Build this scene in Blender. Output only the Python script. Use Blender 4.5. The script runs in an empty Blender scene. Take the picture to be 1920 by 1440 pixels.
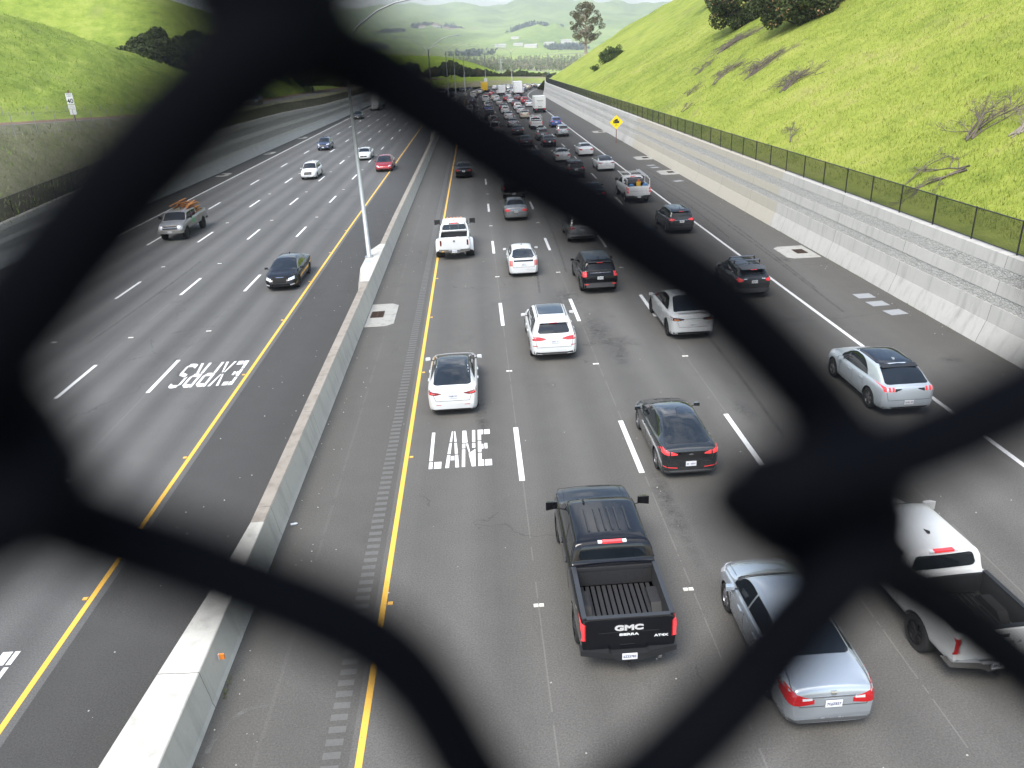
import bpy, bmesh, math, random
import numpy as np
from mathutils import Vector, Matrix
from mathutils.bvhtree import BVHTree
random.seed(7); RNG = np.random.default_rng(11)
SC = bpy.context.scene
COL = SC.collection
R = math.radians
# ------------------------------------------------------------------ viewpoint (measured from lane geometry)
CAM_H = 11.95; FPX = 1443.0; PITCH = R(23.2254); YAW = R(-1.79146); ROLL = 0.050
# ------------------------------------------------------------------ materials
def nt(m):
    m.use_nodes = True; t = m.node_tree; t.nodes.clear()
    o = t.nodes.new('ShaderNodeOutputMaterial'); b = t.nodes.new('ShaderNodeBsdfPrincipled')
    t.links.new(b.outputs[0], o.inputs[0]); return t, b, o
def N(t, typ, **kw):
    n = t.nodes.new(typ)
    for k, v in kw.items():
        if k in n.inputs: n.inputs[k].default_value = v
        else: setattr(n, k, v)
    return n
def ramp(t, fac, stops):
    r = t.nodes.new('ShaderNodeValToRGB'); e = r.color_ramp.elements
    while len(e) < len(stops): e.new(0.5)
    for i, (p, c) in enumerate(stops):
        e[i].position = p; e[i].color = (*c, 1) if len(c) == 3 else c
    t.links.new(fac, r.inputs[0]); return r.outputs[0]
def math_(t, op, a, b=None, c=None, clamp=False):
    n = t.nodes.new('ShaderNodeMath'); n.operation = op; n.use_clamp = clamp
    for i, v in enumerate((a, b, c)):
        if v is None: continue
        if isinstance(v, (int, float)): n.inputs[i].default_value = v
        else: t.links.new(v, n.inputs[i])
    return n.outputs[0]
def mixc(t, f, a, b, mode='MIX'):
    n = t.nodes.new('ShaderNodeMix'); n.data_type = 'RGBA'; n.blend_type = mode; n.clamp_factor = True
    if isinstance(f, (int, float)): n.inputs[0].default_value = f
    else: t.links.new(f, n.inputs[0])
    for i, v in ((6, a), (7, b)):
        if isinstance(v, tuple): n.inputs[i].default_value = (*v, 1)
        else: t.links.new(v, n.inputs[i])
    return n.outputs[2]
def noise(t, co, scale, detail=4, rough=.55, scl=None, dist=0):
    if scl:
        mp = N(t, 'ShaderNodeMapping'); mp.inputs['Scale'].default_value = scl; t.links.new(co, mp.inputs[0]); co = mp.outputs[0]
    n = N(t, 'ShaderNodeTexNoise', Scale=scale, Detail=detail, Roughness=rough, Distortion=dist)
    t.links.new(co, n.inputs['Vector']); return n.outputs[0]
def bump(t, b, h, strength, dist=.02):
    n = N(t, 'ShaderNodeBump', Strength=strength, Distance=dist); t.links.new(h, n.inputs['Height']); t.links.new(n.outputs[0], b.inputs['Normal'])
def obco(t): return t.nodes.new('ShaderNodeTexCoord').outputs['Object']
def uvco(t): return t.nodes.new('ShaderNodeTexCoord').outputs['UV']
MATS = {}
def simple(name, col, rough=.5, metal=0., coat=0., spec=.5, var=0., vs=8., emis=None, es=0., bmp=0., trans=0.):
    if name in MATS: return MATS[name]
    m = bpy.data.materials.new(name); t, b, o = nt(m)
    b.inputs['Base Color'].default_value = (*col, 1); b.inputs['Roughness'].default_value = rough
    b.inputs['Metallic'].default_value = metal; b.inputs['Coat Weight'].default_value = coat
    b.inputs['Coat Roughness'].default_value = .04; b.inputs['Specular IOR Level'].default_value = spec
    if var > 0 or bmp > 0:
        nz = noise(t, obco(t), vs, 5)
        if var > 0:
            c = mixc(t, nz, tuple(x*(1-var) for x in col), tuple(min(1, x*(1+var)) for x in col)); t.links.new(c, b.inputs['Base Color'])
        if bmp > 0: bump(t, b, nz, bmp)
    if emis: b.inputs['Emission Color'].default_value = (*emis, 1); b.inputs['Emission Strength'].default_value = es
    MATS[name] = m; return m
def paint(name, col, metal=.0, rough=.28, dust=.03):
    """car paint with a clear coat and a film of road dust that is thicker low on the body"""
    k = 'paint_'+name
    if k in MATS: return MATS[k]
    m = bpy.data.materials.new(k); t, b, o = nt(m)
    co = obco(t); nz = noise(t, co, 2.2, 5, .6)
    sp = N(t, 'ShaderNodeSeparateXYZ'); t.links.new(co, sp.inputs[0])
    low = math_(t, 'MULTIPLY', math_(t, 'SUBTRACT', .75, sp.outputs[2]), 1.1, clamp=True)
    d = math_(t, 'MULTIPLY', math_(t, 'ADD', math_(t, 'MULTIPLY', low, .45 if dust > .02 else .2), dust), nz, clamp=True)
    c = mixc(t, d, col, (.16, .145, .125)); t.links.new(c, b.inputs['Base Color'])
    b.inputs['Metallic'].default_value = metal
    t.links.new(math_(t, 'ADD', math_(t, 'MULTIPLY', d, .5), rough), b.inputs['Roughness'])
    b.inputs['Coat Weight'].default_value = .9; b.inputs['Coat Roughness'].default_value = .04
    if dust < .02: b.inputs['Specular IOR Level'].default_value = .12; b.inputs['Coat Weight'].default_value = .65
    MATS[k] = m; return m
TRIM = simple('black_trim', (.015, .015, .016), .5)
LINER = simple('bed_liner', (.022, .022, .024), .65, var=.35, vs=14, bmp=.15)
TYRE = simple('tyre_rubber', (.018, .018, .018), .85, var=.3, vs=20)
CHROME = simple('chrome', (.6, .6, .6), .15, 1.)
ALLOY = simple('alloy', (.34, .34, .36), .3, .9)
BALLOY = simple('black_alloy', (.04, .04, .042), .35, .6)
RED = simple('taillight_red', (.42, .008, .012), .15, coat=1.)
REDL = simple('taillight_lit', (.65, .03, .03), .2, coat=1., emis=(1, .08, .10), es=.22)
AMBER = simple('amber_lens', (.75, .22, .02), .2, coat=1.)
LAMP = simple('headlight_lens', (.75, .77, .8), .08, .3, coat=1.)
PLATE = simple('plate_white', (.72, .73, .74), .4)
INK = simple('plate_ink', (.02, .03, .12), .5)
PLASTIC = simple('grey_plastic', (.07, .072, .075), .55)
def glass():
    m = bpy.data.materials.new('tinted_glass'); t, b, o = nt(m)
    co = obco(t); nz = noise(t, co, 1.6, 3)
    c = mixc(t, nz, (.004, .006, .009), (.014, .018, .022)); t.links.new(c, b.inputs['Base Color'])
    b.inputs['Roughness'].default_value = .03; b.inputs['Specular IOR Level'].default_value = .5
    b.inputs['Coat Weight'].default_value = .25; b.inputs['Coat Roughness'].default_value = .02
    return m
GLASS = glass()
# ------------------------------------------------------------------ object helpers
def link(o, parent=None):
    COL.objects.link(o)
    if parent is not None: o.parent = parent
    return o
def mesh(name, v, f, mats, parent=None, smooth=True, mi=None, uv=None):
    me = bpy.data.meshes.new(name)
    v = np.asarray(v, dtype=np.float32)
    if isinstance(f, np.ndarray) and f.ndim == 2:
        n, k = f.shape
        me.vertices.add(len(v)); me.vertices.foreach_set('co', v.ravel())
        me.loops.add(n*k); me.loops.foreach_set('vertex_index', f.astype(np.int32).ravel())
        me.polygons.add(n); me.polygons.foreach_set('loop_start', np.arange(0, n*k, k, dtype=np.int32))
        me.polygons.foreach_set('loop_total', np.full(n, k, dtype=np.int32)); me.update(calc_edges=True)
    else:
        me.from_pydata(v.tolist(), [], [list(map(int, q)) for q in f])
    for m in (mats if isinstance(mats, (list, tuple)) else [mats]): me.materials.append(m)
    if mi is not None: me.polygons.foreach_set('material_index', np.asarray(mi, dtype=np.int32))
    if smooth: me.polygons.foreach_set('use_smooth', np.ones(len(me.polygons), dtype=bool))
    if uv is not None:
        l = me.uv_layers.new(name='UVMap'); idx = np.empty(len(me.loops), dtype=np.int32); me.loops.foreach_get('vertex_index', idx)
        l.data.foreach_set('uv', np.asarray(uv, dtype=np.float32)[idx].ravel())
    me.update(); me.validate(verbose=False)
    return link(bpy.data.objects.new(name, me), parent)
class MB:
    """collects simple solids and links them as one mesh"""
    def __init__(s): s.v = []; s.f = []; s.m = []
    def add(s, v, f, m=0):
        o = len(s.v); s.v += [tuple(p) for p in v]; s.f += [tuple(i+o for i in q) for q in f]; s.m += [m]*len(f)
    def box(s, x0, x1, y0, y1, z0, z1, m=0, T=None):
        p = [Vector((x, y, z)) for x in (x0, x1) for y in (y0, y1) for z in (z0, z1)]
        if T: p = [T @ q for q in p]
        s.add(p, [(0, 1, 3, 2), (4, 6, 7, 5), (0, 4, 5, 1), (2, 3, 7, 6), (0, 2, 6, 4), (1, 5, 7, 3)], m)
    def tube(s, pts, r, n=8, m=0, cap=True):
        pts = [Vector(p) for p in pts]; rs = r if isinstance(r, (list, tuple)) else [r]*len(pts)
        base = len(s.v); up = Vector((0, 0, 1))
        for i, p in enumerate(pts):
            d = (pts[min(i+1, len(pts)-1)] - pts[max(i-1, 0)]).normalized()
            a = d.cross(up if abs(d.z) < .9 else Vector((1, 0, 0))).normalized(); b = d.cross(a)
            for k in range(n):
                t = 2*math.pi*k/n; s.v.append(tuple(p + (a*math.cos(t)+b*math.sin(t))*rs[i]))
        for i in range(len(pts)-1):
            for k in range(n):
                s.f.append((base+i*n+k, base+i*n+(k+1) % n, base+(i+1)*n+(k+1) % n, base+(i+1)*n+k)); s.m.append(m)
        if cap:
            s.f.append(tuple(base+k for k in range(n))); s.m.append(m)
            e = base+(len(pts)-1)*n; s.f.append(tuple(e+k for k in reversed(range(n)))); s.m.append(m)
    def cyl(s, c, axis, r, h, n=20, m=0, r2=None):
        c = Vector(c); a = Vector(axis).normalized(); s.tube([c-a*h/2, c+a*h/2], [r, r if r2 is None else r2], n, m)
    def poly(s, pts, m=0):
        s.add(pts, [tuple(range(len(pts)))], m)
    def build(s, name, mats, parent=None, smooth=False):
        return mesh(name, s.v, s.f, mats, parent, smooth, mi=s.m)
def tag(o, label=None, cat=None, group=None, kind=None):
    if label: o['label'] = label
    if cat: o['category'] = cat
    if group: o['group'] = group
    if kind: o['kind'] = kind
    return o
def empty(name, loc=(0, 0, 0), rz=0.):
    o = bpy.data.objects.new(name, None); o.location = loc; o.rotation_euler = (0, 0, rz); o.empty_display_size = .3
    return link(o)
def kids(o): return list(o.children)
def dup(root, loc, rz=0., keep=None, scale=1.):
    r = root.copy(); COL.objects.link(r); r.location = loc; r.rotation_euler = (0, 0, rz); r.scale = (scale,)*3
    for k in ('label', 'category', 'group'):
        if k in r: del r[k]
    for c in kids(root):
        if keep and c.name.split('.')[0] not in keep: continue
        d = c.copy(); COL.objects.link(d); d.parent = r
        for g in kids(c):
            if keep and g.name.split('.')[0] not in keep: continue
            e = g.copy(); COL.objects.link(e); e.parent = d
    return r
def text(body, size, mat, parent, name, loc, rot=(math.pi/2, 0, 0), ext=.006, sx=1., bold=0.):
    cu = bpy.data.curves.new(name, 'FONT'); cu.body = body; cu.size = size; cu.align_x = 'CENTER'; cu.align_y = 'CENTER'
    cu.extrude = ext; cu.offset = bold
    to = bpy.data.objects.new('tmp', cu); COL.objects.link(to)
    dg = bpy.context.evaluated_depsgraph_get(); me = bpy.data.meshes.new_from_object(to.evaluated_get(dg))
    bpy.data.objects.remove(to, do_unlink=True); me.materials.clear(); me.materials.append(mat)
    o = bpy.data.objects.new(name, me); link(o, parent); o.location = loc; o.rotation_euler = rot; o.scale = (sx, 1, 1)
    return o
# ------------------------------------------------------------------ road shape
def off(Y):
    Y = np.asarray(Y, dtype=float)
    return .004*np.maximum(0, Y-60) + .002*np.maximum(0, Y-232)**2
def zroad(Y):
    Y = np.asarray(Y, dtype=float)
    return -.0009*np.maximum(0, Y-292)**2
def ray(px, py):
    c, s = math.cos(ROLL), math.sin(ROLL); a = (px-960)/FPX; b = (py-720)/FPX
    xr = a*c - b*s; xu = -a*s - b*c
    F = math.cos(PITCH)+xu*math.sin(PITCH); U = -math.sin(PITCH)+xu*math.cos(PITCH)
    return (xr*math.cos(YAW)-F*math.sin(YAW), F*math.cos(YAW)+xr*math.sin(YAW), U)
def interp(x, pts):
    return np.interp(x, [p[0] for p in pts], [p[1] for p in pts])
def pchip(xq, pts):
    x = np.array([p[0] for p in pts], float); y = np.array([p[1] for p in pts], float); h = np.diff(x); d = np.diff(y)/h
    m = np.zeros(len(x)); m[0] = d[0]; m[-1] = d[-1]
    for i in range(1, len(x)-1):
        if d[i-1]*d[i] > 0:
            w1 = 2*h[i]+h[i-1]; w2 = h[i]+2*h[i-1]; m[i] = (w1+w2)/(w1/d[i-1]+w2/d[i])
    xq = np.clip(np.asarray(xq, float), x[0], x[-1]); i = np.clip(np.searchsorted(x, xq)-1, 0, len(h)-1); t = (xq-x[i])/h[i]
    return (2*t**3-3*t**2+1)*y[i]+(t**3-2*t**2+t)*h[i]*m[i]+(-2*t**3+3*t**2)*y[i+1]+(t**3-t**2)*h[i]*m[i+1]
# ------------------------------------------------------------------ smooth value noise for terrain
_perm = RNG.random((256, 256))
def vnoise(x, y, oct=4, gain=.5):
    x = np.asarray(x, float); y = np.asarray(y, float); s = 0; a = 1; tot = 0
    for o in range(oct):
        xi = np.floor(x).astype(int); yi = np.floor(y).astype(int); fx = x-xi; fy = y-yi
        fx = fx*fx*(3-2*fx); fy = fy*fy*(3-2*fy)
        g = lambda i, j: _perm[(i+17*o) % 256, (j+31*o) % 256]
        v = (g(xi, yi)*(1-fx)+g(xi+1, yi)*fx)*(1-fy)+(g(xi, yi+1)*(1-fx)+g(xi+1, yi+1)*fx)*fy
        s = s+a*v; tot += a; a *= gain; x = x*2.03+5.1; y = y*2.03+1.7
    return s/tot
def gridfaces(nr, nc):
    i = np.arange(nr-1)[:, None]*nc+np.arange(nc-1)[None, :]; i = i.ravel()
    return np.stack([i, i+1, i+nc+1, i+nc], 1)
HZ0=-320; HZ1=700; HDENS=2.0e-4; HAZE=True; EXPO=1.64
# ================================================================== ROADS
YS = np.concatenate([np.arange(-8, 240, 4.), np.arange(240, 352, 3.)])
def strip(name, lat0, lat1, z, mat, y0=-8, y1=345, kind='structure', uv=True):
    ys = YS[(YS > y0) & (YS < y1)]; ys = np.concatenate([[y0], ys, [y1]])
    lats = np.linspace(lat0, lat1, max(2, int((lat1-lat0)/1.5)+1))
    Y, L = np.meshgrid(ys, lats, indexing='ij')
    V = np.stack([L+off(Y), Y, zroad(Y)+z], -1).reshape(-1, 3); U = np.stack([L, Y], -1).reshape(-1, 2)
    o = mesh(name, V, gridfaces(len(ys), len(lats)), mat, uv=U)
    if kind: o['kind'] = kind
    return o
def asphalt(name, base, lane0, lanew, streak, joint):
    m = bpy.data.materials.new(name); t, b, o = nt(m); uv = uvco(t); ob = obco(t)
    sp = N(t, 'ShaderNodeSeparateXYZ'); t.links.new(uv, sp.inputs[0]); u, v = sp.outputs[0], sp.outputs[1]
    fine = noise(t, ob, 26, 3, .7); mid = noise(t, ob, 1.1, 5, .65); big = noise(t, ob, .12, 3, .5)
    lng = noise(t, uv, 1.0, 4, .6, scl=(1.3, .012, 1)); lng2 = noise(t, uv, 1.0, 3, .6, scl=(.5, .02, 1))
    ph = math_(t, 'MULTIPLY', math_(t, 'SUBTRACT', u, lane0), 2*math.pi/lanew*2)
    wp = math_(t, 'MULTIPLY', math_(t, 'ADD', math_(t, 'COSINE', ph), 1), .5)     # wheel paths twice per lane
    k = math_(t, 'ADD', math_(t, 'MULTIPLY', wp, streak), math_(t, 'MULTIPLY', lng, streak*1.6))
    k = math_(t, 'ADD', k, math_(t, 'MULTIPLY', lng2, streak*.8))
    k = math_(t, 'ADD', math_(t, 'MULTIPLY', big, .25), k); k = math_(t, 'ADD', math_(t, 'MULTIPLY', mid, .22), k)
    val = math_(t, 'MULTIPLY', math_(t, 'ADD', k, .62-streak*1.1), 1.0)
    grain = math_(t, 'ADD', math_(t, 'MULTIPLY', fine, 1.5), .25)
    val = math_(t, 'MULTIPLY', val, grain)
    # stone chips
    chip = N(t, 'ShaderNodeTexVoronoi', Scale=9.); t.links.new(ob, chip.inputs['Vector'])
    ch = math_(t, 'MULTIPLY', math_(t, 'LESS_THAN', chip.outputs['Distance'], .035), .5)
    val = math_(t, 'ADD', val, ch)
    c = mixc(t, 1.0, base, base); mul = t.nodes.new('ShaderNodeVectorMath'); mul.operation = 'SCALE'
    t.links.new(c, mul.inputs[0]); t.links.new(val, mul.inputs['Scale'])
    col = mul.outputs[0]
    # sealed longitudinal joint near each lane line
    f = math_(t, 'FRACT', math_(t, 'DIVIDE', math_(t, 'ADD', math_(t, 'SUBTRACT', u, lane0-.12), math_(t, 'MULTIPLY', lng, .04)), lanew))
    jn = math_(t, 'MULTIPLY', math_(t, 'LESS_THAN', math_(t, 'ABSOLUTE', math_(t, 'SUBTRACT', f, .035)), .0045), joint)
    jn = math_(t, 'MULTIPLY', jn, math_(t, 'GREATER_THAN', mid, .45))
    col = mixc(t, jn, col, tuple(x*2.2 for x in base))
    # oil drips and darker patches
    st = noise(t, ob, .45, 6, .75, scl=(1, .45, 1)); stm = math_(t, 'MULTIPLY', math_(t, 'SUBTRACT', st, .575), 9, clamp=True)
    stm = math_(t, 'MULTIPLY', stm, noise(t, ob, 3, 5, .8))
    col = mixc(t, math_(t, 'MULTIPLY', stm, .6), col, tuple(x*.5 for x in base))
    # sealed cracks wandering across the lanes
    wv = N(t, 'ShaderNodeTexVoronoi', Scale=.16, feature='DISTANCE_TO_EDGE'); ad = t.nodes.new('ShaderNodeVectorMath'); ad.operation = 'ADD'
    nc = N(t, 'ShaderNodeTexNoise', Scale=.9, Detail=5.); t.links.new(ob, nc.inputs['Vector']); sc2 = t.nodes.new('ShaderNodeVectorMath'); sc2.operation = 'SCALE'; sc2.inputs['Scale'].default_value = 1.6
    t.links.new(nc.outputs['Color'], sc2.inputs[0]); t.links.new(ob, ad.inputs[0]); t.links.new(sc2.outputs[0], ad.inputs[1]); t.links.new(ad.outputs[0], wv.inputs['Vector'])
    ck = math_(t, 'MULTIPLY', math_(t, 'LESS_THAN', wv.outputs['Distance'], .0035), math_(t, 'GREATER_THAN', noise(t, ob, .09, 2), .56))
    col = mixc(t, math_(t, 'MULTIPLY', ck, .45), col, tuple(x*.4 for x in base))
    t.links.new(col, b.inputs['Base Color']); b.inputs['Roughness'].default_value = .78; b.inputs['Specular IOR Level'].default_value = .35
    bump(t, b, fine, .35, .006)
    return m
A_R = asphalt('asphalt_northbound', (.104, .099, .091), -2.88, 3.71, .15, .3)
A_L = asphalt('asphalt_southbound', (.088, .086, .083), -10.2, 3.67, .33, .35)
A_S = asphalt('asphalt_shoulder', (.094, .089, .081), -5., 9.0, .10, .1)
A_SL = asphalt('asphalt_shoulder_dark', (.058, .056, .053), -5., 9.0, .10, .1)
strip('road', -3.05, 15.85, 0, A_R); strip('road', -29.15, -9.95, 0, A_L)
strip('road_shoulder', -6.9, -3.05, 0, A_S); strip('road_shoulder', 15.85, 22.2, 0, A_S)
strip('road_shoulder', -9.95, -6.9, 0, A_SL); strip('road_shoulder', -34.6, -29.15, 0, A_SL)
def worn(name, col, wear):
    m = bpy.data.materials.new(name); t, b, o = nt(m); ob = obco(t)
    n1 = noise(t, ob, 7, 6, .75); n2 = noise(t, ob, 45, 3, .7)
    k = math_(t, 'MULTIPLY', math_(t, 'SUBTRACT', math_(t, 'ADD', math_(t, 'MULTIPLY', n1, .6), math_(t, 'MULTIPLY', n2, .4)), 1-wear), 12, clamp=True)
    c = mixc(t, k, col, (.10, .098, .095)); t.links.new(c, b.inputs['Base Color']); b.inputs['Roughness'].default_value = .6
    return m
WHITE_P = worn('white_road_paint', (.70, .70, .69), .43); YEL_P = worn('yellow_road_paint', (.76, .43, .06), .42)
RUMB = worn('rumble_grind', (.118, .113, .103), .52)
def line(name, lat, w, z, mat, y0, y1): return strip(name, lat-w/2, lat+w/2, z, mat, y0, y1)
line('yellow_edge_line', -2.86, .135, .006, YEL_P, -8, 300); line('yellow_edge_line', -10.2, .135, .006, YEL_P, -8, 300)
line('white_edge_line', 15.70, .16, .006, WHITE_P, -8, 320); line('white_edge_line', -28.9, .16, .006, WHITE_P, -8, 320)
def dashes(name, lats, y0, n):
    v = []; f = []
    for lat in lats:
        for k in range(n):
            a = y0+14.63*k; b = a+3.66
            if a < 0 and b < 0: pass
            i = len(v)
            for yy in (a, b):
                for s in (-.085, .085): v.append((lat+s+float(off(yy)), yy, float(zroad(yy))+.006))
            f.append((i, i+1, i+3, i+2))
    o = mesh(name, v, f, WHITE_P, smooth=False); o['kind'] = 'structure'; return o
dashes('lane_markings', (.80, 4.47, 8.18, 11.93), 20.33-14.63, 21)
dashes('lane_markings', (-13.86, -17.53, -21.23, -25.0), 29.25-29.26, 22)
# rumble grooves along the left shoulder of the near carriageway
v = []; f = []
for k in range(420):
    a = 3+k*.305; i = len(v); o_ = float(off(a)); j = random.uniform(-.01, .01)
    for yy in (a, a+.16):
        for x in (-3.56+j, -3.22+j): v.append((x+o_, yy, .005))
    f.append((i, i+1, i+3, i+2))
mesh('rumble_strip', v, f, RUMB, smooth=False)['kind'] = 'structure'
# painted words, stencil letters with bridges: each letter is a list of quads in a 1 x 1 cell
def word(name, letters, x0, y0, w, h, gap, flip=False):
    G = {
     'L': [((.0, 0), (.27, 0), (.27, .17), (.0, .17)), ((.38, 0), (.9, 0), (.9, .17), (.38, .17)), ((.0, .2), (.25, .2), (.25, 1), (.0, 1))],
     'A': [((0, 0), (.27, 0), (.33, .33), (.10, .33)), ((.73, 0), (1, 0), (.90, .33), (.67, .33)), ((.11, .36), (.34, .36), (.40, .66), (.22, .66)),
           ((.66, .36), (.89, .36), (.78, .66), (.60, .66)), ((.23, .69), (.41, .69), (.47, 1), (.37, 1)), ((.59, .69), (.77, .69), (.63, 1), (.53, 1)), ((.36, .19), (.64, .19), (.62, .30), (.38, .30))],
     'N': [((0, 0), (.24, 0), (.24, .46), (0, .46)), ((0, .49), (.24, .49), (.24, .62), (0, .62)), ((0, .65), (.42, .65), (.30, 1), (0, 1)),
           ((.28, .62), (.44, .62), (.62, .36), (.52, .36)), ((.76, .49), (1, .49), (1, .62), (.76, .62)), ((.76, .65), (1, .65), (1, 1), (.76, 1)), ((.50, .34), (1, .46), (1, 0), (.72, 0))],
     'E': [((0, 0), (.42, 0), (.42, .16), (0, .16)), ((.5, 0), (1, 0), (1, .16), (.5, .16)), ((0, .16), (.26, .16), (.26, .34), (0, .34)), ((0, .37), (.26, .37), (.26, .66), (0, .66)),
           ((.26, .45), (.42, .45), (.42, .58), (.26, .58)), ((.5, .45), (.72, .45), (.72, .60), (.5, .60)), ((0, .69), (.26, .69), (.26, .86), (0, .86)), ((0, .86), (.42, .86), (.42, 1), (0, 1)), ((.5, .86), (.95, .86), (.95, 1), (.5, 1))],
     'X': [((0, 0), (.25, 0), (.47, .46), (.35, .46)), ((.75, 0), (1, 0), (.65, .46), (.53, .46)), ((.35, .53), (.47, .53), (.25, 1), (0, 1)), ((.53, .53), (.65, .53), (1, 1), (.75, 1))],
     'P': [((0, 0), (.25, 0), (.25, .45), (0, .45)), ((0, .48), (.25, .48), (.25, 1), (0, 1)), ((.30, .45), (.75, .45), (.80, .58), (.30, .58)), ((.30, .87), (.75, .87), (.72, 1), (.30, 1)), ((.75, .47), (1, .56), (1, .90), (.75, .98))],
     'R': [((0, 0), (.25, 0), (.25, .45), (0, .45)), ((0, .48), (.25, .48), (.25, 1), (0, 1)), ((.30, .45), (.75, .45), (.80, .58), (.30, .58)), ((.30, .87), (.75, .87), (.72, 1), (.30, 1)), ((.75, .50), (1, .58), (1, .90), (.75, .98)), ((.42, .43), (.66, .43), (1, 0), (.74, 0))],
     'S': [((0, .05), (.3, 0), (.3, .15), (0, .22)), ((.34, 0), (.8, 0), (.75, .14), (.34, .14)), ((.78, .05), (1, .12), (1, .45), (.78, .38)), ((.2, .46), (.8, .36), (.95, .48), (.25, .58)), ((0, .55), (.22, .62), (.22, .92), (0, .86)), ((.2, .88), (.66, .87), (.66, 1), (.2, .97)), ((.7, .87), (1, .80), (1, .93), (.7, 1))],
    }
    mb = MB(); x = 0
    for ch in letters:
        for q in G[ch]:
            P = []
            for (a, b) in q:
                X = x+a*w; Yv = b*h
                if flip: X, Yv = -X, h-Yv
                P.append((x0+X, y0+Yv, .0068))
            mb.poly(P)
        x += w+gap
    o = mb.build(name, WHITE_P); o['kind'] = 'structure'
word('painted_word', 'LANE', -2.10, 21.42, .44, 2.56, .085)
word('painted_word', 'EXPRS', -10.55, 29.55, .46, 2.75, .09, flip=True)
word('painted_word', 'LANE', -11.0, 11.72, .44, 2.52, .085, flip=True)
# raised pavement markers
mb = MB(); mb.box(-.055, .055, -.05, .05, 0, .018); mb.box(.075, .185, -.05, .05, 0, .018)
pm = mb.build('pavement_marker', simple('marker_white', (.7, .69, .62), .4, var=.2, vs=30))
GM = 'pairs of white raised pavement markers on the lane lines'
first = True
for lat, y0, n in ((.76, 14.55, 8), (4.36, 14.75, 7), (8.15, 15.0, 7), (-13.8, 22.2, 7), (-17.5, 21.9, 7), (-21.2, 36.5, 5)):
    for k in range(n):
        Y = y0+14.63*k; loc = (lat+float(off(Y)), Y, .001)
        if first: o = pm; o.location = loc; first = False
        else: o = pm.copy(); COL.objects.link(o); o.location = loc
        tag(o, 'small pair of white raised reflector dots between dashes on the lane line', 'road marker', GM)
mb = MB(); mb.box(-.06, .06, -.05, .05, 0, .02)
am = mb.build('pavement_marker', simple('marker_amber', (.75, .42, .08), .4)); first = True
for lat, ph in ((-2.70, 15.), (-10.35, 16.)):
    for k in range(7):
        Y = ph+7.3*k
        o = am if first else am.copy()
        if not first: COL.objects.link(o)
        first = False; o.location = (lat+float(off(Y)), Y, .001)
        tag(o, 'small amber raised reflector beside a yellow edge line', 'road marker', 'amber markers beside the yellow lines')

# ================================================================== CONCRETE
def concrete(name, a, b_, stain=.5, scale=1., sc=(1, 1, 1), bm=.25, streak=True, panels=False):
    m = bpy.data.materials.new(name); t, b, o = nt(m); ob = obco(t)
    n1 = noise(t, ob, .7*scale, 6, .65); n2 = noise(t, ob, 9*scale, 5, .7); n3 = noise(t, ob, 50, 3, .6)
    col = mixc(t, n1, a, b_)
    if streak:
        s = noise(t, ob, 1.0, 5, .6, scl=(2.4, 2.4, .12)); s = math_(t, 'MULTIPLY', math_(t, 'SUBTRACT', s, .5), 4, clamp=True)
        col = mixc(t, math_(t, 'MULTIPLY', s, stain), col, tuple(x*.55 for x in a))
    if panels:                                  # cast sections of slightly different mix along the wall
        sp = N(t, 'ShaderNodeSeparateXYZ'); t.links.new(ob, sp.inputs[0])
        q = math_(t, 'FLOOR', math_(t, 'DIVIDE', sp.outputs[1], 7.3)); w = N(t, 'ShaderNodeTexWhiteNoise', noise_dimensions='1D'); t.links.new(q, w.inputs['W'])
        col = mixc(t, math_(t, 'MULTIPLY', w.outputs[0], .35), col, tuple(x*.72 for x in b_))
        far = math_(t, 'MULTIPLY', math_(t, 'SUBTRACT', sp.outputs[1], 53), 5, clamp=True)
        far2 = math_(t, 'MULTIPLY', math_(t, 'SUBTRACT', 104, sp.outputs[1]), 5, clamp=True)
        col = mixc(t, math_(t, 'MULTIPLY', math_(t, 'MULTIPLY', far, far2), .8), col, (a[0]*1.04, a[1]*.97, a[2]*.84))
        jn = math_(t, 'LESS_THAN', math_(t, 'FRACT', math_(t, 'DIVIDE', sp.outputs[1], 7.3)), .004)
        col = mixc(t, math_(t, 'MULTIPLY', jn, .8), col, (.07, .065, .06))
    if not panels:
        sp = N(t, 'ShaderNodeSeparateXYZ'); t.links.new(ob, sp.inputs[0]); q = math_(t, 'ADD', sp.outputs[1], math_(t, 'MULTIPLY', n1, .15))
        jn = math_(t, 'LESS_THAN', math_(t, 'FRACT', math_(t, 'DIVIDE', q, 6.1)), .0035); col = mixc(t, math_(t, 'MULTIPLY', jn, .75), col, (.09, .085, .08))
    dk = math_(t, 'MULTIPLY', math_(t, 'SUBTRACT', n2, .56), 5, clamp=True)
    col = mixc(t, math_(t, 'MULTIPLY', dk, stain*.6), col, tuple(x*.6 for x in a))
    t.links.new(col, b.inputs['Base Color']); b.inputs['Roughness'].default_value = .85
    bump(t, b, math_(t, 'ADD', n2, math_(t, 'MULTIPLY', n3, .5)), bm, .01)
    return m
C_W = concrete('concrete_wall', (.40, .39, .365), (.53, .515, .485), .55, panels=True)
C_B = concrete('concrete_median', (.42, .405, .365), (.54, .52, .475), .55, 1.2)
C_T = concrete('concrete_stained_top', (.20, .17, .14), (.34, .31, .27), .6, 1.5)
C_LW = concrete('concrete_left_wall', (.46, .435, .39), (.56, .53, .48), .35)
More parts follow.
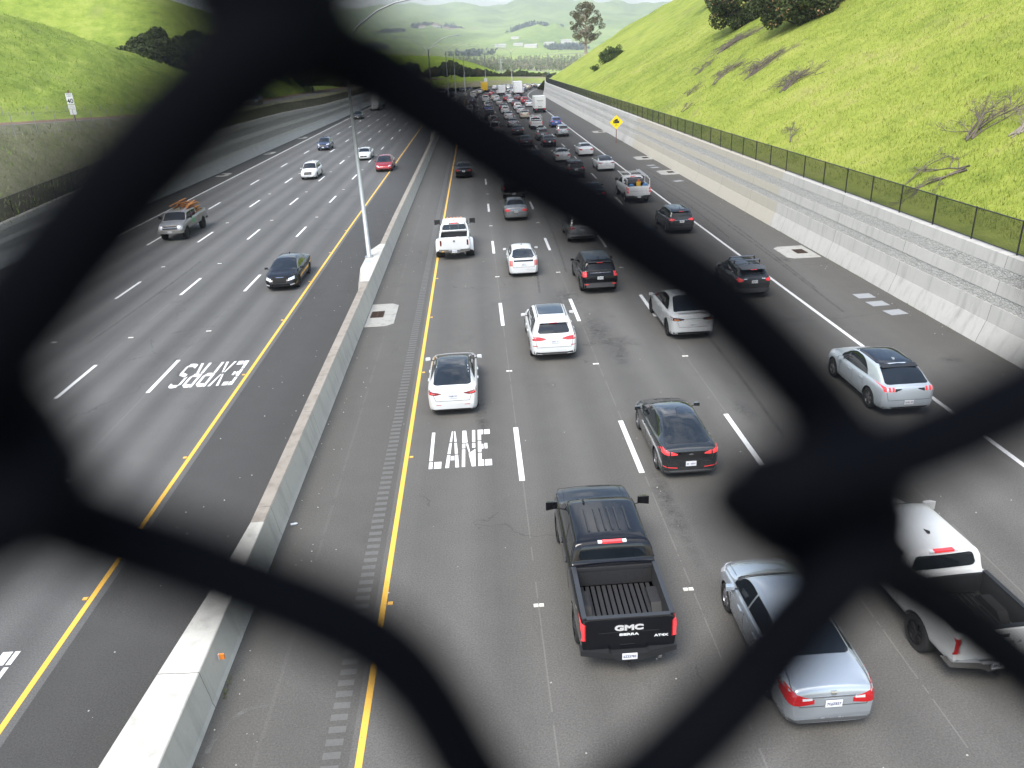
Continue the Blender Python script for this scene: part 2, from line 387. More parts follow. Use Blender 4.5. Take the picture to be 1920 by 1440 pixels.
def stone(name, a, b_):
    m = bpy.data.materials.new(name); t, b, o = nt(m); ob = obco(t)
    mp = N(t, 'ShaderNodeMapping'); mp.inputs['Scale'].default_value = (1, 1, 1.8); t.links.new(ob, mp.inputs[0])
    vo = N(t, 'ShaderNodeTexVoronoi', Scale=5.5, feature='DISTANCE_TO_EDGE'); vc = N(t, 'ShaderNodeTexVoronoi', Scale=5.5)
    w = noise(t, ob, 6, 3); 
    ad = t.nodes.new('ShaderNodeVectorMath'); ad.operation = 'ADD'; sc_ = t.nodes.new('ShaderNodeVectorMath'); sc_.operation = 'SCALE'; sc_.inputs['Scale'].default_value = .25
    nn = N(t, 'ShaderNodeTexNoise', Scale=4.); t.links.new(ob, nn.inputs['Vector']); t.links.new(nn.outputs['Color'], sc_.inputs[0])
    t.links.new(mp.outputs[0], ad.inputs[0]); t.links.new(sc_.outputs[0], ad.inputs[1])
    for x in (vo, vc): t.links.new(ad.outputs[0], x.inputs['Vector'])
    e = math_(t, 'MULTIPLY', vo.outputs['Distance'], 9, clamp=True)
    col = mixc(t, vc.outputs['Color'], a, b_); col = mixc(t, math_(t, 'MULTIPLY', math_(t, 'SUBTRACT', 1, e), .6), col, tuple(x*.5 for x in a))
    n2 = noise(t, ob, 22, 4, .7); col = mixc(t, math_(t, 'MULTIPLY', n2, .5), col, tuple(x*.7 for x in a))
    t.links.new(col, b.inputs['Base Color']); b.inputs['Roughness'].default_value = .9
    bump(t, b, math_(t, 'ADD', e, math_(t, 'MULTIPLY', n2, .5)), .8, .04)
    return m
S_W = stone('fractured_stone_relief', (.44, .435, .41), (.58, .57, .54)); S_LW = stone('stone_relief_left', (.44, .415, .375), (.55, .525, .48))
def loft(name, prof, mat, y0, y1, parent, zf=None, side=1, closed=True, dy=4., xo=None, wob=.0):
    """sweep a cross-section [(lat, z)...] along the road"""
    ys = np.arange(y0, y1+.01, dy); n = len(prof); V = []
    for Y in ys:
        s = 1. if zf is None else zf(Y); ox = float(off(Y)) if xo is None else xo(Y)
        for (x, z) in prof: V.append((x+ox, Y, z*s+float(zroad(Y))))
    F = []
    for i in range(len(ys)-1):
        for k in range(n if closed else n-1):
            a = i*n+k; b = i*n+(k+1) % n; F.append((a, b, b+n, a+n))
    if closed: F.append(tuple(range(n-1, -1, -1))); F.append(tuple((len(ys)-1)*n+k for k in range(n)))
    return mesh(name, V, F, mat, parent, smooth=False)
# right retaining wall
rw = tag(empty('retaining_wall', (0, 0, 0)), 'tall pale banded concrete retaining wall with stone relief below the right hillside', 'wall')
zend = lambda Y: 1.0
loft('barrier_base', [(20.28, -.1), (20.40, .30), (20.60, .90), (21.3, .90), (21.3, -.1)], C_W, -8, 330, rw, zend)
loft('smooth_band', [(20.62, .905), (20.70, 1.60), (21.3, 1.60), (21.3, .905)], C_W, -8, 330, rw)
loft('stone_band', [(20.735, 1.605), (20.78, 2.05), (21.3, 2.05), (21.3, 1.605)], S_W, -8, 330, rw)
loft('smooth_band', [(20.76, 2.055), (20.83, 2.58), (21.3, 2.58), (21.3, 2.055)], C_W, -8, 330, rw)
loft('stone_band', [(20.865, 2.585), (20.905, 3.10), (21.35, 3.10), (21.35, 2.585)], S_W, -8, 330, rw)
loft('coping', [(20.90, 3.105), (20.96, 3.62), (21.50, 3.62), (21.50, 3.105)], C_W, -8, 330, rw)
loft('wall_core', [(21.25, -.1), (21.25, 3.08), (21.6, 3.08), (21.6, -.1)], C_W, -8, 330, rw)
# left retaining wall
HL = lambda Y: float(interp(Y, [(-10, .45), (55, .62), (70, .78), (87, .96), (106, 1.16), (138, 1.12), (175, .95), (260, .80)]))
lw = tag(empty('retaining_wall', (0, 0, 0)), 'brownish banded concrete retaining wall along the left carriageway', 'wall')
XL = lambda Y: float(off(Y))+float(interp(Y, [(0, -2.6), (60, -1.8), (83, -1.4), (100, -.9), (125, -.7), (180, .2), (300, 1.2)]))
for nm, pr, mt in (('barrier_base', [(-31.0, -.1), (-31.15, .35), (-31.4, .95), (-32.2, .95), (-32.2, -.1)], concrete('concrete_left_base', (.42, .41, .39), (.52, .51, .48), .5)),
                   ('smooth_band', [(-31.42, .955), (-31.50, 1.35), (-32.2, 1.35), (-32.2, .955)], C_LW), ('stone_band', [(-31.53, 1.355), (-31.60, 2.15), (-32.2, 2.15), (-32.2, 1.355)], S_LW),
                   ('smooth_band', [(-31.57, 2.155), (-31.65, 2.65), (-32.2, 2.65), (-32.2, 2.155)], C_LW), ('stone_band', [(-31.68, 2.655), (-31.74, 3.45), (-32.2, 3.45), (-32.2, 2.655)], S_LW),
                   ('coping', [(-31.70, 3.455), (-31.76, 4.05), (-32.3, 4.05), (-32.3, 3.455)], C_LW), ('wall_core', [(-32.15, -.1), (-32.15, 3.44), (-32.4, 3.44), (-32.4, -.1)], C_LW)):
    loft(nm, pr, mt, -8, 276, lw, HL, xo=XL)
# median barrier: narrow stained wall, widened pier around each lamp post and near the bridge
PIERS = [46.6, 130., 213.]
def bw(Y):
    a = float(interp(Y, [(-8, 1.16), (10, 1.06), (15.5, .50), (17.5, .37), (400, .36)]))
    for p in PIERS: a = max(a, float(interp(Y, [(p-6.5, .36), (p-2.6, .86), (p+1.6, .86), (p+3.6, .36)])))
    return a
ys = np.unique(np.concatenate([np.arange(-8, 60, .5), np.arange(60, 328, 3.), np.array([p+d for p in PIERS for d in (-6.5, -2.6, 1.6, 3.6)])]))
V = []; F = []; MI = []
for Y in ys:
    w = bw(Y); ox = float(off(Y)); zr = float(zroad(Y)); xr = -6.22+.07*float(interp(Y, [(10, 1.5), (30, .4), (60, 0)]))
    for (x, z) in [(-5.98, -.02), (-6.02, .12), (xr, .93), (xr-.02, .95), (xr-w+.02, .95), (xr-w, .93), (xr-w-.2, .1), (xr-w-.23, -.02)]: V.append((x+ox, Y, z+zr))
for i in range(len(ys)-1):
    for k in range(7): F.append((i*8+k, (i+1)*8+k, (i+1)*8+k+1, i*8+k+1)); MI.append(1 if (k in (2, 3, 4) and 17 < ys[i] and bw(ys[i]) < .45) else 0)
F.append(tuple(range(8))); MI.append(0)
mbar = mesh('median_barrier', V, F, [C_B, C_T], smooth=False, mi=MI)
tag(mbar, 'long low concrete barrier with stained brown top dividing the two carriageways', 'barrier')
GRAT = simple('rusty_grate', (.055, .035, .025), .8, .3, var=.4, vs=25); CLID = concrete('concrete_apron', (.27, .265, .245), (.37, .365, .34), .7, 2)
def drain(name, cx, cy, w, l, label, gx=0):
    o = empty(name, (cx, cy, 0)); tag(o, label, 'drain', 'storm drains beside the walls')
    mb = MB(); n = .35
    P = [(-w/2, -l/2), (w/2-n, -l/2), (w/2, -l/2+n), (w/2, l/2-n), (w/2-n, l/2), (-w/2, l/2)]
    m2 = 1 if gx >= 0 else -1
    P = [(x*m2, y) for x, y in P]
    if m2 < 0: P = P[::-1]
    mb.add([(x, y, .03) for x, y in P]+[(x*1.02, y*1.02, -.01) for x, y in P], [tuple(range(6))]+[(i, i+6, (i+1) % 6+6, (i+1) % 6) for i in range(6)])
    mb.build('concrete_apron', CLID, o)
    mb = MB(); gw, gl = .62, .95
    for k in range(11):
        y = -gl/2+gl*k/10; mb.box(-gw/2-.25*m2, gw/2-.25*m2, y-.018, y+.018, .034, .052)
    for s in (-1, 0, 1): mb.box(s*gw/2-.02-.25*m2, s*gw/2+.02-.25*m2, -gl/2, gl/2, .036, .05)
    mb.build('grate', GRAT, o)
    mb = MB(); mb.box(-gw/2-.25*m2, gw/2-.25*m2, -gl/2, gl/2, .031, .033); mb.build('pit', simple('pit_black', (.006, .005, .005), .9), o)
    return o
drain('storm_drain', -5.24, 37.8, 1.42, 3.6, 'square rusty grate in a concrete apron beside the median barrier', 1)
for cx, cy, lb in ((19.15, 45.5, 'nearest storm drain grate in pale apron below the right wall'), (19.5, 80.2, 'storm drain apron at the right wall beyond the white work pickup'), (19.4, 92.3, 'second far storm drain apron at the foot of the right wall'), (19.3, 126.0, 'farthest storm drain apron on the right shoulder by the yellow sign')):
    drain('storm_drain', cx+float(off(cy)), cy, 1.9, 2.9, lb, -1)
for cx, cy, lb in ((-30.75, 97.5, 'nearest drain apron at the foot of the left wall'), (-30.6, 120., 'middle drain apron at the foot of the left wall'), (-30.4, 143., 'farthest drain apron at the foot of the left wall')):
    drain('storm_drain', cx+float(off(cy)), cy, 1.3, 2.8, lb, 1)
# grey asphalt patches of concrete on the right shoulder
PT = simple('patch_concrete', (.26, .27, .28), .8, var=.2, vs=6)
for i, (x, y) in enumerate(((18.95, 36.2), (19.0, 34.9), (19.15, 33.5), (19.1, 86.0), (19.1, 84.2), (19.2, 74.5))):
    mb = MB(); mb.box(-.42, .42, -.36, .36, 0, .009); o = mb.build('patch_slab', PT); o.location = (x, y, .001); o.rotation_euler = (0, 0, .06*i)
    tag(o, 'flush pale grey concrete patch set in the right shoulder', 'patch', 'square concrete patches in the right shoulder')

# ================================================================== FENCES ON THE WALLS
BLK = simple('black_powder_coat', (.012, .012, .013), .45)
def chainmat(name, col, alpha):
    m = bpy.data.materials.new(name); t, b, o = nt(m); b.inputs['Base Color'].default_value = (*col, 1); b.inputs['Roughness'].default_value = .6
    tr = t.nodes.new('ShaderNodeBsdfTransparent'); mx = t.nodes.new('ShaderNodeMixShader'); mx.inputs[0].default_value = alpha
    t.links.new(tr.outputs[0], mx.inputs[1]); t.links.new(b.outputs[0], mx.inputs[2]); t.links.new(mx.outputs[0], o.inputs[0]); return m
CHN = chainmat('fine_black_mesh', (.01, .01, .011), .5); CHG = chainmat('galvanized_mesh', (.35, .36, .36), .12)
def fence(name, label, lat, zb, h, y0, y1, step, mpost, mmesh, r, zf=None, xo=None, maxp=100, rail=True, fine=False):
    o = tag(empty(name, (0, 0, 0)), label, 'fence')
    X = lambda Y: lat+(float(off(Y)) if xo is None else xo(Y)); Z = lambda Y: (zb if zf is None else zf(Y))+float(zroad(Y))
    ys = np.arange(y0, y1, step)
    for i, Y in enumerate(ys[:maxp]):
        mb = MB(); mb.tube([(X(Y), Y, Z(Y)-.05), (X(Y), Y, Z(Y)+h)], r, 8); mb.tube([(X(Y), Y, Z(Y)+h), (X(Y), Y, Z(Y)+h+.03)], [r*1.2, r*.6], 8); mb.build('post', mpost, o)
    v = []; f = []
    for i, Y in enumerate(ys): v += [(X(Y), Y, Z(Y)+.04), (X(Y), Y, Z(Y)+h-.03)]
    f = [(2*i, 2*i+2, 2*i+3, 2*i+1) for i in range(len(ys)-1)]
    mesh('chain_mesh', v, f, mmesh, o, smooth=False)
    if fine:                                   # the vertical wires of the mesh, solid so it closes up when seen along the fence
        yy = np.arange(y0, ys[-1], .075); n = len(yy); xx = np.array([X(q) for q in yy]); zz_ = np.array([Z(q) for q in yy]); q = .0035
        P = np.stack([np.stack([xx+a*q, yy+b_*q*.7, zz_+(h-.03 if k else .04)], -1) for k in (0, 1) for a, b_ in ((-1, -1), (1, -1), (1, 1), (-1, 1))], 1).reshape(-1, 3)
        F = np.concatenate([np.arange(n)[:, None]*8+np.array([[a, (a+1) % 4, (a+1) % 4+4, a+4]]) for a in range(4)]); w_ = mesh('mesh_wires', P, F, mpost, o, smooth=False); w_['kind'] = 'stuff'
    if rail:
        mb = MB(); mb.tube([(X(Y), Y, Z(Y)+h-.02) for Y in ys], r*.75, 6); mb.build('top_rail', mpost, o)
        mb = MB(); mb.tube([(X(Y), Y, Z(Y)+.07) for Y in ys], r*.55, 6); mb.build('bottom_rail', mpost, o)
    return o
fence('metal_fence', 'black mesh fence with slim posts on top of the right retaining wall', 21.3, 3.62, 1.38, 17.0, 300, 3.05, BLK, CHN, .035, fine=True)
fence('metal_fence', 'black mesh fence on top of the left retaining wall', -32.05, 4.05, 1.5, 40.0, 270, 3.05, BLK, CHN, .035, zf=lambda Y: 4.05*HL(Y), xo=XL, fine=True)

# skid marks, a scuffed arc and spilled stains on the carriageway
def mark(name, pts, w, mat, z=.0075):
    v = []; f = []
    for i, (x, y) in enumerate(pts):
        x2, y2 = pts[min(i+1, len(pts)-1)]; x1, y1 = pts[max(i-1, 0)]; d = Vector((x2-x1, y2-y1, 0)).normalized(); n = Vector((-d.y, d.x, 0))*w/2
        v += [(x+n.x, y+n.y, z), (x-n.x, y-n.y, z)]
    f = [(2*i, 2*i+1, 2*i+3, 2*i+2) for i in range(len(pts)-1)]
    o = mesh(name, v, f, mat, smooth=False); o['kind'] = 'structure'
def faded(name, c, k):
    m = bpy.data.materials.new(name); t, b, o = nt(m); ob = obco(t); b.inputs['Base Color'].default_value = (*c, 1); b.inputs['Roughness'].default_value = .8
    a = math_(t, 'MULTIPLY', math_(t, 'SUBTRACT', noise(t, ob, 2.2, 5, .75), .38), k, clamp=True); t.links.new(a, b.inputs['Alpha']); return m
SK = faded('tyre_rubber_mark', (.035, .034, .032), 1.5); SCF = faded('chalky_scuff', (.22, .215, .20), 2.0)
for a, b_, y0, y1, k in ((16.9, 17.5, 34, 78, .5), (17.25, 18.0, 38, 84, .6), (16.5, 16.9, 50, 70, .2), (3.0, 3.3, 40, 50, .05), (4.9, 5.2, 44, 62, .1), (9.5, 9.8, 22, 33, .1), (-19.3, -19.0, 36, 52, .1)):
    mark('skid_mark', [(a+(b_-a)*t+k*math.sin(t*3), y0+(y1-y0)*t) for t in [i/16 for i in range(17)]], .13, SK)
mark('scuff_mark', [(-5.05+.75*math.cos(t), 10.9+1.15*math.sin(t)) for t in [math.pi*(.98-.55*i/12) for i in range(13)]], .11, SCF)
def stainmat():
    m = bpy.data.materials.new('oily_stain'); t, b, o = nt(m); ob = obco(t); b.inputs['Base Color'].default_value = (.045, .044, .042, 1); b.inputs['Roughness'].default_value = .75
    sp = N(t, 'ShaderNodeSeparateXYZ'); t.links.new(uvco(t), sp.inputs[0])
    a = math_(t, 'MULTIPLY', math_(t, 'SUBTRACT', math_(t, 'ADD', math_(t, 'MULTIPLY', noise(t, ob, 2.5, 6, .8), .7), math_(t, 'MULTIPLY', noise(t, ob, 14, 4, .8), .3)), .43), 3.5, clamp=True)
    a = math_(t, 'MULTIPLY', a, math_(t, 'SUBTRACT', 1, sp.outputs[0], clamp=True)); t.links.new(a, b.inputs['Alpha']); return m
STN = stainmat()
for i, (x, y, rx, ry) in enumerate(((5.1, 33.5, .7, 3.0), (5.6, 30.2, .5, 1.8), (-.35, 24.6, .3, 2.6), (4.85, 18.5, .38, 2.9), (5.9, 31.8, 1.0, .9), (4.3, 39.0, .9, 2.6), (18.3, 27.5, .6, .45), (17.9, 44, .45, .8), (8.9, 24.3, .5, 1.2))):
    rs_ = random.Random(i); v = [(x, y, .0035)]+[(x+rx*math.cos(t*.349)*(.7+.5*rs_.random()), y+ry*math.sin(t*.349)*(.7+.5*rs_.random()), .0035) for t in range(18)]
    mesh('oil_stain', v, [(0, k+1, (k+1) % 18+1) for k in range(18)], STN, smooth=False, uv=[(0, 0)]+[(1, 0)]*18)['kind'] = 'structure'

# loose grit on the shoulders
rs_ = random.Random(9); v = []; f = []
for k in range(420):
    if rs_.random() < .6: x = rs_.choice((rs_.uniform(-5.9, -4.9), rs_.uniform(19.2, 20.2), rs_.uniform(-9.6, -7.2)))
    else: x = rs_.uniform(-5.9, 15)
    y = 9+rs_.random()**1.7*60; r = rs_.uniform(.008, .028); i = len(v)
    v += [(x-r, y, .004), (x, y-r, .004), (x+r, y, .004), (x, y+r, .004), (x, y, .004+r)]; f += [(i, i+1, i+4), (i+1, i+2, i+4), (i+2, i+3, i+4), (i+3, i, i+4)]
o = mesh('grit', v, f, simple('pale_grit', (.42, .41, .38), .8, var=.4, vs=9), smooth=False); tag(o, 'loose pale grit scattered over the shoulders and lanes', 'grit', None, 'stuff')
# ================================================================== TERRAIN
def grassmat(name, cols, sc=1., dry=.3, bm=.6, dirt=0., stretch=(1, 1, 1)):
    m = bpy.data.materials.new(name); t, b, o = nt(m); ob = obco(t)
    n0 = noise(t, ob, .045*sc, 4, .6); n1 = noise(t, ob, .35*sc, 6, .7, scl=stretch); n2 = noise(t, ob, 3.2*sc, 5, .75, scl=stretch); n3 = noise(t, ob, 14*sc, 3, .7)
    k = math_(t, 'ADD', math_(t, 'MULTIPLY', n1, .42), math_(t, 'ADD', math_(t, 'MULTIPLY', n2, .26), math_(t, 'MULTIPLY', n0, .32)))
    col = ramp(t, k, [(.38, cols[0]), (.46, cols[1]), (.54, cols[2]), (.63, cols[3])])
    dk = math_(t, 'MULTIPLY', math_(t, 'SUBTRACT', noise(t, ob, .13*sc, 6, .75), .53), 6, clamp=True)
    col = mixc(t, math_(t, 'MULTIPLY', math_(t, 'MULTIPLY', dk, n2), dry*1.8), col, (.27, .235, .12))
    if dirt > 0:
        dd = math_(t, 'MULTIPLY', math_(t, 'SUBTRACT', n1, .62-dirt*.2), 8, clamp=True); col = mixc(t, math_(t, 'MULTIPLY', dd, .6), col, (.13, .10, .065))
    t.links.new(col, b.inputs['Base Color']); b.inputs['Roughness'].default_value = .9; b.inputs['Specular IOR Level'].default_value = .15
    bump(t, b, math_(t, 'ADD', n2, math_(t, 'MULTIPLY', n3, .6)), bm, .15)
    return m
G_R = grassmat('spring_grass', [(.12, .16, .025), (.20, .25, .04), (.27, .31, .055), (.34, .34, .095)], dirt=.12)
G_L = grassmat('spring_grass_left', [(.11, .16, .03), (.19, .26, .045), (.26, .32, .06), (.33, .35, .11)], stretch=(1, 1, 2.2))
def sm_min(a, b, k=2.): 
    h = np.clip(.5+.5*(b-a)/k, 0, 1); return b*(1-h)+a*h-k*h*(1-h)
def z_right(X, Y):
    d = np.maximum(0, X-22.7-off(Y)*.4)
    s = 3.66+.55*d-.0006*np.maximum(0, d-45)**2
    s = s+(vnoise(X*.03+3, Y*.02+9, 3)-.5)*np.minimum(d*.12, 2.6)+(vnoise(X*.35, Y*.2, 3)-.5)*np.minimum(d*.2, .55)+(vnoise(X*1.4, Y*.9+40, 2)-.5)*np.minimum(d*.2, .16)
    end = 264+.35*(np.minimum(X, 52)-25)-np.maximum(0, X-50)*1.6
    cut = s-np.maximum(0, Y-end)*.75
    return np.maximum(np.where(Y > end-8, sm_min(s, s-(Y-end)*.75, 5), s), zroad(Y)+3.6-np.maximum(0, Y-262)*.12)
xs = np.concatenate([[21.45, 22.0], np.linspace(22.6, 60, 150), np.linspace(61, 150, 60)])
ysr = np.concatenate([np.linspace(-10, 24, 14), np.linspace(26, 150, 300), np.linspace(151, 330, 130)])
Yg, Xg = np.meshgrid(ysr, xs, indexing='ij')
Zg = z_right(Xg, Yg); Xw = Xg+np.where(Xg < 23, off(Yg), 0)*1.0
Zg[:, 0] = 3.5+zroad(ysr); Zg[:, 1] = 3.62+zroad(ysr)
o = mesh('hillside', np.stack([Xw, Yg, Zg], -1).reshape(-1, 3), gridfaces(len(ysr), len(xs)), G_R); o['kind'] = 'structure'
# ---- left side: bank, frontage road, near spur and far spur
ZF = lambda Y: interp(Y, [(-10, 11.5), (40, 9.8), (67, 8.5), (80, 7.9), (110, 6.6), (146, 5.5), (208, 4.9), (300, 3.5)])
def z_left(X, Y):
    zf = ZF(Y); d = -44.5-X
    base = np.where(d < 0, zf, zf+np.minimum(np.maximum(0, d)*.25, .9))
    yc = np.interp(-X, [46, 50, 58, 63.6, 80, 120], [171, 165, 150, 121, 60, -60])
    h1 = zf+.3+np.maximum(0, d)*.70; h1 = np.where(Y > yc, h1-(Y-yc)*.9, sm_min(h1, h1-(Y-yc)*.9, 2.5))
    d2 = -42-X; h2 = 4.2+np.minimum(np.maximum(0, d2), 28)*.78+np.maximum(0, d2-28)*.33
    s2 = np.clip((Y-172)/30, 0, 1); h2 = 4+(h2-4)*s2*s2*(3-2*s2); yc2 = 236+0*X; h2 = np.where(Y > yc2, h2-(Y-yc2)*.55, h2)
    z = np.maximum(np.maximum(h1, h2), np.minimum(base, zf+.9))
    w = np.clip(d/4, 0, 1)
    return np.where(d > 0, z, zf)+w*((vnoise(X*.05+7, Y*.04, 3)-.5)*2.0+(vnoise(X*.5, Y*.16+(X*.12), 3)-.5)*.9*np.where(Y > 172, .25, 1)+(vnoise(X*1.3, Y*.5, 2)-.5)*.3)
xl = -np.concatenate([np.linspace(43.2, 46, 6), np.linspace(46.4, 90, 130), np.linspace(91, 200, 40)])
yl = np.concatenate([np.linspace(-10, 45, 20), np.linspace(46, 250, 260), np.linspace(252, 330, 30)])
Yg, Xg = np.meshgrid(yl, xl, indexing='ij')
o = mesh('hillside', np.stack([Xg, Yg, z_left(Xg, Yg)], -1).reshape(-1, 3), gridfaces(len(yl), len(xl))[:, ::-1], G_L); o['kind'] = 'structure'
# bank between the wall and the frontage road, the frontage road itself, and its dirt verge
DIRT = grassmat('dirt_verge', [(.10, .065, .045), (.17, .11, .075), (.22, .15, .10), (.26, .21, .15)], sc=2, dry=.2)
BANK = grassmat('rough_bank', [(.13, .135, .07), (.19, .19, .11), (.25, .235, .15), (.32, .295, .21)], sc=1.5, dry=.5)
def band(name, fa, fb, n, mat, noise_=0., kind='structure'):
    ys = np.arange(-10, 320, 2.); V = []
    for Y in ys:
        a = fa(Y); b = fb(Y)
        for k in range(n+1):
            t = k/n; V.append((a[0]*(1-t)+b[0]*t, Y, a[1]*(1-t)+b[1]*t))
    V = np.array(V); 
    if noise_: 
        e = np.tile(np.minimum(1, np.minimum(np.arange(n+1), n-np.arange(n+1))), len(ys)); V[:, 2] += (vnoise(V[:, 0]*.8, V[:, 1]*.5, 3)-.5)*noise_*e
    o = mesh(name, V, gridfaces(len(ys), n+1)[:, ::-1], mat); o['kind'] = kind
XR = lambda Y: -38.0
strip_wall = lambda Y: (-32.2+XL(Y), 4.04*HL(Y)-.03+float(zroad(Y)))
band('bank', strip_wall, lambda Y: (-38.0, float(ZF(Y))-.02), 10, BANK, .5)
band('frontage_road', lambda Y: (-38.0, float(ZF(Y))), lambda Y: (-42.2, float(ZF(Y))+.01), 2, simple('old_asphalt', (.15, .145, .135), .9, var=.25, vs=.6))
band('dirt_verge', lambda Y: (-42.2, float(ZF(Y))+.005), lambda Y: (-45.0, float(ZF(Y))+.25), 4, DIRT, .15)
# ---- ground sheet under everything and distant hills as one real terrain
def gz(px, py, D):                      # a point of the distant land seen in this direction, at its own distance
    x, y, u = ray(px, py); h = math.hypot(x, y); return (x/h*D, y/h*D, CAM_H+u/h*D)
RINGS = [
 (338, [(-900, 175), (500, 176), (830, 167), (1000, 160), (1200, 152), (2600, 90)]),
 (352, [(-900, 150), (780, 158), (832, 150), (870, 146), (920, 145), (1000, 145), (1060, 146), (1200, 142), (2600, 80)]),
 (372, [(-900, 150), (832, 150), (1000, 147), (1200, 140), (2600, 80)]),
 (420, [(-900, 146), (800, 148), (1000, 151), (1200, 143), (2600, 80)]),
 (490, [(-900, 125), (600, 128), (760, 131), (860, 133), (940, 150), (1100, 150), (2600, 90)]),
 (560, [(-900, 95), (560, 101), (640, 104), (740, 104), (820, 106), (850, 110), (880, 117), (910, 127), (945, 143), (1000, 151), (1300, 148), (2600, 100)]),
 (700, [(-900, 128), (700, 125), (850, 128), (950, 149), (1300, 146), (2600, 120)]),
 (950, [(-900, 138), (850, 140), (1300, 137), (2600, 110)]),
 (1300, [(-900, 132), (1300, 130), (2600, 100)]),
 (1900, [(-900, 119), (700, 117), (1000, 113), (1300, 110), (2600, 90)]),
 (2600, [(-900, 109), (700, 105), (880, 103), (960, 98), (1100, 97), (1300, 96), (2600, 80)]),
 (3000, [(-900, 98), (700, 93), (840, 90), (900, 85), (1000, 87), (1100, 90), (1300, 88), (2600, 70)]),
 (3350, [(-900, 88), (620, 84), (700, 80), (800, 84), (900, 80), (935, 79), (960, 68), (985, 57), (1010, 53), (1024, 58), (1042, 50), (1060, 62), (1080, 75), (1110, 82), (1300, 75), (2600, 60)]),
 (3800, [(-900, 76), (620, 72), (780, 68), (860, 66), (930, 64), (1000, 62), (1300, 62), (2600, 50)]),
 (4400, [(-900, 64), (620, 60), (760, 57), (900, 57), (1000, 52), (1100, 50), (1300, 50), (2600, 40)]),
 (5200, [(-900, 48), (560, 48), (640, 42), (700, 46), (780, 36), (840, 44), (900, 34), (950, 42), (1000, 28), (1040, 36), (1090, 26), (1140, 34), (1300, 36), (2600, 30)]),
 (6100, [(-900, 36), (560, 36), (620, 30), (690, 27), (740, 20), (780, 17), (800, 17), (840, 13), (865, 11), (885, 15), (905, 17), (935, 16), (960, 11), (980, 7), (1000, 6), (1015, 9), (1028, 13), (1040, 9), (1052, 7), (1068, 11), (1078, 13), (1090, 7), (1108, 10), (1120, 14), (1145, 13), (1180, 16), (1230, 17), (1400, 22), (2600, 25)]),
 (6900, [(-900, 45), (560, 45), (800, 30), (1000, 25), (1300, 32), (2600, 40)])]
cols = np.concatenate([np.arange(-900, 520, 40), np.arange(520, 1320, 5), np.arange(1320, 2601, 40)])
DS = np.unique(np.concatenate([np.arange(338, 600, 7), np.geomspace(600, 6900, 150)]))
logD = np.log([r[0] for r in RINGS]); V = []
for D in DS:
    for px in cols:
        ys_ = [np.interp(px, [p[0] for p in r[1]], [p[1] for p in r[1]]) for r in RINGS]
        V.append(gz(px, 0, 1)[:2]+(0,))
V = np.array(V).reshape(len(DS), len(cols), 3)
TAB = np.array([[np.interp(px, [p[0] for p in r[1]], [p[1] for p in r[1]]) for px in cols] for r in RINGS])
for j, px in enumerate(cols):
    # elevation of each ring in this direction, interpolated smoothly over log distance
    E = []
    dirx, diry, _ = ray(px, 100); h0 = math.hypot(dirx, diry)
    for i in range(len(RINGS)):
        x, y, u = ray(px, TAB[i, j]); E.append(u/math.hypot(x, y))
    e = pchip(np.log(DS), list(zip(logD, E)))
    V[:, j, 0] = dirx/h0*DS; V[:, j, 1] = diry/h0*DS; V[:, j, 2] = CAM_H+e*DS
amp = np.interp(DS, [338, 700, 1300, 2600, 3000, 3400, 4400, 6000, 6900], [.4, .8, .5, 1.0, 3, 26, 40, 75, 60])[:, None]
nx = V[:, :, 0]; ny = V[:, :, 1]
rid = np.abs(vnoise(nx*.0021+4, ny*.0013+2, 4)-.5)*2
V[:, :, 2] += amp*(.45-rid)*1.5+amp*.5*(vnoise(nx*.008, ny*.005, 4, .6)-.5)
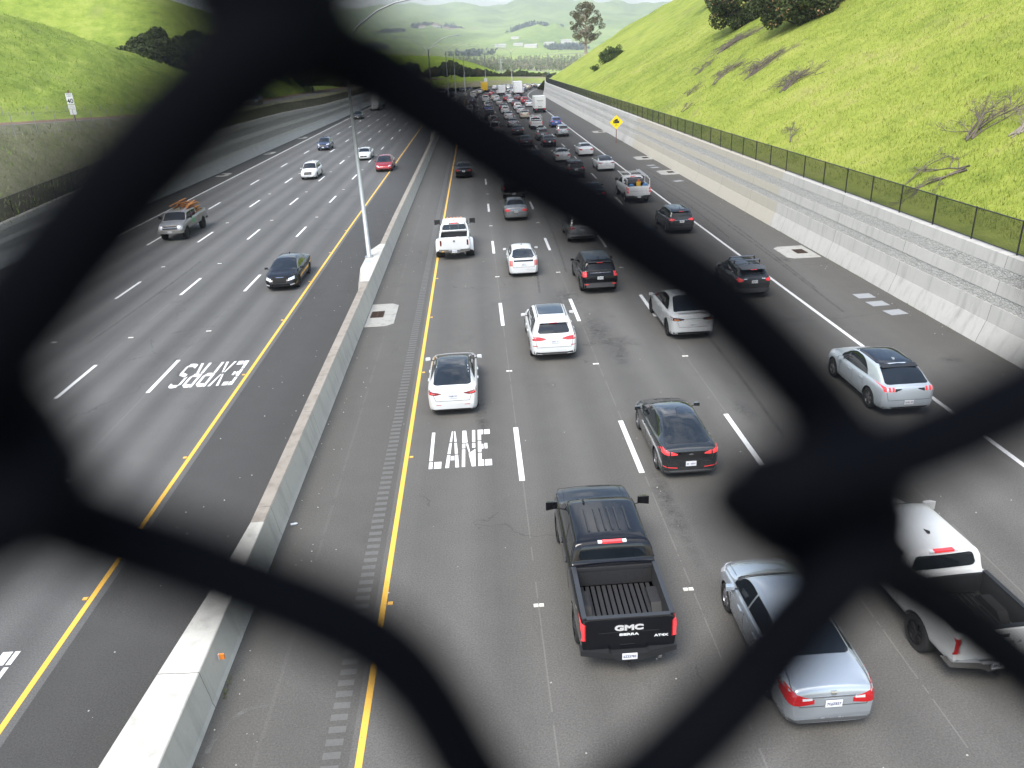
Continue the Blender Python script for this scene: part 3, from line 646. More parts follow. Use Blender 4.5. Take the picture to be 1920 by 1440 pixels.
def farmat():
    m = bpy.data.materials.new('distant_grassland'); t, b, o = nt(m); ob = obco(t)
    geo = t.nodes.new('ShaderNodeNewGeometry'); sp = N(t, 'ShaderNodeSeparateXYZ'); t.links.new(geo.outputs['Position'], sp.inputs[0])
    n1 = noise(t, ob, .004, 6, .6); n2 = noise(t, ob, .03, 5, .7); n3 = noise(t, ob, .0016, 3, .5)
    col = ramp(t, math_(t, 'ADD', math_(t, 'MULTIPLY', n1, .6), math_(t, 'MULTIPLY', n2, .4)), [(.36, (.14, .21, .055)), (.5, (.25, .34, .085)), (.62, (.34, .42, .12))])
    wood = math_(t, 'MULTIPLY', math_(t, 'SUBTRACT', noise(t, ob, .0045, 6, .7), .66), 14, clamp=True)  # dark far-hill patches: forest tone, with cloud shadow painted into the colour
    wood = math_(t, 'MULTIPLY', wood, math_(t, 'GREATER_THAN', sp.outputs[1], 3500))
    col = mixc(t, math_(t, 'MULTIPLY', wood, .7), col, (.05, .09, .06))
    # cultivated valley floor: strips of different crops between 900 m and 2.9 km
    mp = N(t, 'ShaderNodeMapping'); mp.inputs['Scale'].default_value = (.0011, .0052, 1); mp.inputs['Rotation'].default_value = (0, 0, .08); t.links.new(ob, mp.inputs[0])
    vo = N(t, 'ShaderNodeTexVoronoi', Scale=1.0); t.links.new(mp.outputs[0], vo.inputs['Vector'])
    vs = N(t, 'ShaderNodeSeparateColor'); t.links.new(vo.outputs['Color'], vs.inputs[0])
    crop = ramp(t, vs.outputs[0], [(.0, (.24, .38, .06)), (.3, (.38, .44, .08)), (.5, (.19, .19, .12)), (.7, (.28, .42, .07)), (.9, (.27, .24, .17))])
    fl = math_(t, 'MULTIPLY', math_(t, 'LESS_THAN', sp.outputs[1], 2850), math_(t, 'GREATER_THAN', sp.outputs[1], 930))
    col = mixc(t, math_(t, 'MULTIPLY', fl, .85), col, crop)
    near = math_(t, 'LESS_THAN', sp.outputs[1], 760)
    col = mixc(t, near, col, ramp(t, n2, [(.35, (.17, .25, .02)), (.65, (.27, .36, .04))]))
    bm_ = math_(t, 'MULTIPLY', math_(t, 'LESS_THAN', sp.outputs[1], 430), math_(t, 'MULTIPLY', math_(t, 'SUBTRACT', noise(t, ob, .035, 4, .6, scl=(.6, 1.6, 1)), .36), 6, clamp=True))
    col = mixc(t, bm_, col, (.24, .215, .15))
    t.links.new(col, b.inputs['Base Color']); b.inputs['Roughness'].default_value = .95; b.inputs['Specular IOR Level'].default_value = .1
    return m
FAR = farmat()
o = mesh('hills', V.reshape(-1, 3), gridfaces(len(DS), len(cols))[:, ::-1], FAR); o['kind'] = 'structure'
FT = BVHTree.FromPolygons([tuple(p) for p in V.reshape(-1, 3)], [tuple(int(i) for i in f) for f in gridfaces(len(DS), len(cols))])
def on_far(px, D):
    x, y, u = ray(px, 100); h = math.hypot(x, y); X = x/h*D; Y = y/h*D
    hit = FT.ray_cast(Vector((X, Y, 3000)), Vector((0, 0, -1))); return Vector((X, Y, hit[0].z if hit[0] else 0))
# base ground reaching past the horizon below everything
mb = MB(); S = 9000
o = mesh('ground', [(-S, -400, -5), (S, -400, -5), (S, 345, -5), (-S, 345, -5)], [(0, 1, 2, 3)], BANK, smooth=False); o['kind'] = 'structure'
V = [(-S, 345, -5), (S, 345, -5), (S, 12000, -260), (-S, 12000, -260)]
o = mesh('ground', V, [(0, 1, 2, 3)], FAR, smooth=False); o['kind'] = 'structure'

# ================================================================== GRASS TUFTS on the hillsides
def tufts(name, n, zfun, gen, h0, h1, mats, wide=.10):
    X, Y = gen(n); Z = zfun(X, Y); n = len(X)
    ang = RNG.random(n)*2*np.pi; hh = h0+(h1-h0)*RNG.random(n)**2; w = wide*(.5+RNG.random(n))*hh*3
    lean = (RNG.random((n, 2))-.5)*1.3
    dx, dy = np.cos(ang)*w*.5, np.sin(ang)*w*.5
    b0 = np.stack([X-dx, Y-dy, Z-.05], -1); b1 = np.stack([X+dx, Y+dy, Z-.05], -1); tp = np.stack([X+lean[:, 0]*hh, Y+lean[:, 1]*hh, Z+hh], -1)
    V = np.stack([b0, b1, tp], 1).reshape(-1, 3); F = np.arange(3*n).reshape(n, 3)
    o = mesh(name, V, F, mats, mi=RNG.integers(0, len(mats), n), smooth=False); o['kind'] = 'stuff'; o['label'] = 'long spring grass tufts growing on the hillside'; o['category'] = 'grass'
    return o
def blade(name, c): 
    return simple(name, c, .8, spec=.2, var=.35, vs=.4)
GB = [blade('blade_a', (.21, .27, .04)), blade('blade_b', (.27, .32, .055)), blade('blade_c', (.34, .35, .10)), blade('blade_d', (.15, .20, .035)), blade('blade_e', (.33, .29, .15))]
def gen_r(n):
    Y = 24+np.abs(RNG.random(n)**1.6)*150; X = 22.6+RNG.random(n)**.9*(8+Y*.26); return X, Y
tufts('hillside_grass', 300000, z_right, gen_r, .06, .24, [G_R]*7+[GB[2], GB[3]], wide=.08)
def gen_l(n):
    Y = 55+RNG.random(n)*105; X = -45.2-RNG.random(n)*24; return X, Y
GL_ = [blade('blade_f', (.16, .25, .045)), blade('blade_g', (.22, .31, .06)), blade('blade_h', (.11, .18, .03))]
tufts('hillside_grass', 70000, z_left, gen_l, .08, .28, [G_L, G_L, G_L, GL_[1], GL_[2]])
def gen_b(n):
    Y = 40+RNG.random(n)*120; t = RNG.random(n); return (-32.5-5.3*t), Y
tufts('bank_weeds', 14000, lambda X, Y: 4.04*np.vectorize(HL)(Y)+( -32.4-X)/5.6*(ZF(Y)-4.04*np.vectorize(HL)(Y)), gen_b, .08, .3, [blade('weed_a', (.17, .19, .09)), blade('weed_b', (.26, .25, .16)), GL_[0]])['label'] = 'rough weeds covering the bank above the left wall'
# weeds along the foot of the barrier and right wall
def gen_w(n):
    k = RNG.random(n) < .5
    Y = np.where(k, 10+RNG.random(n)**1.5*7, 24+RNG.random(n)*40); cl = np.sin(Y*2.1)+np.sin(Y*.77+1) > -.2
    X = np.where(k, -5.93+RNG.random(n)*.09, 20.22+RNG.random(n)*.08); return X[cl], Y[cl]
o = tufts('weeds', 2600, lambda X, Y: X*0, gen_w, .03, .10, [blade('weed_c', (.10, .14, .03)), blade('weed_d', (.20, .20, .06)), blade('weed_e', (.13, .10, .06))]); o['label'] = 'small weeds in the joint at the foot of the concrete barriers'

# ================================================================== TREES
def leafmat(name, cols):
    m = bpy.data.materials.new(name); t, b, o = nt(m); ob = obco(t)
    k = math_(t, 'ADD', math_(t, 'MULTIPLY', noise(t, ob, .55, 4, .7), .55), math_(t, 'MULTIPLY', noise(t, ob, 4.5, 3, .7), .45))
    t.links.new(ramp(t, k, [(.38, cols[0]), (.52, cols[1]), (.64, cols[2])]), b.inputs['Base Color']); b.inputs['Roughness'].default_value = .7; b.inputs['Specular IOR Level'].default_value = .25
    return m
BARK = simple('bark', (.10, .08, .06), .9, var=.4, vs=3, bmp=.5); BARKP = simple('pale_bark', (.32, .27, .21), .8, var=.3, vs=2)
OAK = leafmat('oak_leaves', [(.030, .042, .014), (.060, .080, .024), (.12, .135, .045)])
OLIV = leafmat('olive_leaves', [(.05, .055, .018), (.10, .10, .03), (.17, .15, .05)])
EUC = leafmat('gum_leaves', [(.055, .055, .025), (.11, .10, .045), (.20, .15, .08)])
SHR = leafmat('shrub_leaves', [(.03, .05, .012), (.06, .09, .02), (.10, .14, .035)])
DEADL = leafmat('dead_leaves', [(.30, .17, .09), (.45, .26, .15), (.55, .36, .22)])
def leaves(centres, n_each, leaf, spread, mats, flat=1., frac2=0.):
    C = []; 
    for (c, r) in centres:
        k = int(n_each*max(.3, r**2)); u = RNG.normal(size=(k, 3)); u /= np.linalg.norm(u, axis=1)[:, None]
        rr = r*(.55+.5*RNG.random(k)**.6); p = np.array(c)+u*rr[:, None]*np.array([1, 1, flat]); C.append(p)
    C = np.concatenate(C); n = len(C)
    a = RNG.normal(size=(n, 3)); a /= np.linalg.norm(a, axis=1)[:, None]; b = RNG.normal(size=(n, 3)); b -= (a*b).sum(1)[:, None]*a; b /= np.linalg.norm(b, axis=1)[:, None]
    s = leaf*(.55+.9*RNG.random(n))[:, None]
    V = np.stack([C-a*s, C-b*s*.55, C+a*s, C+b*s*.55], 1).reshape(-1, 3); F = np.arange(4*n).reshape(n, 4)
    mi = (RNG.random(n) < frac2).astype(int) if frac2 else np.zeros(n, int)
    return V, F, mi
def tree(name, H, Rw, trunk_h, nclump, n_each, leaf, mat, bark, clump_r=(.8, 1.5), shape='round', seed=1, lean=0., flat=.8, frac2=0, mat2=None, droop=0):
    rs = random.Random(seed); root = empty(name); tr = MB(); cs = []
    r0 = .035*H
    top = Vector((lean*H*.3, 0, H*.72))
    tr.tube([(0, 0, -.6), (0, 0, .3), (lean*H*.1, .0, trunk_h), tuple(Vector((lean*H*.2, .1, (trunk_h+H*.72)/2))), tuple(top)], [r0*1.5, r0, r0*.75, r0*.5, r0*.15], 9)
    for i in range(nclump):
        t = rs.random(); az = rs.random()*2*math.pi
        if shape == 'round':
            el = math.asin(rs.uniform(-.45 if trunk_h > .3 else -.97, 1)); rad = rs.uniform(.55, 1); cz = (H+trunk_h)/2; hz = (H-trunk_h)/2
            c = Vector((math.cos(az)*math.cos(el)*Rw*rad, math.sin(az)*math.cos(el)*Rw*rad, cz+math.sin(el)*hz*rad))
        else:
            z = trunk_h+(H-trunk_h)*(i+.5)/nclump; k = (z-trunk_h)/(H-trunk_h); w = math.sin(math.pi*min(1, k*.8+.18))**.8
            rad = rs.uniform(.35, 1)*Rw*w; c = Vector((math.cos(az)*rad+lean*H*.2*k, math.sin(az)*rad, z+rs.uniform(-.5, .5)))
        r = rs.uniform(*clump_r); cs.append((tuple(c), r))
        if i % 2 == 0 or shape != 'round':
            s = Vector((lean*c.z*.25, 0, max(trunk_h*.7, min(H*.68, c.z-rad*.5-.5)))); mid = (s+c)/2+Vector((0, 0, -.05*H if droop else .04*H))
            tr.tube([s, mid, c], [r0*.42, r0*.25, r0*.06], 5)
    tr.build('trunk', bark, root, True)
    V, F, mi = leaves(cs, n_each, leaf, 1, None, flat, frac2); mesh('crown', V, F, [mat]+([mat2] if mat2 else []), root, smooth=False, mi=mi)
    return root
def place(proto, used, loc, rz, sc, label, cat='tree', group=None):
    if id(proto) not in used: o = proto; used.add(id(proto)); o.location = loc; o.rotation_euler = (0, 0, rz); o.scale = (sc,)*3
    else: o = dup(proto, loc, rz, scale=sc)
    return tag(o, label, cat, group)
used = set()
def hill_pt(px, py):                      # where this direction meets the right hillside
    x, y, u = ray(px, py); t = 25.
    while t < 500:
        X, Y, Z = x*t, y*t, CAM_H+u*t
        if X > 22 and Z < float(z_right(np.array(X), np.array(Y))): return (X, Y, Z)
        t += .25
    return (x*270, y*270, CAM_H+u*270)
# big oaks on the right hillside
oakA = tree('oak_tree', 8.5, 6.0, .2, 60, 300, .20, OAK, BARK, (1.0, 1.9), seed=3, frac2=.035, mat2=DEADL, flat=.9)
oakB = tree('oak_tree', 7.5, 5.8, .2, 60, 300, .20, OAK, BARK, (.9, 1.8), seed=5, frac2=.05, mat2=DEADL, flat=.9)
x, y, z = hill_pt(1400, 42); oa = place(oakA, used, (x, y+1, z-.9), 0, 1., 'large dark evergreen oak spreading at the top of the right hillside')
x, y, z = hill_pt(1508, 40); ob_ = place(oakB, used, (x, y+1, z-.9), .5, 1., 'dark evergreen oak with brown dead leaf patches on the right hillside')
x, y, z = hill_pt(1362, 2); place(oakA, used, (x+2, y+8, z), 2., .8, 'dark oak half out of view above the hill top oak pair, farther back')
x, y, z = hill_pt(1560, 2); place(oakB, used, (x+2, y+3, z), 3., .8, 'dark oak half out of view on the right of the hill top oak pair')
# tall gum tree on the crest
gum = tree('gum_tree', 15.5, 6.2, 4.0, 64, 120, .20, EUC, BARKP, (.7, 1.35), shape='cone', seed=8, flat=.8, droop=1)
x, y, z = hill_pt(1100, 96); place(gum, used, (x, y+2, z-.4), 0., 1.0, 'tall lone gum tree with open brownish crown on the crest of the right hill')
# shrubs
shr = tree('shrub', 2.3, 1.9, .1, 20, 300, .12, SHR, BARK, (.5, .9), seed=12)
x, y, z = hill_pt(1142, 114); place(shr, used, (x, y, z-.3), 0, 1.25, 'dark green shrub clump on the far part of the right hillside', 'shrub')
x, y, z = hill_pt(1156, 105); place(shr, used, (x, y, z-.3), 1.1, 1.0, 'upper dark shrub joined to the clump on the right hillside', 'shrub')
x, y, z = hill_pt(1117, 132); place(shr, used, (x, y, z-.3), 2.1, .6, 'smallest lone shrub low on the far right hillside', 'shrub')
# left oaks beside the frontage road
oakC = tree('oak_tree', 11, 6.8, 1.0, 54, 230, .26, OAK, BARK, (1.2, 2.2), seed=21)
for (X, Y, s, rz, lb) in ((-62, 168, 1.1, 0, 'leftmost dark oak standing on the grassy saddle between the two left hills'), (-55, 176, 1.15, 1, 'broad dark oak beside the frontage road left of the grass slope'), (-50.5, 184, .95, 2, 'dark oak overhanging the dirt verge where the parked vehicle stands'),
                          (-46.5, 214, .75, 3, 'dark oak right of the grass slope above the frontage road'), (-43.0, 226, .75, .6, 'low spreading oak with visible trunk beside the frontage road'), (-48, 236, 1.0, 1.9, 'dark oak behind the low spreading oak on the left'), (-66, 182, 1.0, 4, 'dark oak behind the leftmost saddle oak')):
    place(oakC, used, (X, Y, float(z_left(np.array(X), np.array(Y)))-.4), rz, s, lb)
bare = empty('bare_tree'); mb = MB(); mb.tube([(0, 0, -.3), (.1, 0, 2.2), (.5, 0, 4.2)], [.22, .15, .07], 7)
for k in range(9):
    a = k*2.4; s = Vector((.1+.04*k, 0, 2+.25*k)); mb.tube([s, s+Vector((math.cos(a)*.9, math.sin(a)*.9, .5)), s+Vector((math.cos(a)*2, math.sin(a)*2, .6))], [.07, .04, .015], 5)
mb.build('trunk', BARK, bare, True); X, Y = -80, 215; bare.location = (X, Y, float(z_left(np.array(X), np.array(Y)))); tag(bare, 'small bare leafless tree on the far left hill', 'tree')
# band of oaks beyond the far end of the road
oakD = tree('oak_tree', 9, 6.0, .6, 40, 130, .36, OAK, BARK, (1.4, 2.4), seed=31); olv = tree('oak_tree', 8, 5.6, .6, 36, 130, .36, OLIV, BARK, (1.4, 2.2), seed=33)
k = 0
for (px, D, s, pr, lb) in ((610, 300, 1.6, 0, 'huge dark oak behind the left wall end'), (650, 330, 1.5, 0, 'large dark oak left of the far double lamp post'), (690, 345, 1.5, 0, 'large dark oak just left of the far lamp posts'), (728, 350, 1.3, 0, 'round dark oak left of the nearer far lamp post'), (765, 372, 1.25, 0, 'dark oak just behind the double arm lamp post'),
        (800, 385, .95, 1, 'brownish olive oak right of the double arm lamp post'), (843, 395, 1.45, 0, 'tallest round dark oak in the far tree line'), (815, 400, 1.0, 0, 'dark oak left of the tallest round oak'), (872, 405, 1.0, 0, 'dark oak right of the tallest round oak'), (893, 410, 1.0, 1, 'olive oak in the middle of the far tree line'), (908, 414, .85, 0, 'low dark oak beside the far lamp post with a sign'),
        (925, 420, .65, 0, 'small dark bush tree right of the sign lamp post'), (938, 424, .6, 0, 'smallest dark bush in the far tree line'), (954, 440, .95, 1, 'yellowish round tree in the far tree line'), (972, 430, .85, 0, 'deep green tree right of the yellowish round tree'), (985, 432, .8, 0, 'deep green tree second right of the yellowish tree'),
        (999, 434, .7, 0, 'deep green tree near the end of the right wall'), (1012, 436, .75, 1, 'brown green tree at the end of the right wall'), (1022, 440, .7, 0, 'last dark tree peeking over the right wall fence')):
    p = on_far(px, D); place((oakD, olv)[pr], used, (p.x, p.y, p.z-.6), k*1.3, s*.62, lb, 'tree', 'trees beyond the end of the road'); k += 1
# valley woodland reads as one mass
n = 3600; pts = []
rs = random.Random(5)
CS = []
Vt = []; Ft = []
for i in range(1000):
    px = rs.uniform(860, 1110); D = rs.uniform(1150, 1750)
    if rs.random() < .25: px = rs.uniform(600, 1110); D = rs.uniform(1850, 2050)
    p = on_far(px, D); CS.append((p, rs.uniform(2.5, 6.5), rs.random()))
C = np.array([c[0] for c in CS]); hh = np.array([c[1] for c in CS]); N_ = 26
u = RNG.normal(size=(len(C), N_, 3)); u /= np.linalg.norm(u, axis=2)[:, :, None]
P = C[:, None, :]+u*hh[:, None, None]*np.array([.55, .55, 1.0])*(.4+.6*RNG.random((len(C), N_, 1)))+np.array([0, 0, 1])*hh[:, None, None]
P = P.reshape(-1, 3); n = len(P); a = RNG.normal(size=(n, 3)); a /= np.linalg.norm(a, axis=1)[:, None]; b = RNG.normal(size=(n, 3)); b /= np.linalg.norm(b, axis=1)[:, None]; s = 1.1
V = np.stack([P-a*s, P-b*s, P+a*s, P+b*s], 1).reshape(-1, 3)
o = mesh('woodland', V, np.arange(4*n).reshape(n, 4), [leafmat('wood_a', [(.16, .145, .10), (.24, .22, .14), (.34, .31, .18)]), leafmat('wood_b', [(.08, .11, .055), (.15, .18, .075), (.33, .36, .10)])], smooth=False, mi=np.repeat((np.array([c[2] for c in CS]) > .55).astype(int), N_))
o['kind'] = 'stuff'; o['label'] = 'distant bare and green woodland across the valley floor'; o['category'] = 'woodland'
# distant dark tree groups on far hills
tr_ = []
for (px, D, w, nn) in ((786, 4300, 14, 26), (800, 4320, 20, 30), (858, 4300, 22, 50), (846, 4350, 12, 20), (985, 3450, 50, 60), (1010, 3900, 60, 60), (715, 3000, 16, 26), (700, 3020, 20, 26), (1065, 2850, 26, 40), (1040, 2820, 14, 20), (890, 2500, 60, 40), (740, 4000, 36, 60), (1085, 2830, 20, 26)):
    for _ in range(int(nn*.6)):
        p = on_far(px+rs.gauss(0, w*.35), D+rs.uniform(-60, 60)); tr_.append(p)
C = np.array(tr_); N_ = 14; u = RNG.normal(size=(len(C), N_, 3)); P = (C[:, None, :]+u*np.array([6, 6, 4.])+np.array([0, 0, 8])).reshape(-1, 3); n = len(P)
a = RNG.normal(size=(n, 3)); a /= np.linalg.norm(a, axis=1)[:, None]; b = RNG.normal(size=(n, 3)); b /= np.linalg.norm(b, axis=1)[:, None]; s = 5
V = np.stack([P-a*s, P-b*s, P+a*s, P+b*s], 1).reshape(-1, 3)
o = mesh('woodland', V, np.arange(4*n).reshape(n, 4), leafmat('wood_c', [(.05, .08, .06), (.07, .10, .07), (.10, .13, .08)]), smooth=False); o['kind'] = 'stuff'; o['label'] = 'dark tree groups scattered on the farthest hills'; o['category'] = 'woodland'
# far houses and sheds
WALLW = simple('pale_render', (.68, .64, .58), .8); ROOFB = simple('brown_roof', (.32, .22, .17), .8); ROOFW = simple('white_roof', (.50, .48, .45), .6)
def house(w, l, h, roofm):
    r = empty('house'); mb = MB(); mb.box(-w/2, w/2, -l/2, l/2, -1, h); mb.build('wall', WALLW, r)
    mb = MB(); e = .4; rh = w*.28
    mb.add([(-w/2-e, -l/2-e, h), (w/2+e, -l/2-e, h), (0, -l/2-e, h+rh), (-w/2-e, l/2+e, h), (w/2+e, l/2+e, h), (0, l/2+e, h+rh)], [(0, 1, 2), (3, 5, 4), (0, 2, 5, 3), (1, 4, 5, 2), (0, 3, 4, 1)]); mb.build('roof', roofm, r); return r
h1 = house(12, 22, 6, ROOFB); h2 = house(11, 30, 5, ROOFW); first = {0: True, 1: True}
hs = [(795+rs.uniform(0, 100), 4230+rs.uniform(-50, 60), 0) for _ in range(22)]+[(rs.uniform(930, 1090), rs.uniform(2850, 3150), 1) for _ in range(12)]+[(978+rs.uniform(-6, 30), 3900, 0) for _ in range(5)]
for i, (px, D, kd) in enumerate(hs):
    p = on_far(px, D); pr = (h1, h2)[kd]
    if first[kd]: o = pr; first[kd] = False; o.location = p; o.rotation_euler = (0, 0, 1.4)
    else: o = dup(pr, p, rs.uniform(1.1, 2.0), scale=rs.uniform(.8, 1.5))
    tag(o, 'tiny pale house among trees on the far hillside' if kd == 0 else 'tiny white industrial shed in the far valley town strip', 'house' if kd == 0 else 'shed', 'houses on the far hillside' if kd == 0 else 'sheds in the valley town')
# power pylon and factory chimney far away
def pylon(px, D, h, lb):
    p = on_far(px, D); r = empty('power_pylon', p); mb = MB(); b = h*.12
    for sx in (-1, 1):
        for sy in (-1, 1): mb.tube([(sx*b, sy*b, -2), (sx*b*.25, sy*b*.25, h*.7), (0, 0, h)], h*.012, 4)
    for z in (.7, .8, .9): mb.tube([(-h*.16, 0, h*z), (h*.16, 0, h*z)], h*.010, 4)
    for k in range(5): z = h*.14*k; w = b*(1-.75*k/5); mb.tube([(-w, -w, z), (w, -w, z+h*.13)], h*.007, 4); mb.tube([(w, -w, z), (-w, -w, z+h*.13)], h*.007, 4)
    mb.build('lattice', simple('pylon_steel', (.5, .5, .5), .5), r); tag(r, lb, 'pylon')
pylon(938, 1010, 17, 'pale lattice power pylon standing in the valley beyond the trees')
BADGE = simple('bright_badge', (.75, .74, .74), .35, .35)
# ================================================================== VEHICLES
def chaikin(P, n=2):
    for _ in range(n):
        Q = np.empty((P.shape[0], 2*P.shape[1]-2+2-0, 2)) if False else None
        a = P[:, :-1]*.75+P[:, 1:]*.25; b = P[:, :-1]*.25+P[:, 1:]*.75
        M = np.stack([a, b], 2).reshape(P.shape[0], -1, 2)
        P = np.concatenate([P[:, :1], M, P[:, -1:]], 1)
    return P
class Car:
    def __init__(s, name, L, W, prof, belt, wr, zb=.30, ends=None, wheels=(.95, 3.75), wr_r=.34, tyre_w=.235, paint_m=None, rim=ALLOY, flat=False, boxy=0., wh=None, flare=0.):
        s.name = name; s.L = L; s.W = W; s.H = max(p[1] for p in prof); s.prof = prof; s.belt = belt; s.wr = wr; s.zb = zb; s.wheels = wheels; s.R = wr_r; s.tw = tyre_w
        s.pm = paint_m; s.rim = rim; s.boxy = boxy; s.root = empty(name); s.wid = ends or [(0, .80), (.05, .86), (.18, .94), (.55, .985), (1.3, 1), (L-1.6, 1), (L-.9, .985), (L-.45, .94), (L-.18, .85), (L-.05, .72), (L, .62)]
        s.body = None; s.sm = MB()
    def W2(s, y): return pchip(y, s.wid)*s.W/2
    def sect(s, y):
        w = s.W2(y); zt = pchip(y, s.prof); bl = np.minimum(pchip(y, s.belt), zt-.025); L = s.L
        zb = s.zb+.10*np.exp(-y/.12)+.10*np.exp(-(L-y)/.15)
        h = zt-bl; Hc = s.H-float(np.interp(L/2, [p[0] for p in s.belt], [p[1] for p in s.belt])); k = np.clip(h/Hc, 0, 1.02)
        wc = w-.085; wr = wc-(wc-pchip(y, s.wr)*s.W/2)*k**.85
        e1 = np.minimum(.10, h*.55)*(1-.5*s.boxy); e2 = np.minimum(.035+.06*(1-k)*(k > .15), h*.35)
        md = zb+(bl-zb)*.45
        P = [(0*w, zb), (w*.72, zb), (w-.07, zb+.015), (w-.02, zb+.10), (w-.004, md), (w, zb+(bl-zb)*.68), (w-.012, bl-.09), (w-.05, bl-.015),
             (wc-.006, bl+np.minimum(.012, h*.1)), (wc+(wr-wc)*.35+.012*k, bl+(h-e1)*.35), (wc+(wr-wc)*.75+.012*k, bl+(h-e1)*.75), (wr+.004, zt-e1), (wr-.07, zt-e2), (wr*.55, zt-e2*.28), (0*w, zt)]
        return np.stack([np.stack([a+0*w, b+0*w], -1) for a, b in P], 1)
    def make_body(s, cut=None, ymin=0., extra=()):
        L = s.L; ys = np.unique(np.concatenate([np.arange(0, .42, .02), np.arange(.42, L-.42, .05), np.arange(L-.42, L, .02), [L]]+[np.array([e]) for e in extra])); ys = ys[ys >= ymin]
        S = chaikin(s.sect(ys), 2); n = S.shape[1]
        X = np.concatenate([S[:, :, 0], -S[:, -2:0:-1, 0]], 1); Z = np.concatenate([S[:, :, 1], S[:, -2:0:-1, 1]], 1); m = X.shape[1]
        V = np.stack([X, np.repeat(ys[:, None], m, 1), Z], -1).reshape(-1, 3); F = []
        for i in range(len(ys)-1):
            for k in range(m): F.append((i*m+k, i*m+(k+1) % m, (i+1)*m+(k+1) % m, (i+1)*m+k))
        F.append(tuple(range(m-1, -1, -1))); F.append(tuple((len(ys)-1)*m+k for k in range(m)))
        o = mesh('body', V, F, [s.pm, TRIM, LINER])
        s.body = o
        # wheel housings (and the load bed of a pickup) are cut out of the solid
        bm = MB()
        for yw in s.wheels:
            for sx in (-1, 1): bm.tube([(sx*(s.W/2-.30), yw, s.R+.015), (sx*(s.W/2+.2), yw, s.R+.015)], s.R*1.13, 28)
        cutter = bm.build('cut', [TRIM]); cuts = [(cutter, 1)]
        if cut:
            bm = MB(); bm.box(*cut); cuts.append((bm.build('cut', [LINER]), 2))
        for c, mi in cuts:
            md = o.modifiers.new('b', 'BOOLEAN'); md.object = c; md.operation = 'DIFFERENCE'; md.solver = 'EXACT'; md.material_mode = 'TRANSFER'
        dg = bpy.context.evaluated_depsgraph_get(); me = bpy.data.meshes.new_from_object(o.evaluated_get(dg)); o.modifiers.clear(); old = o.data; o.data = me; me.name = 'body'; bpy.data.meshes.remove(old)
        for c, mi in cuts: 
            d = c.data; bpy.data.objects.remove(c, do_unlink=True); bpy.data.meshes.remove(d)
        me.update(); nrm = [p.normal.copy() for p in me.polygons]
        for p in me.polygons:
            p.use_smooth = True
            mname = me.materials[p.material_index].name if p.material_index < len(me.materials) and me.materials[p.material_index] else ''
        me.set_sharp_from_angle(angle=R(38))
        s.bvh = BVHTree.FromPolygons([v.co.copy() for v in me.vertices], [tuple(p.vertices) for p in me.polygons])
        o.parent = s.root
    def hit(s, d, a, b):
        if d == 'R': o, r = Vector((a, -3, b)), Vector((0, 1, 0))
        elif d == 'F': o, r = Vector((a, s.L+3, b)), Vector((0, -1, 0))
        elif d == 'T': o, r = Vector((a, b, 4)), Vector((0, 0, -1))
        else: o, r = Vector((3*(1 if d == 'S' else -1), a, b)), Vector((-1 if d == 'S' else 1, 0, 0))
        h = s.bvh.ray_cast(o, r)
        if h[0] is None:
            q = o.copy(); q += r*3; h = s.bvh.find_nearest(q)
            return h[0], h[1]
        n = h[1] if h[1].dot(r) < 0 else -h[1]
        return h[0], n
    def panel(s, name, d, bot, top, mat, nu=14, nv=5, off_=.006, skirt=.02, parent=None, label=None, mb=None, mi=0):
        """a conformal panel: bottom and top edge polylines projected on the body along direction d"""
        def res(pl, t):
            ls = [0]
            for i in range(1, len(pl)): ls.append(ls[-1]+math.hypot(pl[i][0]-pl[i-1][0], pl[i][1]-pl[i-1][1]))
            return (np.interp(t*ls[-1], ls, [p[0] for p in pl]), np.interp(t*ls[-1], ls, [p[1] for p in pl]))
        V = []; F = []
        for j in range(nv+1):
            for i in range(nu+1):
                A = res(bot, i/nu); B = res(top, i/nu); t = j/nv; p, n = s.hit(d, A[0]*(1-t)+B[0]*t, A[1]*(1-t)+B[1]*t); V.append(p+n*off_)
        w = nu+1
        for j in range(nv):
            for i in range(nu): F.append((j*w+i, j*w+i+1, (j+1)*w+i+1, (j+1)*w+i))
        ring = [i for i in range(w)]+[j*w+nu for j in range(1, nv+1)]+[nv*w+i for i in range(nu-1, -1, -1)]+[j*w for j in range(nv-1, 0, -1)]
        c = sum((Vector(v) for v in V), Vector())/len(V); base = len(V)
        dirv = {'R': Vector((0, 1, 0)), 'F': Vector((0, -1, 0)), 'T': Vector((0, 0, -1)), 'S': Vector((-1, 0, 0)), 'Z': Vector((1, 0, 0))}[d]
        for k in ring: V.append(Vector(V[k])+dirv*skirt)
        for a in range(len(ring)): b = (a+1) % len(ring); F.append((ring[a], base+a, base+b, ring[b]))
        if d in ('F', 'Z'): F = [f[::-1] for f in F]
        if mb is not None: mb.add(V, F, mi); return None
        o = mesh(name, V, F, mat, parent or s.root); 
        if label: o['label'] = label
        o.data.set_sharp_from_angle(angle=R(50))
        return o
    def rr(s, x0, x1, z0, z1, r, top_in=0., bot_in=0.):
        """rounded quad as bottom/top polylines; *_in narrows that edge"""
        b = [(x0+bot_in, z0+r), (x0+bot_in+r*.3, z0+r*.3), (x0+bot_in+r, z0), (x1-bot_in-r, z0), (x1-bot_in-r*.3, z0+r*.3), (x1-bot_in, z0+r)]
        t = [(x0+top_in, z1-r), (x0+top_in+r*.3, z1-r*.3), (x0+top_in+r, z1), (x1-top_in-r, z1), (x1-top_in-r*.3, z1-r*.3), (x1-top_in, z1-r)]
        return b, t
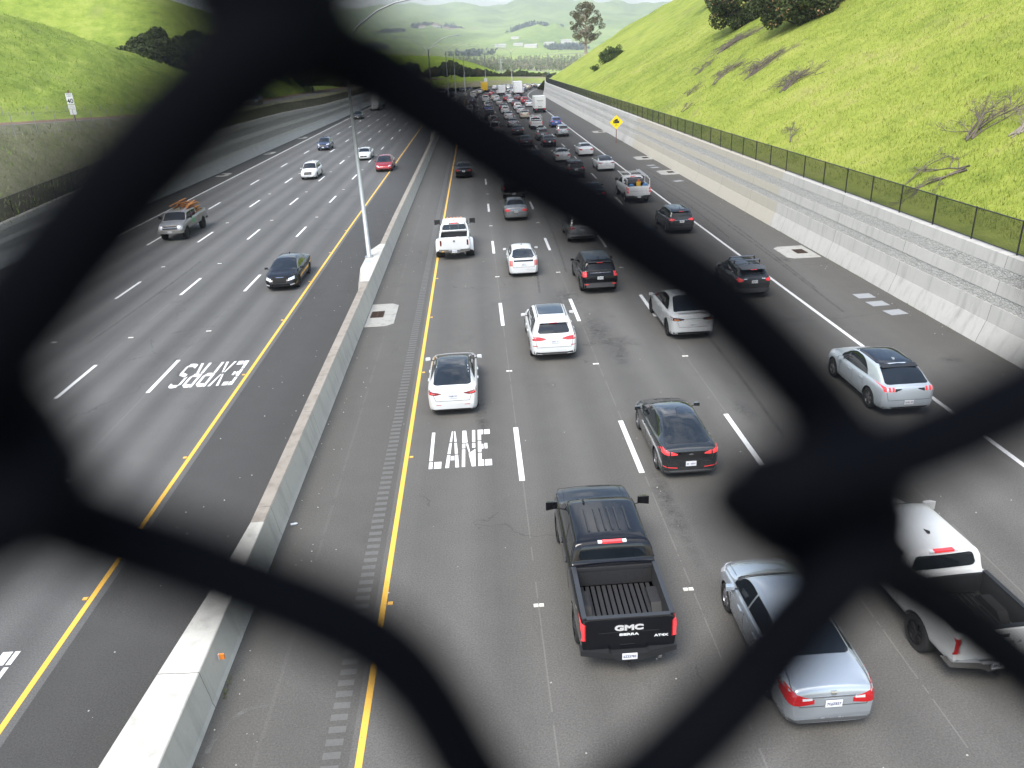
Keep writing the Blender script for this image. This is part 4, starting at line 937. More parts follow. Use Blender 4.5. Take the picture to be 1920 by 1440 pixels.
    def side_windows(s, ya, yb, splits, drop=.10, lift=.045, mat=None):
        ed = [ya]+list(splits)+[yb]
        for d in ('S', 'Z'):
            for a, b in zip(ed[:-1], ed[1:]):
                a2 = a+(.03 if a != ya else 0); b2 = b-(.03 if b != yb else 0); yy = np.linspace(a2, b2, 26 if not splits else 12)
                zb = pchip(yy, s.belt)+lift; zt = np.maximum(np.minimum(pchip(yy, s.prof)-drop, s.H-drop-.01), zb+.012)
                if not splits: tt = np.clip((yy-ya)/.85, 0, 1); zt = zb+.01+(zt-zb-.01)*np.sin(tt*math.pi/2)**.75
                s.panel('side_window', d, list(zip(yy, zb)), list(zip(yy, zt)), mat or GLASS, 25 if not splits else 11, 5)
    def top_glass(s, name, y0, y1, inset=.06, mat=None, round_=.12, inset2=None):
        def e(y, ins): 
            S = s.sect(np.array([y])); return float(S[0, 11, 0])-ins
        i2 = inset if inset2 is None else inset2
        L0, L1 = e(y0, inset+.02), e(y1, i2+.02); r = round_
        sg = 1 if y1 > y0 else -1
        b = [(-L0, y0+sg*r), (-L0+r*.3, y0+sg*r*.3), (-L0+r, y0), (0, y0-sg*.02), (L0-r, y0), (L0-r*.3, y0+sg*r*.3), (L0, y0+sg*r)]
        t = [(-L1, y1-sg*r*.4), (-L1+r*.3, y1-sg*r*.1), (-L1+r, y1), (0, y1+sg*.03), (L1-r, y1), (L1-r*.3, y1-sg*r*.1), (L1, y1-sg*r*.4)]
        # intermediate rows follow the pillar line
        return s.panel(name, 'T', b, t, mat or GLASS, 18, 12)
    def seams(s, sides=(), rear=(), tops=()):
        mb = MB()
        for (y, z0, z1) in sides:
            for d in ('S', 'Z'): s.panel('', d, [(y-.006, z0), (y+.006, z0)], [(y-.006, z1), (y+.006, z1)], None, 1, 10, .0022, .006, mb=mb)
        for (x0, z0, x1, z1) in rear: 
            dx, dz = x1-x0, z1-z0; l = math.hypot(dx, dz) or 1; nx, nz = -dz/l*.006, dx/l*.006
            s.panel('', 'R', [(x0-nx, z0-nz), (x1-nx, z1-nz)], [(x0+nx, z0+nz), (x1+nx, z1+nz)], None, 14, 1, .0022, .006, mb=mb)
        for (x0, y0, x1, y1) in tops:
            dx, dz = x1-x0, y1-y0; l = math.hypot(dx, dz) or 1; nx, nz = -dz/l*.006, dx/l*.006
            s.panel('', 'T', [(x0-nx, y0-nz), (x1-nx, y1-nz)], [(x0+nx, y0+nz), (x1+nx, y1+nz)], None, 14, 1, .0022, .006, mb=mb)
        if mb.v:                                  # shut lines belong to the body's own mesh
            me = s.body.data; ti = next((i for i, m in enumerate(me.materials) if m == TRIM), None)
            if ti is None: me.materials.append(TRIM); ti = len(me.materials)-1
            b = bmesh.new(); b.from_mesh(me); vs = [b.verts.new(v) for v in mb.v]
            for f in mb.f:
                try: q = b.faces.new([vs[i] for i in f]); q.material_index = ti
                except ValueError: pass
            b.to_mesh(me); b.free(); me.update()
    def wheels_(s, style=5, R_=None):
        r = s.R; tw = s.tw
        prof = [(r*.66, -tw/2), (r*.93, -tw/2), (r*.985, -tw*.42), (r, -tw*.3), (r, tw*.3), (r*.985, tw*.42), (r*.93, tw/2), (r*.66, tw/2)]
        n = 30; V = []; F = []
        for k in range(n):
            a = 2*math.pi*k/n
            for (q, x) in prof: V.append((x, q*math.cos(a), q*math.sin(a)))
        m = len(prof)
        for k in range(n):
            for i in range(m-1): F.append((k*m+i, k*m+i+1, ((k+1) % n)*m+i+1, ((k+1) % n)*m+i))
        me = None
        for yw in s.wheels:
            for sx in (-1, 1):
                x = sx*(s.W/2-tw/2-.025)
                if me is None:
                    o = mesh('wheel', V, F, TYRE, s.root); me = o.data; me.set_sharp_from_angle(angle=R(40)); mb = MB()
                    mb.tube([(tw*.30, 0, 0), (tw*.30+.01, 0, 0)], r*.66, 24, 1); mb.tube([(tw*.30, 0, 0), (tw*.48, 0, 0)], r*.16, 12, 0)
                    for q in range(style):
                        a = 2*math.pi*q/style; T = Matrix.Rotation(a, 4, 'X'); wd = r*(.30 if style <= 5 else .16)
                        mb.add([T @ Vector(p) for p in [(tw*.46, -wd*.35, r*.10), (tw*.46, wd*.35, r*.10), (tw*.40, wd*.55, r*.66), (tw*.40, -wd*.55, r*.66)]]+[T @ Vector(p) for p in [(tw*.31, -wd*.35, r*.10), (tw*.31, wd*.35, r*.10), (tw*.31, wd*.6, r*.66), (tw*.31, -wd*.6, r*.66)]], [(0, 1, 2, 3), (0, 4, 5, 1), (1, 5, 6, 2), (2, 6, 7, 3), (3, 7, 4, 0)], 0)
                    # rim lip
                    base = len(mb.v)
                    for k in range(24):
                        a = 2*math.pi*k/24
                        for (q, xx) in ((r*.70, tw*.44), (r*.62, tw*.46), (r*.62, tw*.30)): mb.v.append((xx, q*math.cos(a), q*math.sin(a)))
                    for k in range(24):
                        for i in range(2): mb.f.append((base+k*3+i, base+((k+1) % 24)*3+i, base+((k+1) % 24)*3+i+1, base+k*3+i+1)); mb.m.append(0)
                    rim = mb.build('rim', [s.rim, TRIM], o); rme = rim.data
                else:
                    o = bpy.data.objects.new('wheel', me); link(o, s.root); rim = bpy.data.objects.new('rim', rme); link(rim, o)
                o.location = (x, yw, r)
                if sx < 0: o.rotation_euler = (0, 0, math.pi)
    def mirrors(s, y, z, mat=None, big=0.):
        for sx in (-1, 1):
            w = float(s.W2(np.array(y)))-.06; mb = MB(); x0 = sx*(w+.03); L_ = .20+.12*big; hh = .13+.14*big
            P = []
            for (fx, fy, fz) in ((0, 0, .2), (1, 0, 0), (1, .0, 1), (0, 0, 1), (.12, .75, .35), (.8, .8, .2), (.8, .8, .85), (.12, .75, .85)):
                P.append((x0+sx*(.02+fx*L_), y-.05+fy*.17, z+fz*hh))
            f = [(0, 1, 2, 3), (7, 6, 5, 4), (0, 4, 5, 1), (1, 5, 6, 2), (2, 6, 7, 3), (3, 7, 4, 0)]
            if sx < 0: f = [q[::-1] for q in f]
            mb.add(P, f, 0); mb.tube([(sx*(w-.06), y+.02, z-.01), (x0+sx*.10, y+.0, z+.04)], .022, 6, 1)
            o = mb.build('mirror', [mat or s.pm, TRIM], s.root)
            bv = o.modifiers.new('bev', 'BEVEL'); bv.width = .02; bv.segments = 2
            dg = bpy.context.evaluated_depsgraph_get(); me = bpy.data.meshes.new_from_object(o.evaluated_get(dg)); o.modifiers.clear(); o.data = me
    def plate(s, z, txt=None, front=False, x=0.):
        d = 'F' if front else 'R'; sg = 1 if front else -1
        ps = [s.hit(d, x+a, z+b)[0].y for a in (-.15, 0, .15) for b in (-.07, .07)]; y = (max(ps) if front else min(ps))+sg*.008
        mb = MB(); mb.box(x-.155, x+.155, min(y, y+sg*.012), max(y, y+sg*.012), z-.078, z+.078); o = mb.build('licence_plate', PLATE, s.root)
        if txt: text(txt, .085, INK, o, 'plate_number', (x, y+sg*.0135, z-.004), (math.pi/2, 0, math.pi if front else 0), ext=.001, sx=.86, bold=.0015)
        else:
            mb = MB()
            for k in range(7): 
                xx = x-.115+k*.038
                if (k*7+int(z*100)) % 5: mb.box(xx-.012, xx+.012, min(y+sg*.0125, y+sg*.0145), max(y+sg*.0125, y+sg*.0145), z-.03, z+.028)
            mb.build('plate_number', simple('plate_ink_grey', (.22, .23, .3), .6), o)
        return o
    def lights(s, name, d, bot, top, mat, nu=8, nv=4, both=True, **k):
        s.panel(name, d, bot, top, mat, nu, nv, **k)
        if both:
            f = lambda P: [(-x, z) for x, z in P[::-1]]
            s.panel(name, d, f(bot), f(top), mat, nu, nv, **k)
    def fin(s, y, x=0., mat=None, h=.075):
        z = s.hit('T', x, y)[0].z; mb = MB(); mb.add([(x-.035, y-.09, z-.01), (x+.035, y-.09, z-.01), (x+.01, y+.13, z-.01), (x-.01, y+.13, z-.01), (x-.012, y-.09, z+h), (x+.012, y-.09, z+h), (x, y-.03, z+h*.8)], [(0, 1, 5, 4), (1, 2, 5), (2, 6, 5), (3, 0, 4), (3, 4, 6), (2, 3, 6), (4, 5, 6)]); mb.build('antenna_fin', mat or TRIM, s.root)
    def handles(s, ys, mat=None):
        for y in ys:
            z = float(pchip(y, s.belt))-.13
            for sx in (-1, 1):
                mb = MB(); x = s.hit('S', y, z)[0].x; a, b = sorted((sx*x, sx*(x+.028))); mb.box(a, b, y-.10, y+.10, z-.017, z+.017); mb.build('door_handle', mat or s.pm, s.root)
    def finish(s):
        for c in s.root.children: pass
        for c in s.root.children: c.location.y -= s.L/2
        # parts were modelled with the rear bumper at y=0; recentre the meshes on the vehicle's base
        for c in s.root.children: pass
        return s.root
def auto_glass(c, yrg, ywg, name_r='rear_window', rdir='T', rz=None, rin=.05):
    """yrg=(y_bottom, y_top) of the backlight, ywg=(y_top, y_base) of the windscreen"""
    c.top_glass('windshield', ywg[1], ywg[0], .035, inset2=.05)
    if rdir == 'T': c.top_glass(name_r, yrg[0], yrg[1], rin)
    else:
        z0, z1, w0, w1 = rz; b, t = c.rr(-w0, w0, z0, z1, .06, top_in=w0-w1); c.panel(name_r, 'R', b, t, GLASS, 20, 8)
def sedan(name, pm, L=4.85, W=1.84, H=1.45, rim=ALLOY, lit=False, trunk=1.10, txt=None, style='camry', roofglass=False, mk_mirror=True, rimstyle=5):
    k = H/1.45; rc = L-4.85
    prof = [(0, .62), (.025, .86), (.06, .98), (.13, trunk-.03), (.3, trunk), (.62, trunk+.02), (.80, trunk+.055), (1.55, H-.05), (1.95, H-.008), (2.35, H), (2.8, H-.02), (3.02, H-.07), (3.80+rc, 1.02), (3.95+rc, .975), (4.45+rc, .86), (4.70+rc, .74), (4.82+rc, .60), (4.85+rc, .5)]
    belt = [(0, .92), (.1, .96), (.7, 1.02), (1.6, .99), (3.6+rc, .92), (4.0+rc, .88), (4.6+rc, .68), (4.85+rc, .5)]
    c = Car('car', L, W, prof, belt, [(0, .66), (1.3, .63), (2.2, .66), (3.1, .68), (3.8+rc, .72), (L, .7)], .21, wheels=(1.08, L-.93), wr_r=.33, paint_m=pm, rim=rim)
    c.make_body(); auto_glass(c, (.84, 1.60), (3.02, 3.78+rc)); c.side_windows(.98, 3.62+rc, (1.52, 2.42)); c.wheels_(rimstyle); c.mirrors(3.38+rc, .97)
    if roofglass: c.top_glass('roof_window', 1.78, 2.85, .12, mat=GLASS)
    R_ = REDL if lit else RED
    if style == 'civic':
        c.lights('taillight', 'R', [(.36, .76), (.60, .73), (.80, .74), (.865, .80)], [(.36, .845), (.58, .92), (.74, .985), (.85, 1.0)], R_, 12, 5)
        c.lights('reverse_lamp', 'R', [(.40, .84), (.58, .835)], [(.40, .865), (.58, .885)], LAMP, 4, 2, off_=.010)
        mb = MB(); c.panel('', 'R', [(-.40, .885), (.40, .885)], [(-.40, .905), (.40, .905)], None, 16, 1, .012, .02, mb=mb); mb.build('chrome_strip', CHROME, c.root)
        mb = MB(); c.panel('', 'R', [(-.80, .33), (.80, .33)], [(-.84, .40), (.84, .40)], None, 20, 2, .010, .02, mb=mb); mb.build('bumper_valance', PLASTIC, c.root)
        mb = MB(); c.panel('', 'R', [(-.05, .93), (.05, .93)], [(-.055, .99), (.055, .99)], None, 4, 2, .012, .02, mb=mb); mb.build('emblem', CHROME, c.root)
    elif style == 'tesla':
        c.lights('taillight', 'R', [(.40, .905), (.60, .86), (.86, .88)], [(.40, .925), (.66, .98), (.865, 1.0)], simple('dark_red_lens', (.16, .008, .012), .12, coat=1.), 10, 4)
        mb = MB(); c.panel('', 'R', [(-.7, .24), (.7, .24)], [(-.78, .33), (.78, .33)], None, 20, 2, .010, .02, mb=mb); mb.build('bumper_valance', TRIM, c.root)
    else:
        c.lights('taillight', 'R', [(.46, .80), (.66, .76), (.86, .80)], [(.46, .90), (.70, .97), (.885, .98)], R_, 8, 4)
        mb = MB(); c.panel('', 'R', [(-.45, .84), (.45, .84)], [(-.45, .87), (.45, .87)], None, 12, 1, .010, .02, mb=mb); mb.build('chrome_strip', CHROME if pm.name != 'x' else TRIM, c.root)
        mb = MB(); c.panel('', 'R', [(-.72, .26), (.72, .26)], [(-.80, .34), (.80, .34)], None, 16, 2, .010, .02, mb=mb); mb.build('bumper_valance', TRIM, c.root)
    c.plate(.76 if style != 'tesla' else .80, txt)
    c.seams(sides=[(1.50, .34, .98), (2.42, .34, .94), (3.55+rc, .34, .88)], rear=[(-.62, .70, .62, .70), (-.62, .70, -.72, .93), (.62, .70, .72, .93)], tops=[(-.70, .60+.1, -.74, .18), (.70, .60+.1, .74, .18), (-.66, 3.86+rc, -.62, 4.5+rc), (.66, 3.86+rc, .62, 4.5+rc), (-.62, 4.5+rc, .62, 4.5+rc)])
    c.handles([1.75, 2.66]); c.fin(1.75, mat=pm)
    c.lights('headlight', 'F', [(.48, .62), (.82, .66)], [(.50, .72), (.80, .80)], LAMP, 8, 3)
    c.panel('grille', 'F', [(-.42, .46), (.42, .46)], [(-.46, .62), (.46, .62)], TRIM, 12, 3)
    return c
def suv(name, pm, L=4.8, W=1.92, H=1.72, rim=ALLOY, lit=False, rails=False, txt=None, style='x', fast=0., R_w=.37, wiper=True, low=.26, belt_up=0., rimstyle=5, moon=False):
    b = belt_up; rc = L-4.8; f = fast
    prof = [(0, .62), (.02, .80), (.05, 1.02), (.10, 1.12+b), (.16+f*.1, 1.18+b), (.40+f*.55, H-.15), (.50+f*.8, H-.05), (.62+f*1.0, H-.015), (1.9+f*.3, H), (2.5, H-.01), (2.78+rc*.5, H-.07), (3.55+rc*.8, 1.16+b), (3.72+rc, 1.10+b), (4.35+rc, 1.0+b), (4.62+rc, .86), (4.76+rc, .70), (4.8+rc, .55)]
    belt = [(0, .98), (.12, 1.08+b), (.8, 1.09+b), (2.0, 1.04+b), (3.4+rc, .99+b), (4.2+rc, .90+b), (4.6+rc, .74), (4.8+rc, .55)]
    c = Car('car', L, W, prof, belt, [(0, .74), (.3, .70), (.8, .70), (2.2, .72), (3.0, .73), (3.6+rc, .76), (L, .74)], low, wheels=(.98, L-.92), wr_r=R_w, tyre_w=.25, paint_m=pm, rim=rim)
    c.make_body(); c.top_glass('windshield', 3.55+rc*.85, 2.80+rc*.5, .035, inset2=.05)
    if f < .5: auto_r = c.rr(-.66, .66, 1.20+b, H-.17, .07, top_in=.08)
    else: auto_r = None
    if auto_r: c.panel('rear_window', 'R', auto_r[0], auto_r[1], GLASS, 20, 8)
    else: c.top_glass('rear_window', .24, .78+f*.35, .04)
    c.side_windows(.62+f*.95, 3.40+rc*.9, (1.25+f*.2, 2.25) if f < .5 else ()); c.wheels_(rimstyle); c.mirrors(3.12+rc*.8, 1.04+b)
    R_ = REDL if lit else RED
    if style == 'bmw':
        c.lights('taillight', 'R', [(.34, .99), (.56, .95), (.90, .96)], [(.34, 1.03), (.60, 1.10), (.92, 1.12)], R_, 10, 4)
        c.lights('reflector', 'R', [(.70, .72), (.88, .72)], [(.70, .75), (.88, .75)], R_, 4, 1)
        c.panel('rear_bumper', 'R', [(-.94, .40), (-.6, .34), (.6, .34), (.94, .40)], [(-.94, .52), (-.6, .44), (.6, .44), (.94, .52)], TRIM, 20, 2)
        c.panel('skid_plate', 'R', [(-.55, .33), (.55, .33)], [(-.50, .40), (.50, .40)], ALLOY, 14, 2, off_=.014)
    elif style == 'explorer':
        c.lights('taillight', 'R', [(.72, .98), (.92, .96)], [(.70, 1.20), (.90, 1.20)], R_, 6, 4); c.lights('reflector', 'R', [(.62, .56), (.82, .56)], [(.62, .60), (.82, .60)], R_, 4, 1)
        c.panel('rear_bumper', 'R', [(-.92, .40), (.92, .40)], [(-.94, .64), (.94, .64)], PLASTIC, 20, 2); c.panel('chrome_strip', 'R', [(-.55, 1.15), (.55, 1.15)], [(-.55, 1.175), (.55, 1.175)], CHROME, 12, 1, off_=.012)
    elif style == 'mach':
        for k in range(3):
            x = .52+k*.125; c.lights('taillight', 'R', [(x, .96), (x+.075, .96)], [(x, 1.09), (x+.075, 1.09)], REDL, 3, 3)
        c.lights('lamp_surround', 'R', [(.28, 1.02), (.50, .95)], [(.28, 1.045), (.50, 1.05)], TRIM, 6, 2)
        c.panel('rear_bumper', 'R', [(-.9, .30), (.9, .30)], [(-.92, .42), (.92, .42)], TRIM, 20, 2)
        z = float(c.hit('T', 0, 1.02)[0].z); mb = MB(); mb.add([(-.62, .86, z-.035), (.62, .86, z-.035), (.62, 1.12, z+.012), (-.62, 1.12, z+.012), (-.60, .88, z-.07), (.60, .88, z-.07)], [(0, 1, 2, 3), (4, 5, 1, 0)]); mb.build('roof_spoiler', TRIM, c.root)
    elif style == 'chr':
        c.lights('taillight', 'R', [(.56, .94), (.76, .90), (.88, .98)], [(.56, 1.02), (.80, 1.12), (.92, 1.14)], REDL, 8, 4); c.panel('rear_bumper', 'R', [(-.88, .36), (.88, .36)], [(-.9, .56), (.9, .56)], PLASTIC, 20, 2)
        c.lights('reverse_lamp', 'R', [(.36, 1.03), (.54, 1.01)], [(.36, 1.06), (.54, 1.06)], LAMP, 4, 2)
    else:
        c.lights('taillight', 'R', [(.46, 1.0), (.66, .95), (.88, .98)], [(.46, 1.06), (.70, 1.12), (.905, 1.14)], R_, 8, 4); c.panel('rear_bumper', 'R', [(-.88, .36), (.88, .36)], [(-.9, .50), (.9, .50)], TRIM, 20, 2)
        c.panel('chrome_strip', 'R', [(-.46, .985), (.46, .985)], [(-.46, 1.005), (.46, 1.005)], CHROME, 12, 1, off_=.010)
    c.plate(.90 if style != 'mach' else .58, txt)
    c.seams(sides=[(1.35+f*.1, .38, 1.06+b), (2.25, .38, 1.02+b), (3.30+rc*.9, .38, .96+b)], rear=[(-.72, .66, .72, .66), (-.72, .66, -.80, 1.10+b), (.72, .66, .80, 1.10+b)], tops=[(-.66, 3.78+rc, -.60, 4.4+rc), (.66, 3.78+rc, .60, 4.4+rc), (-.60, 4.4+rc, .60, 4.4+rc)])
    c.handles([1.6, 2.5])
    if f < .5:
        mb = MB(); z = H-.10; mb.add([(-.62, .36, z), (.62, .36, z), (.66, .75, H-.015), (-.66, .75, H-.015), (-.60, .28, z-.015), (.60, .28, z-.015)], [(0, 1, 2, 3), (4, 5, 1, 0)]); mb.box(-.16, .16, .275, .30, z-.035, z-.012, 1); mb.build('roof_spoiler', [pm, R_], c.root)
    if wiper:
        p, n = c.hit('R', .0, 1.22+b); mb = MB(); q = c.hit('R', .34, 1.27+b)[0]; mb.tube([p+n*.03, q+Vector((0, -.03, 0))], .012, 5); mb.build('rear_wiper', TRIM, c.root)
    c.fin(.95+f*.6, mat=pm)
    if rails:
        for sx in (-1, 1):
            pts = [(sx*.60, y, c.hit('T', sx*.60, y)[0].z+zo) for y, zo in ((.85, .0), (.95, .045), (1.8, .05), (2.6, .045), (2.7, .0))]; mb = MB(); mb.tube(pts, .016, 6); mb.build('roof_rail', TRIM if not rails == 'silver' else CHROME, c.root)
    if moon: c.top_glass('roof_window', 1.15, 2.65, .16)
    c.lights('headlight', 'F', [(.50, .78), (.86, .82)], [(.52, .90), (.84, .96)], LAMP, 8, 3); c.panel('grille', 'F', [(-.42, .58), (.42, .58)], [(-.46, .84), (.46, .84)], TRIM, 12, 3)
    c.lights('fog_lamp', 'F', [(.58, .50), (.76, .50)], [(.58, .56), (.76, .56)], LAMP, 4, 2); c.plate(.48, None, True)
    return c
def liftback(name, pm, L, W, H, y_g=(.20, 2.2), rim=ALLOY, style='prius', txt=None, peak=2.05, sill=.2, glass_to=None, belt_z=.98, tail=1.06, lit=True, R_w=.33, rimstyle=5):
    rc = L-4.55
    prof = [(0, .60), (.02, .80), (.05, .96), (.10, tail-.03), (.20, tail+.02), (.36, tail+.06), (1.15, H-.10), (1.6, H-.025), (peak, H), (2.5, H-.035), (2.78, H-.10), (3.62+rc, 1.0), (3.75+rc, .95), (4.2+rc, .82), (4.42+rc, .70), (4.52+rc, .58), (4.55+rc, .48)]
    belt = [(0, .90), (.12, tail-.06), (.6, tail-.04), (1.4, belt_z), (3.4+rc, belt_z-.08), (4.0+rc, .80), (4.35+rc, .62), (4.55+rc, .48)]
    c = Car('car', L, W, prof, belt, [(0, .66), (.5, .62), (1.3, .64), (2.2, .67), (2.9, .69), (3.6+rc, .73), (L, .72)], sill, wheels=(.86, L-.90), wr_r=R_w, paint_m=pm, rim=rim)
    c.make_body(); c.top_glass('windshield', 3.58+rc, 2.70, .03, inset2=.04)
    c.top_glass('rear_window', y_g[0], y_g[1], .05, round_=.16)
    c.side_windows(.95 if style not in ('modelx', 'tesla') else 1.05, 3.40+rc, (1.40, 2.25) if style not in ('modelx', 'tesla') else ()); c.wheels_(rimstyle); c.mirrors(3.14+rc, .95 if H < 1.6 else 1.06)
    R_ = REDL if lit else RED
    if style == 'tesla':
        DR = simple('dark_red_lens', (.16, .008, .012), .12, coat=1.)
        c.lights('taillight', 'R', [(.40, .885), (.60, .84), (.86, .87)], [(.40, .905), (.66, .965), (.875, .99)], DR, 10, 4)
        c.lights('taillight_glow', 'R', [(.62, .88), (.82, .90)], [(.62, .90), (.82, .925)], REDL, 5, 1, off_=.012)
        mb = MB(); c.panel('', 'R', [(-.68, .22), (.68, .22)], [(-.80, .31), (.80, .31)], None, 20, 2, .010, .02, mb=mb); mb.build('bumper_valance', TRIM, c.root)
        c.lights('reflector', 'R', [(.42, .46), (.60, .47)], [(.42, .475), (.60, .485)], RED, 4, 1)
        mb = MB(); c.panel('', 'T', [(-.66, .13), (.66, .13)], [(-.64, .17), (.64, .17)], None, 16, 1, .014, .03, mb=mb); mb.build('lip_spoiler', pm, c.root)
        mb = MB(); p, n = c.hit('R', 0, .93); mb.cyl(p+n*.004, n, .03, .008, 16); mb.build('emblem', CHROME, c.root); c.plate(.80, txt)
    elif style == 'volt':
        c.panel('tail_panel', 'R', [(-.58, .72), (.58, .72)], [(-.62, .93), (.62, .93)], simple('gloss_black', (.006, .006, .007), .08, coat=1.), 20, 4)
        c.lights('taillight', 'R', [(.40, .85), (.60, .84)], [(.40, .88), (.60, .95)], REDL, 6, 3, off_=.013); c.lights('taillight', 'R', [(.64, .84), (.87, .90)], [(.64, .95), (.875, 1.04)], REDL, 6, 3, off_=.010)
        c.lights('reflector', 'R', [(.40, .42), (.80, .47)], [(.40, .435), (.80, .485)], REDL, 6, 1, off_=.010)
        c.panel('number_recess', 'R', [(-.28, .46), (.28, .46)], [(-.32, .66), (.32, .66)], TRIM, 8, 2)
        mb = MB(); p, n = c.hit('R', 0, .86); mb.box(-.07, .07, p.y-.022, p.y-.012, p.z-.012, p.z+.012); mb.box(-.028, .028, p.y-.024, p.y-.012, p.z-.022, p.z+.022); mb.build('emblem', CHROME, c.root)
        mb = MB(); c.panel('', 'R', [(-.84, .25), (.84, .25)], [(-.86, .34), (.86, .34)], None, 20, 2, .010, .02, mb=mb); mb.build('bumper_valance', PLASTIC, c.root)
        c.plate(.56, txt); mb = MB(); z = c.hit('T', 0, 2.0)[0].z; mb.tube([(0, 2.0, z), (0, 1.75, z+.16)], .008, 5); mb.build('antenna', TRIM, c.root)
    elif style == 'modelx':
        c.lights('taillight', 'R', [(.40, .93), (.62, .90), (.93, .93)], [(.40, .98), (.68, 1.04), (.94, 1.06)], simple('dark_lens', (.05, .004, .006), .1, coat=1.), 10, 4)
        c.lights('turn_signal', 'R', [(.60, .93), (.84, .95)], [(.60, .955), (.84, .985)], AMBER, 5, 1, off_=.013)
        mb = MB(); c.panel('', 'R', [(-.90, .24), (.90, .24)], [(-.94, .40), (.94, .40)], None, 20, 2, .010, .02, mb=mb); mb.build('bumper_valance', TRIM, c.root)
        mb = MB(); c.panel('', 'R', [(-.40, .965), (.40, .965)], [(-.40, .985), (.40, .985)], None, 14, 1, .012, .02, mb=mb); mb.build('chrome_strip', CHROME, c.root)
        mb = MB(); mb.add([(-.66, .16, tail+.10), (.66, .16, tail+.10), (.66, .32, tail+.12), (-.66, .32, tail+.12), (-.6, .2, tail+.04), (.6, .2, tail+.04)], [(0, 1, 2, 3), (4, 5, 1, 0)]); mb.build('rear_spoiler', pm, c.root); c.plate(.72, txt)
    else:
        c.panel('lower_rear_window', 'R', [(-.56, .93), (.56, .93)], [(-.56, 1.03), (.56, 1.03)], GLASS, 14, 2)
        c.lights('taillight', 'R', [(.62, .70), (.80, .70)], [(.60, 1.0), (.78, 1.02)], simple('pale_red_lens', (.55, .16, .15), .15, coat=1.), 5, 5)
        mb = MB(); c.panel('', 'R', [(-.6, .24), (.6, .24)], [(-.74, .30), (.74, .30)], None, 16, 1, .010, .02, mb=mb); mb.build('bumper_valance', TRIM, c.root); c.plate(.80, txt); c.fin(2.0)
        mb = MB(); mb.box(-.56, .56, .16, .24, tail+.005, tail+.03); mb.build('rear_spoiler', TRIM, c.root)
    c.seams(sides=[(1.38, .32, belt_z), (2.25, .32, belt_z-.03), (3.35+rc, .32, belt_z-.10)], rear=[(-.60, .62, .60, .62), (-.60, .62, -.70, .90), (.60, .62, .70, .90)], tops=[(-.66, 3.70+rc, -.58, 4.25+rc), (.66, 3.70+rc, .58, 4.25+rc), (-.58, 4.25+rc, .58, 4.25+rc)])
    c.handles([1.55, 2.48])
    c.lights('headlight', 'F', [(.52, .60), (.82, .64)], [(.54, .68), (.78, .76)], LAMP, 8, 3); c.panel('grille', 'F', [(-.52, .34), (.52, .34)], [(-.56, .42), (.56, .42)], TRIM, 12, 3)
    return c
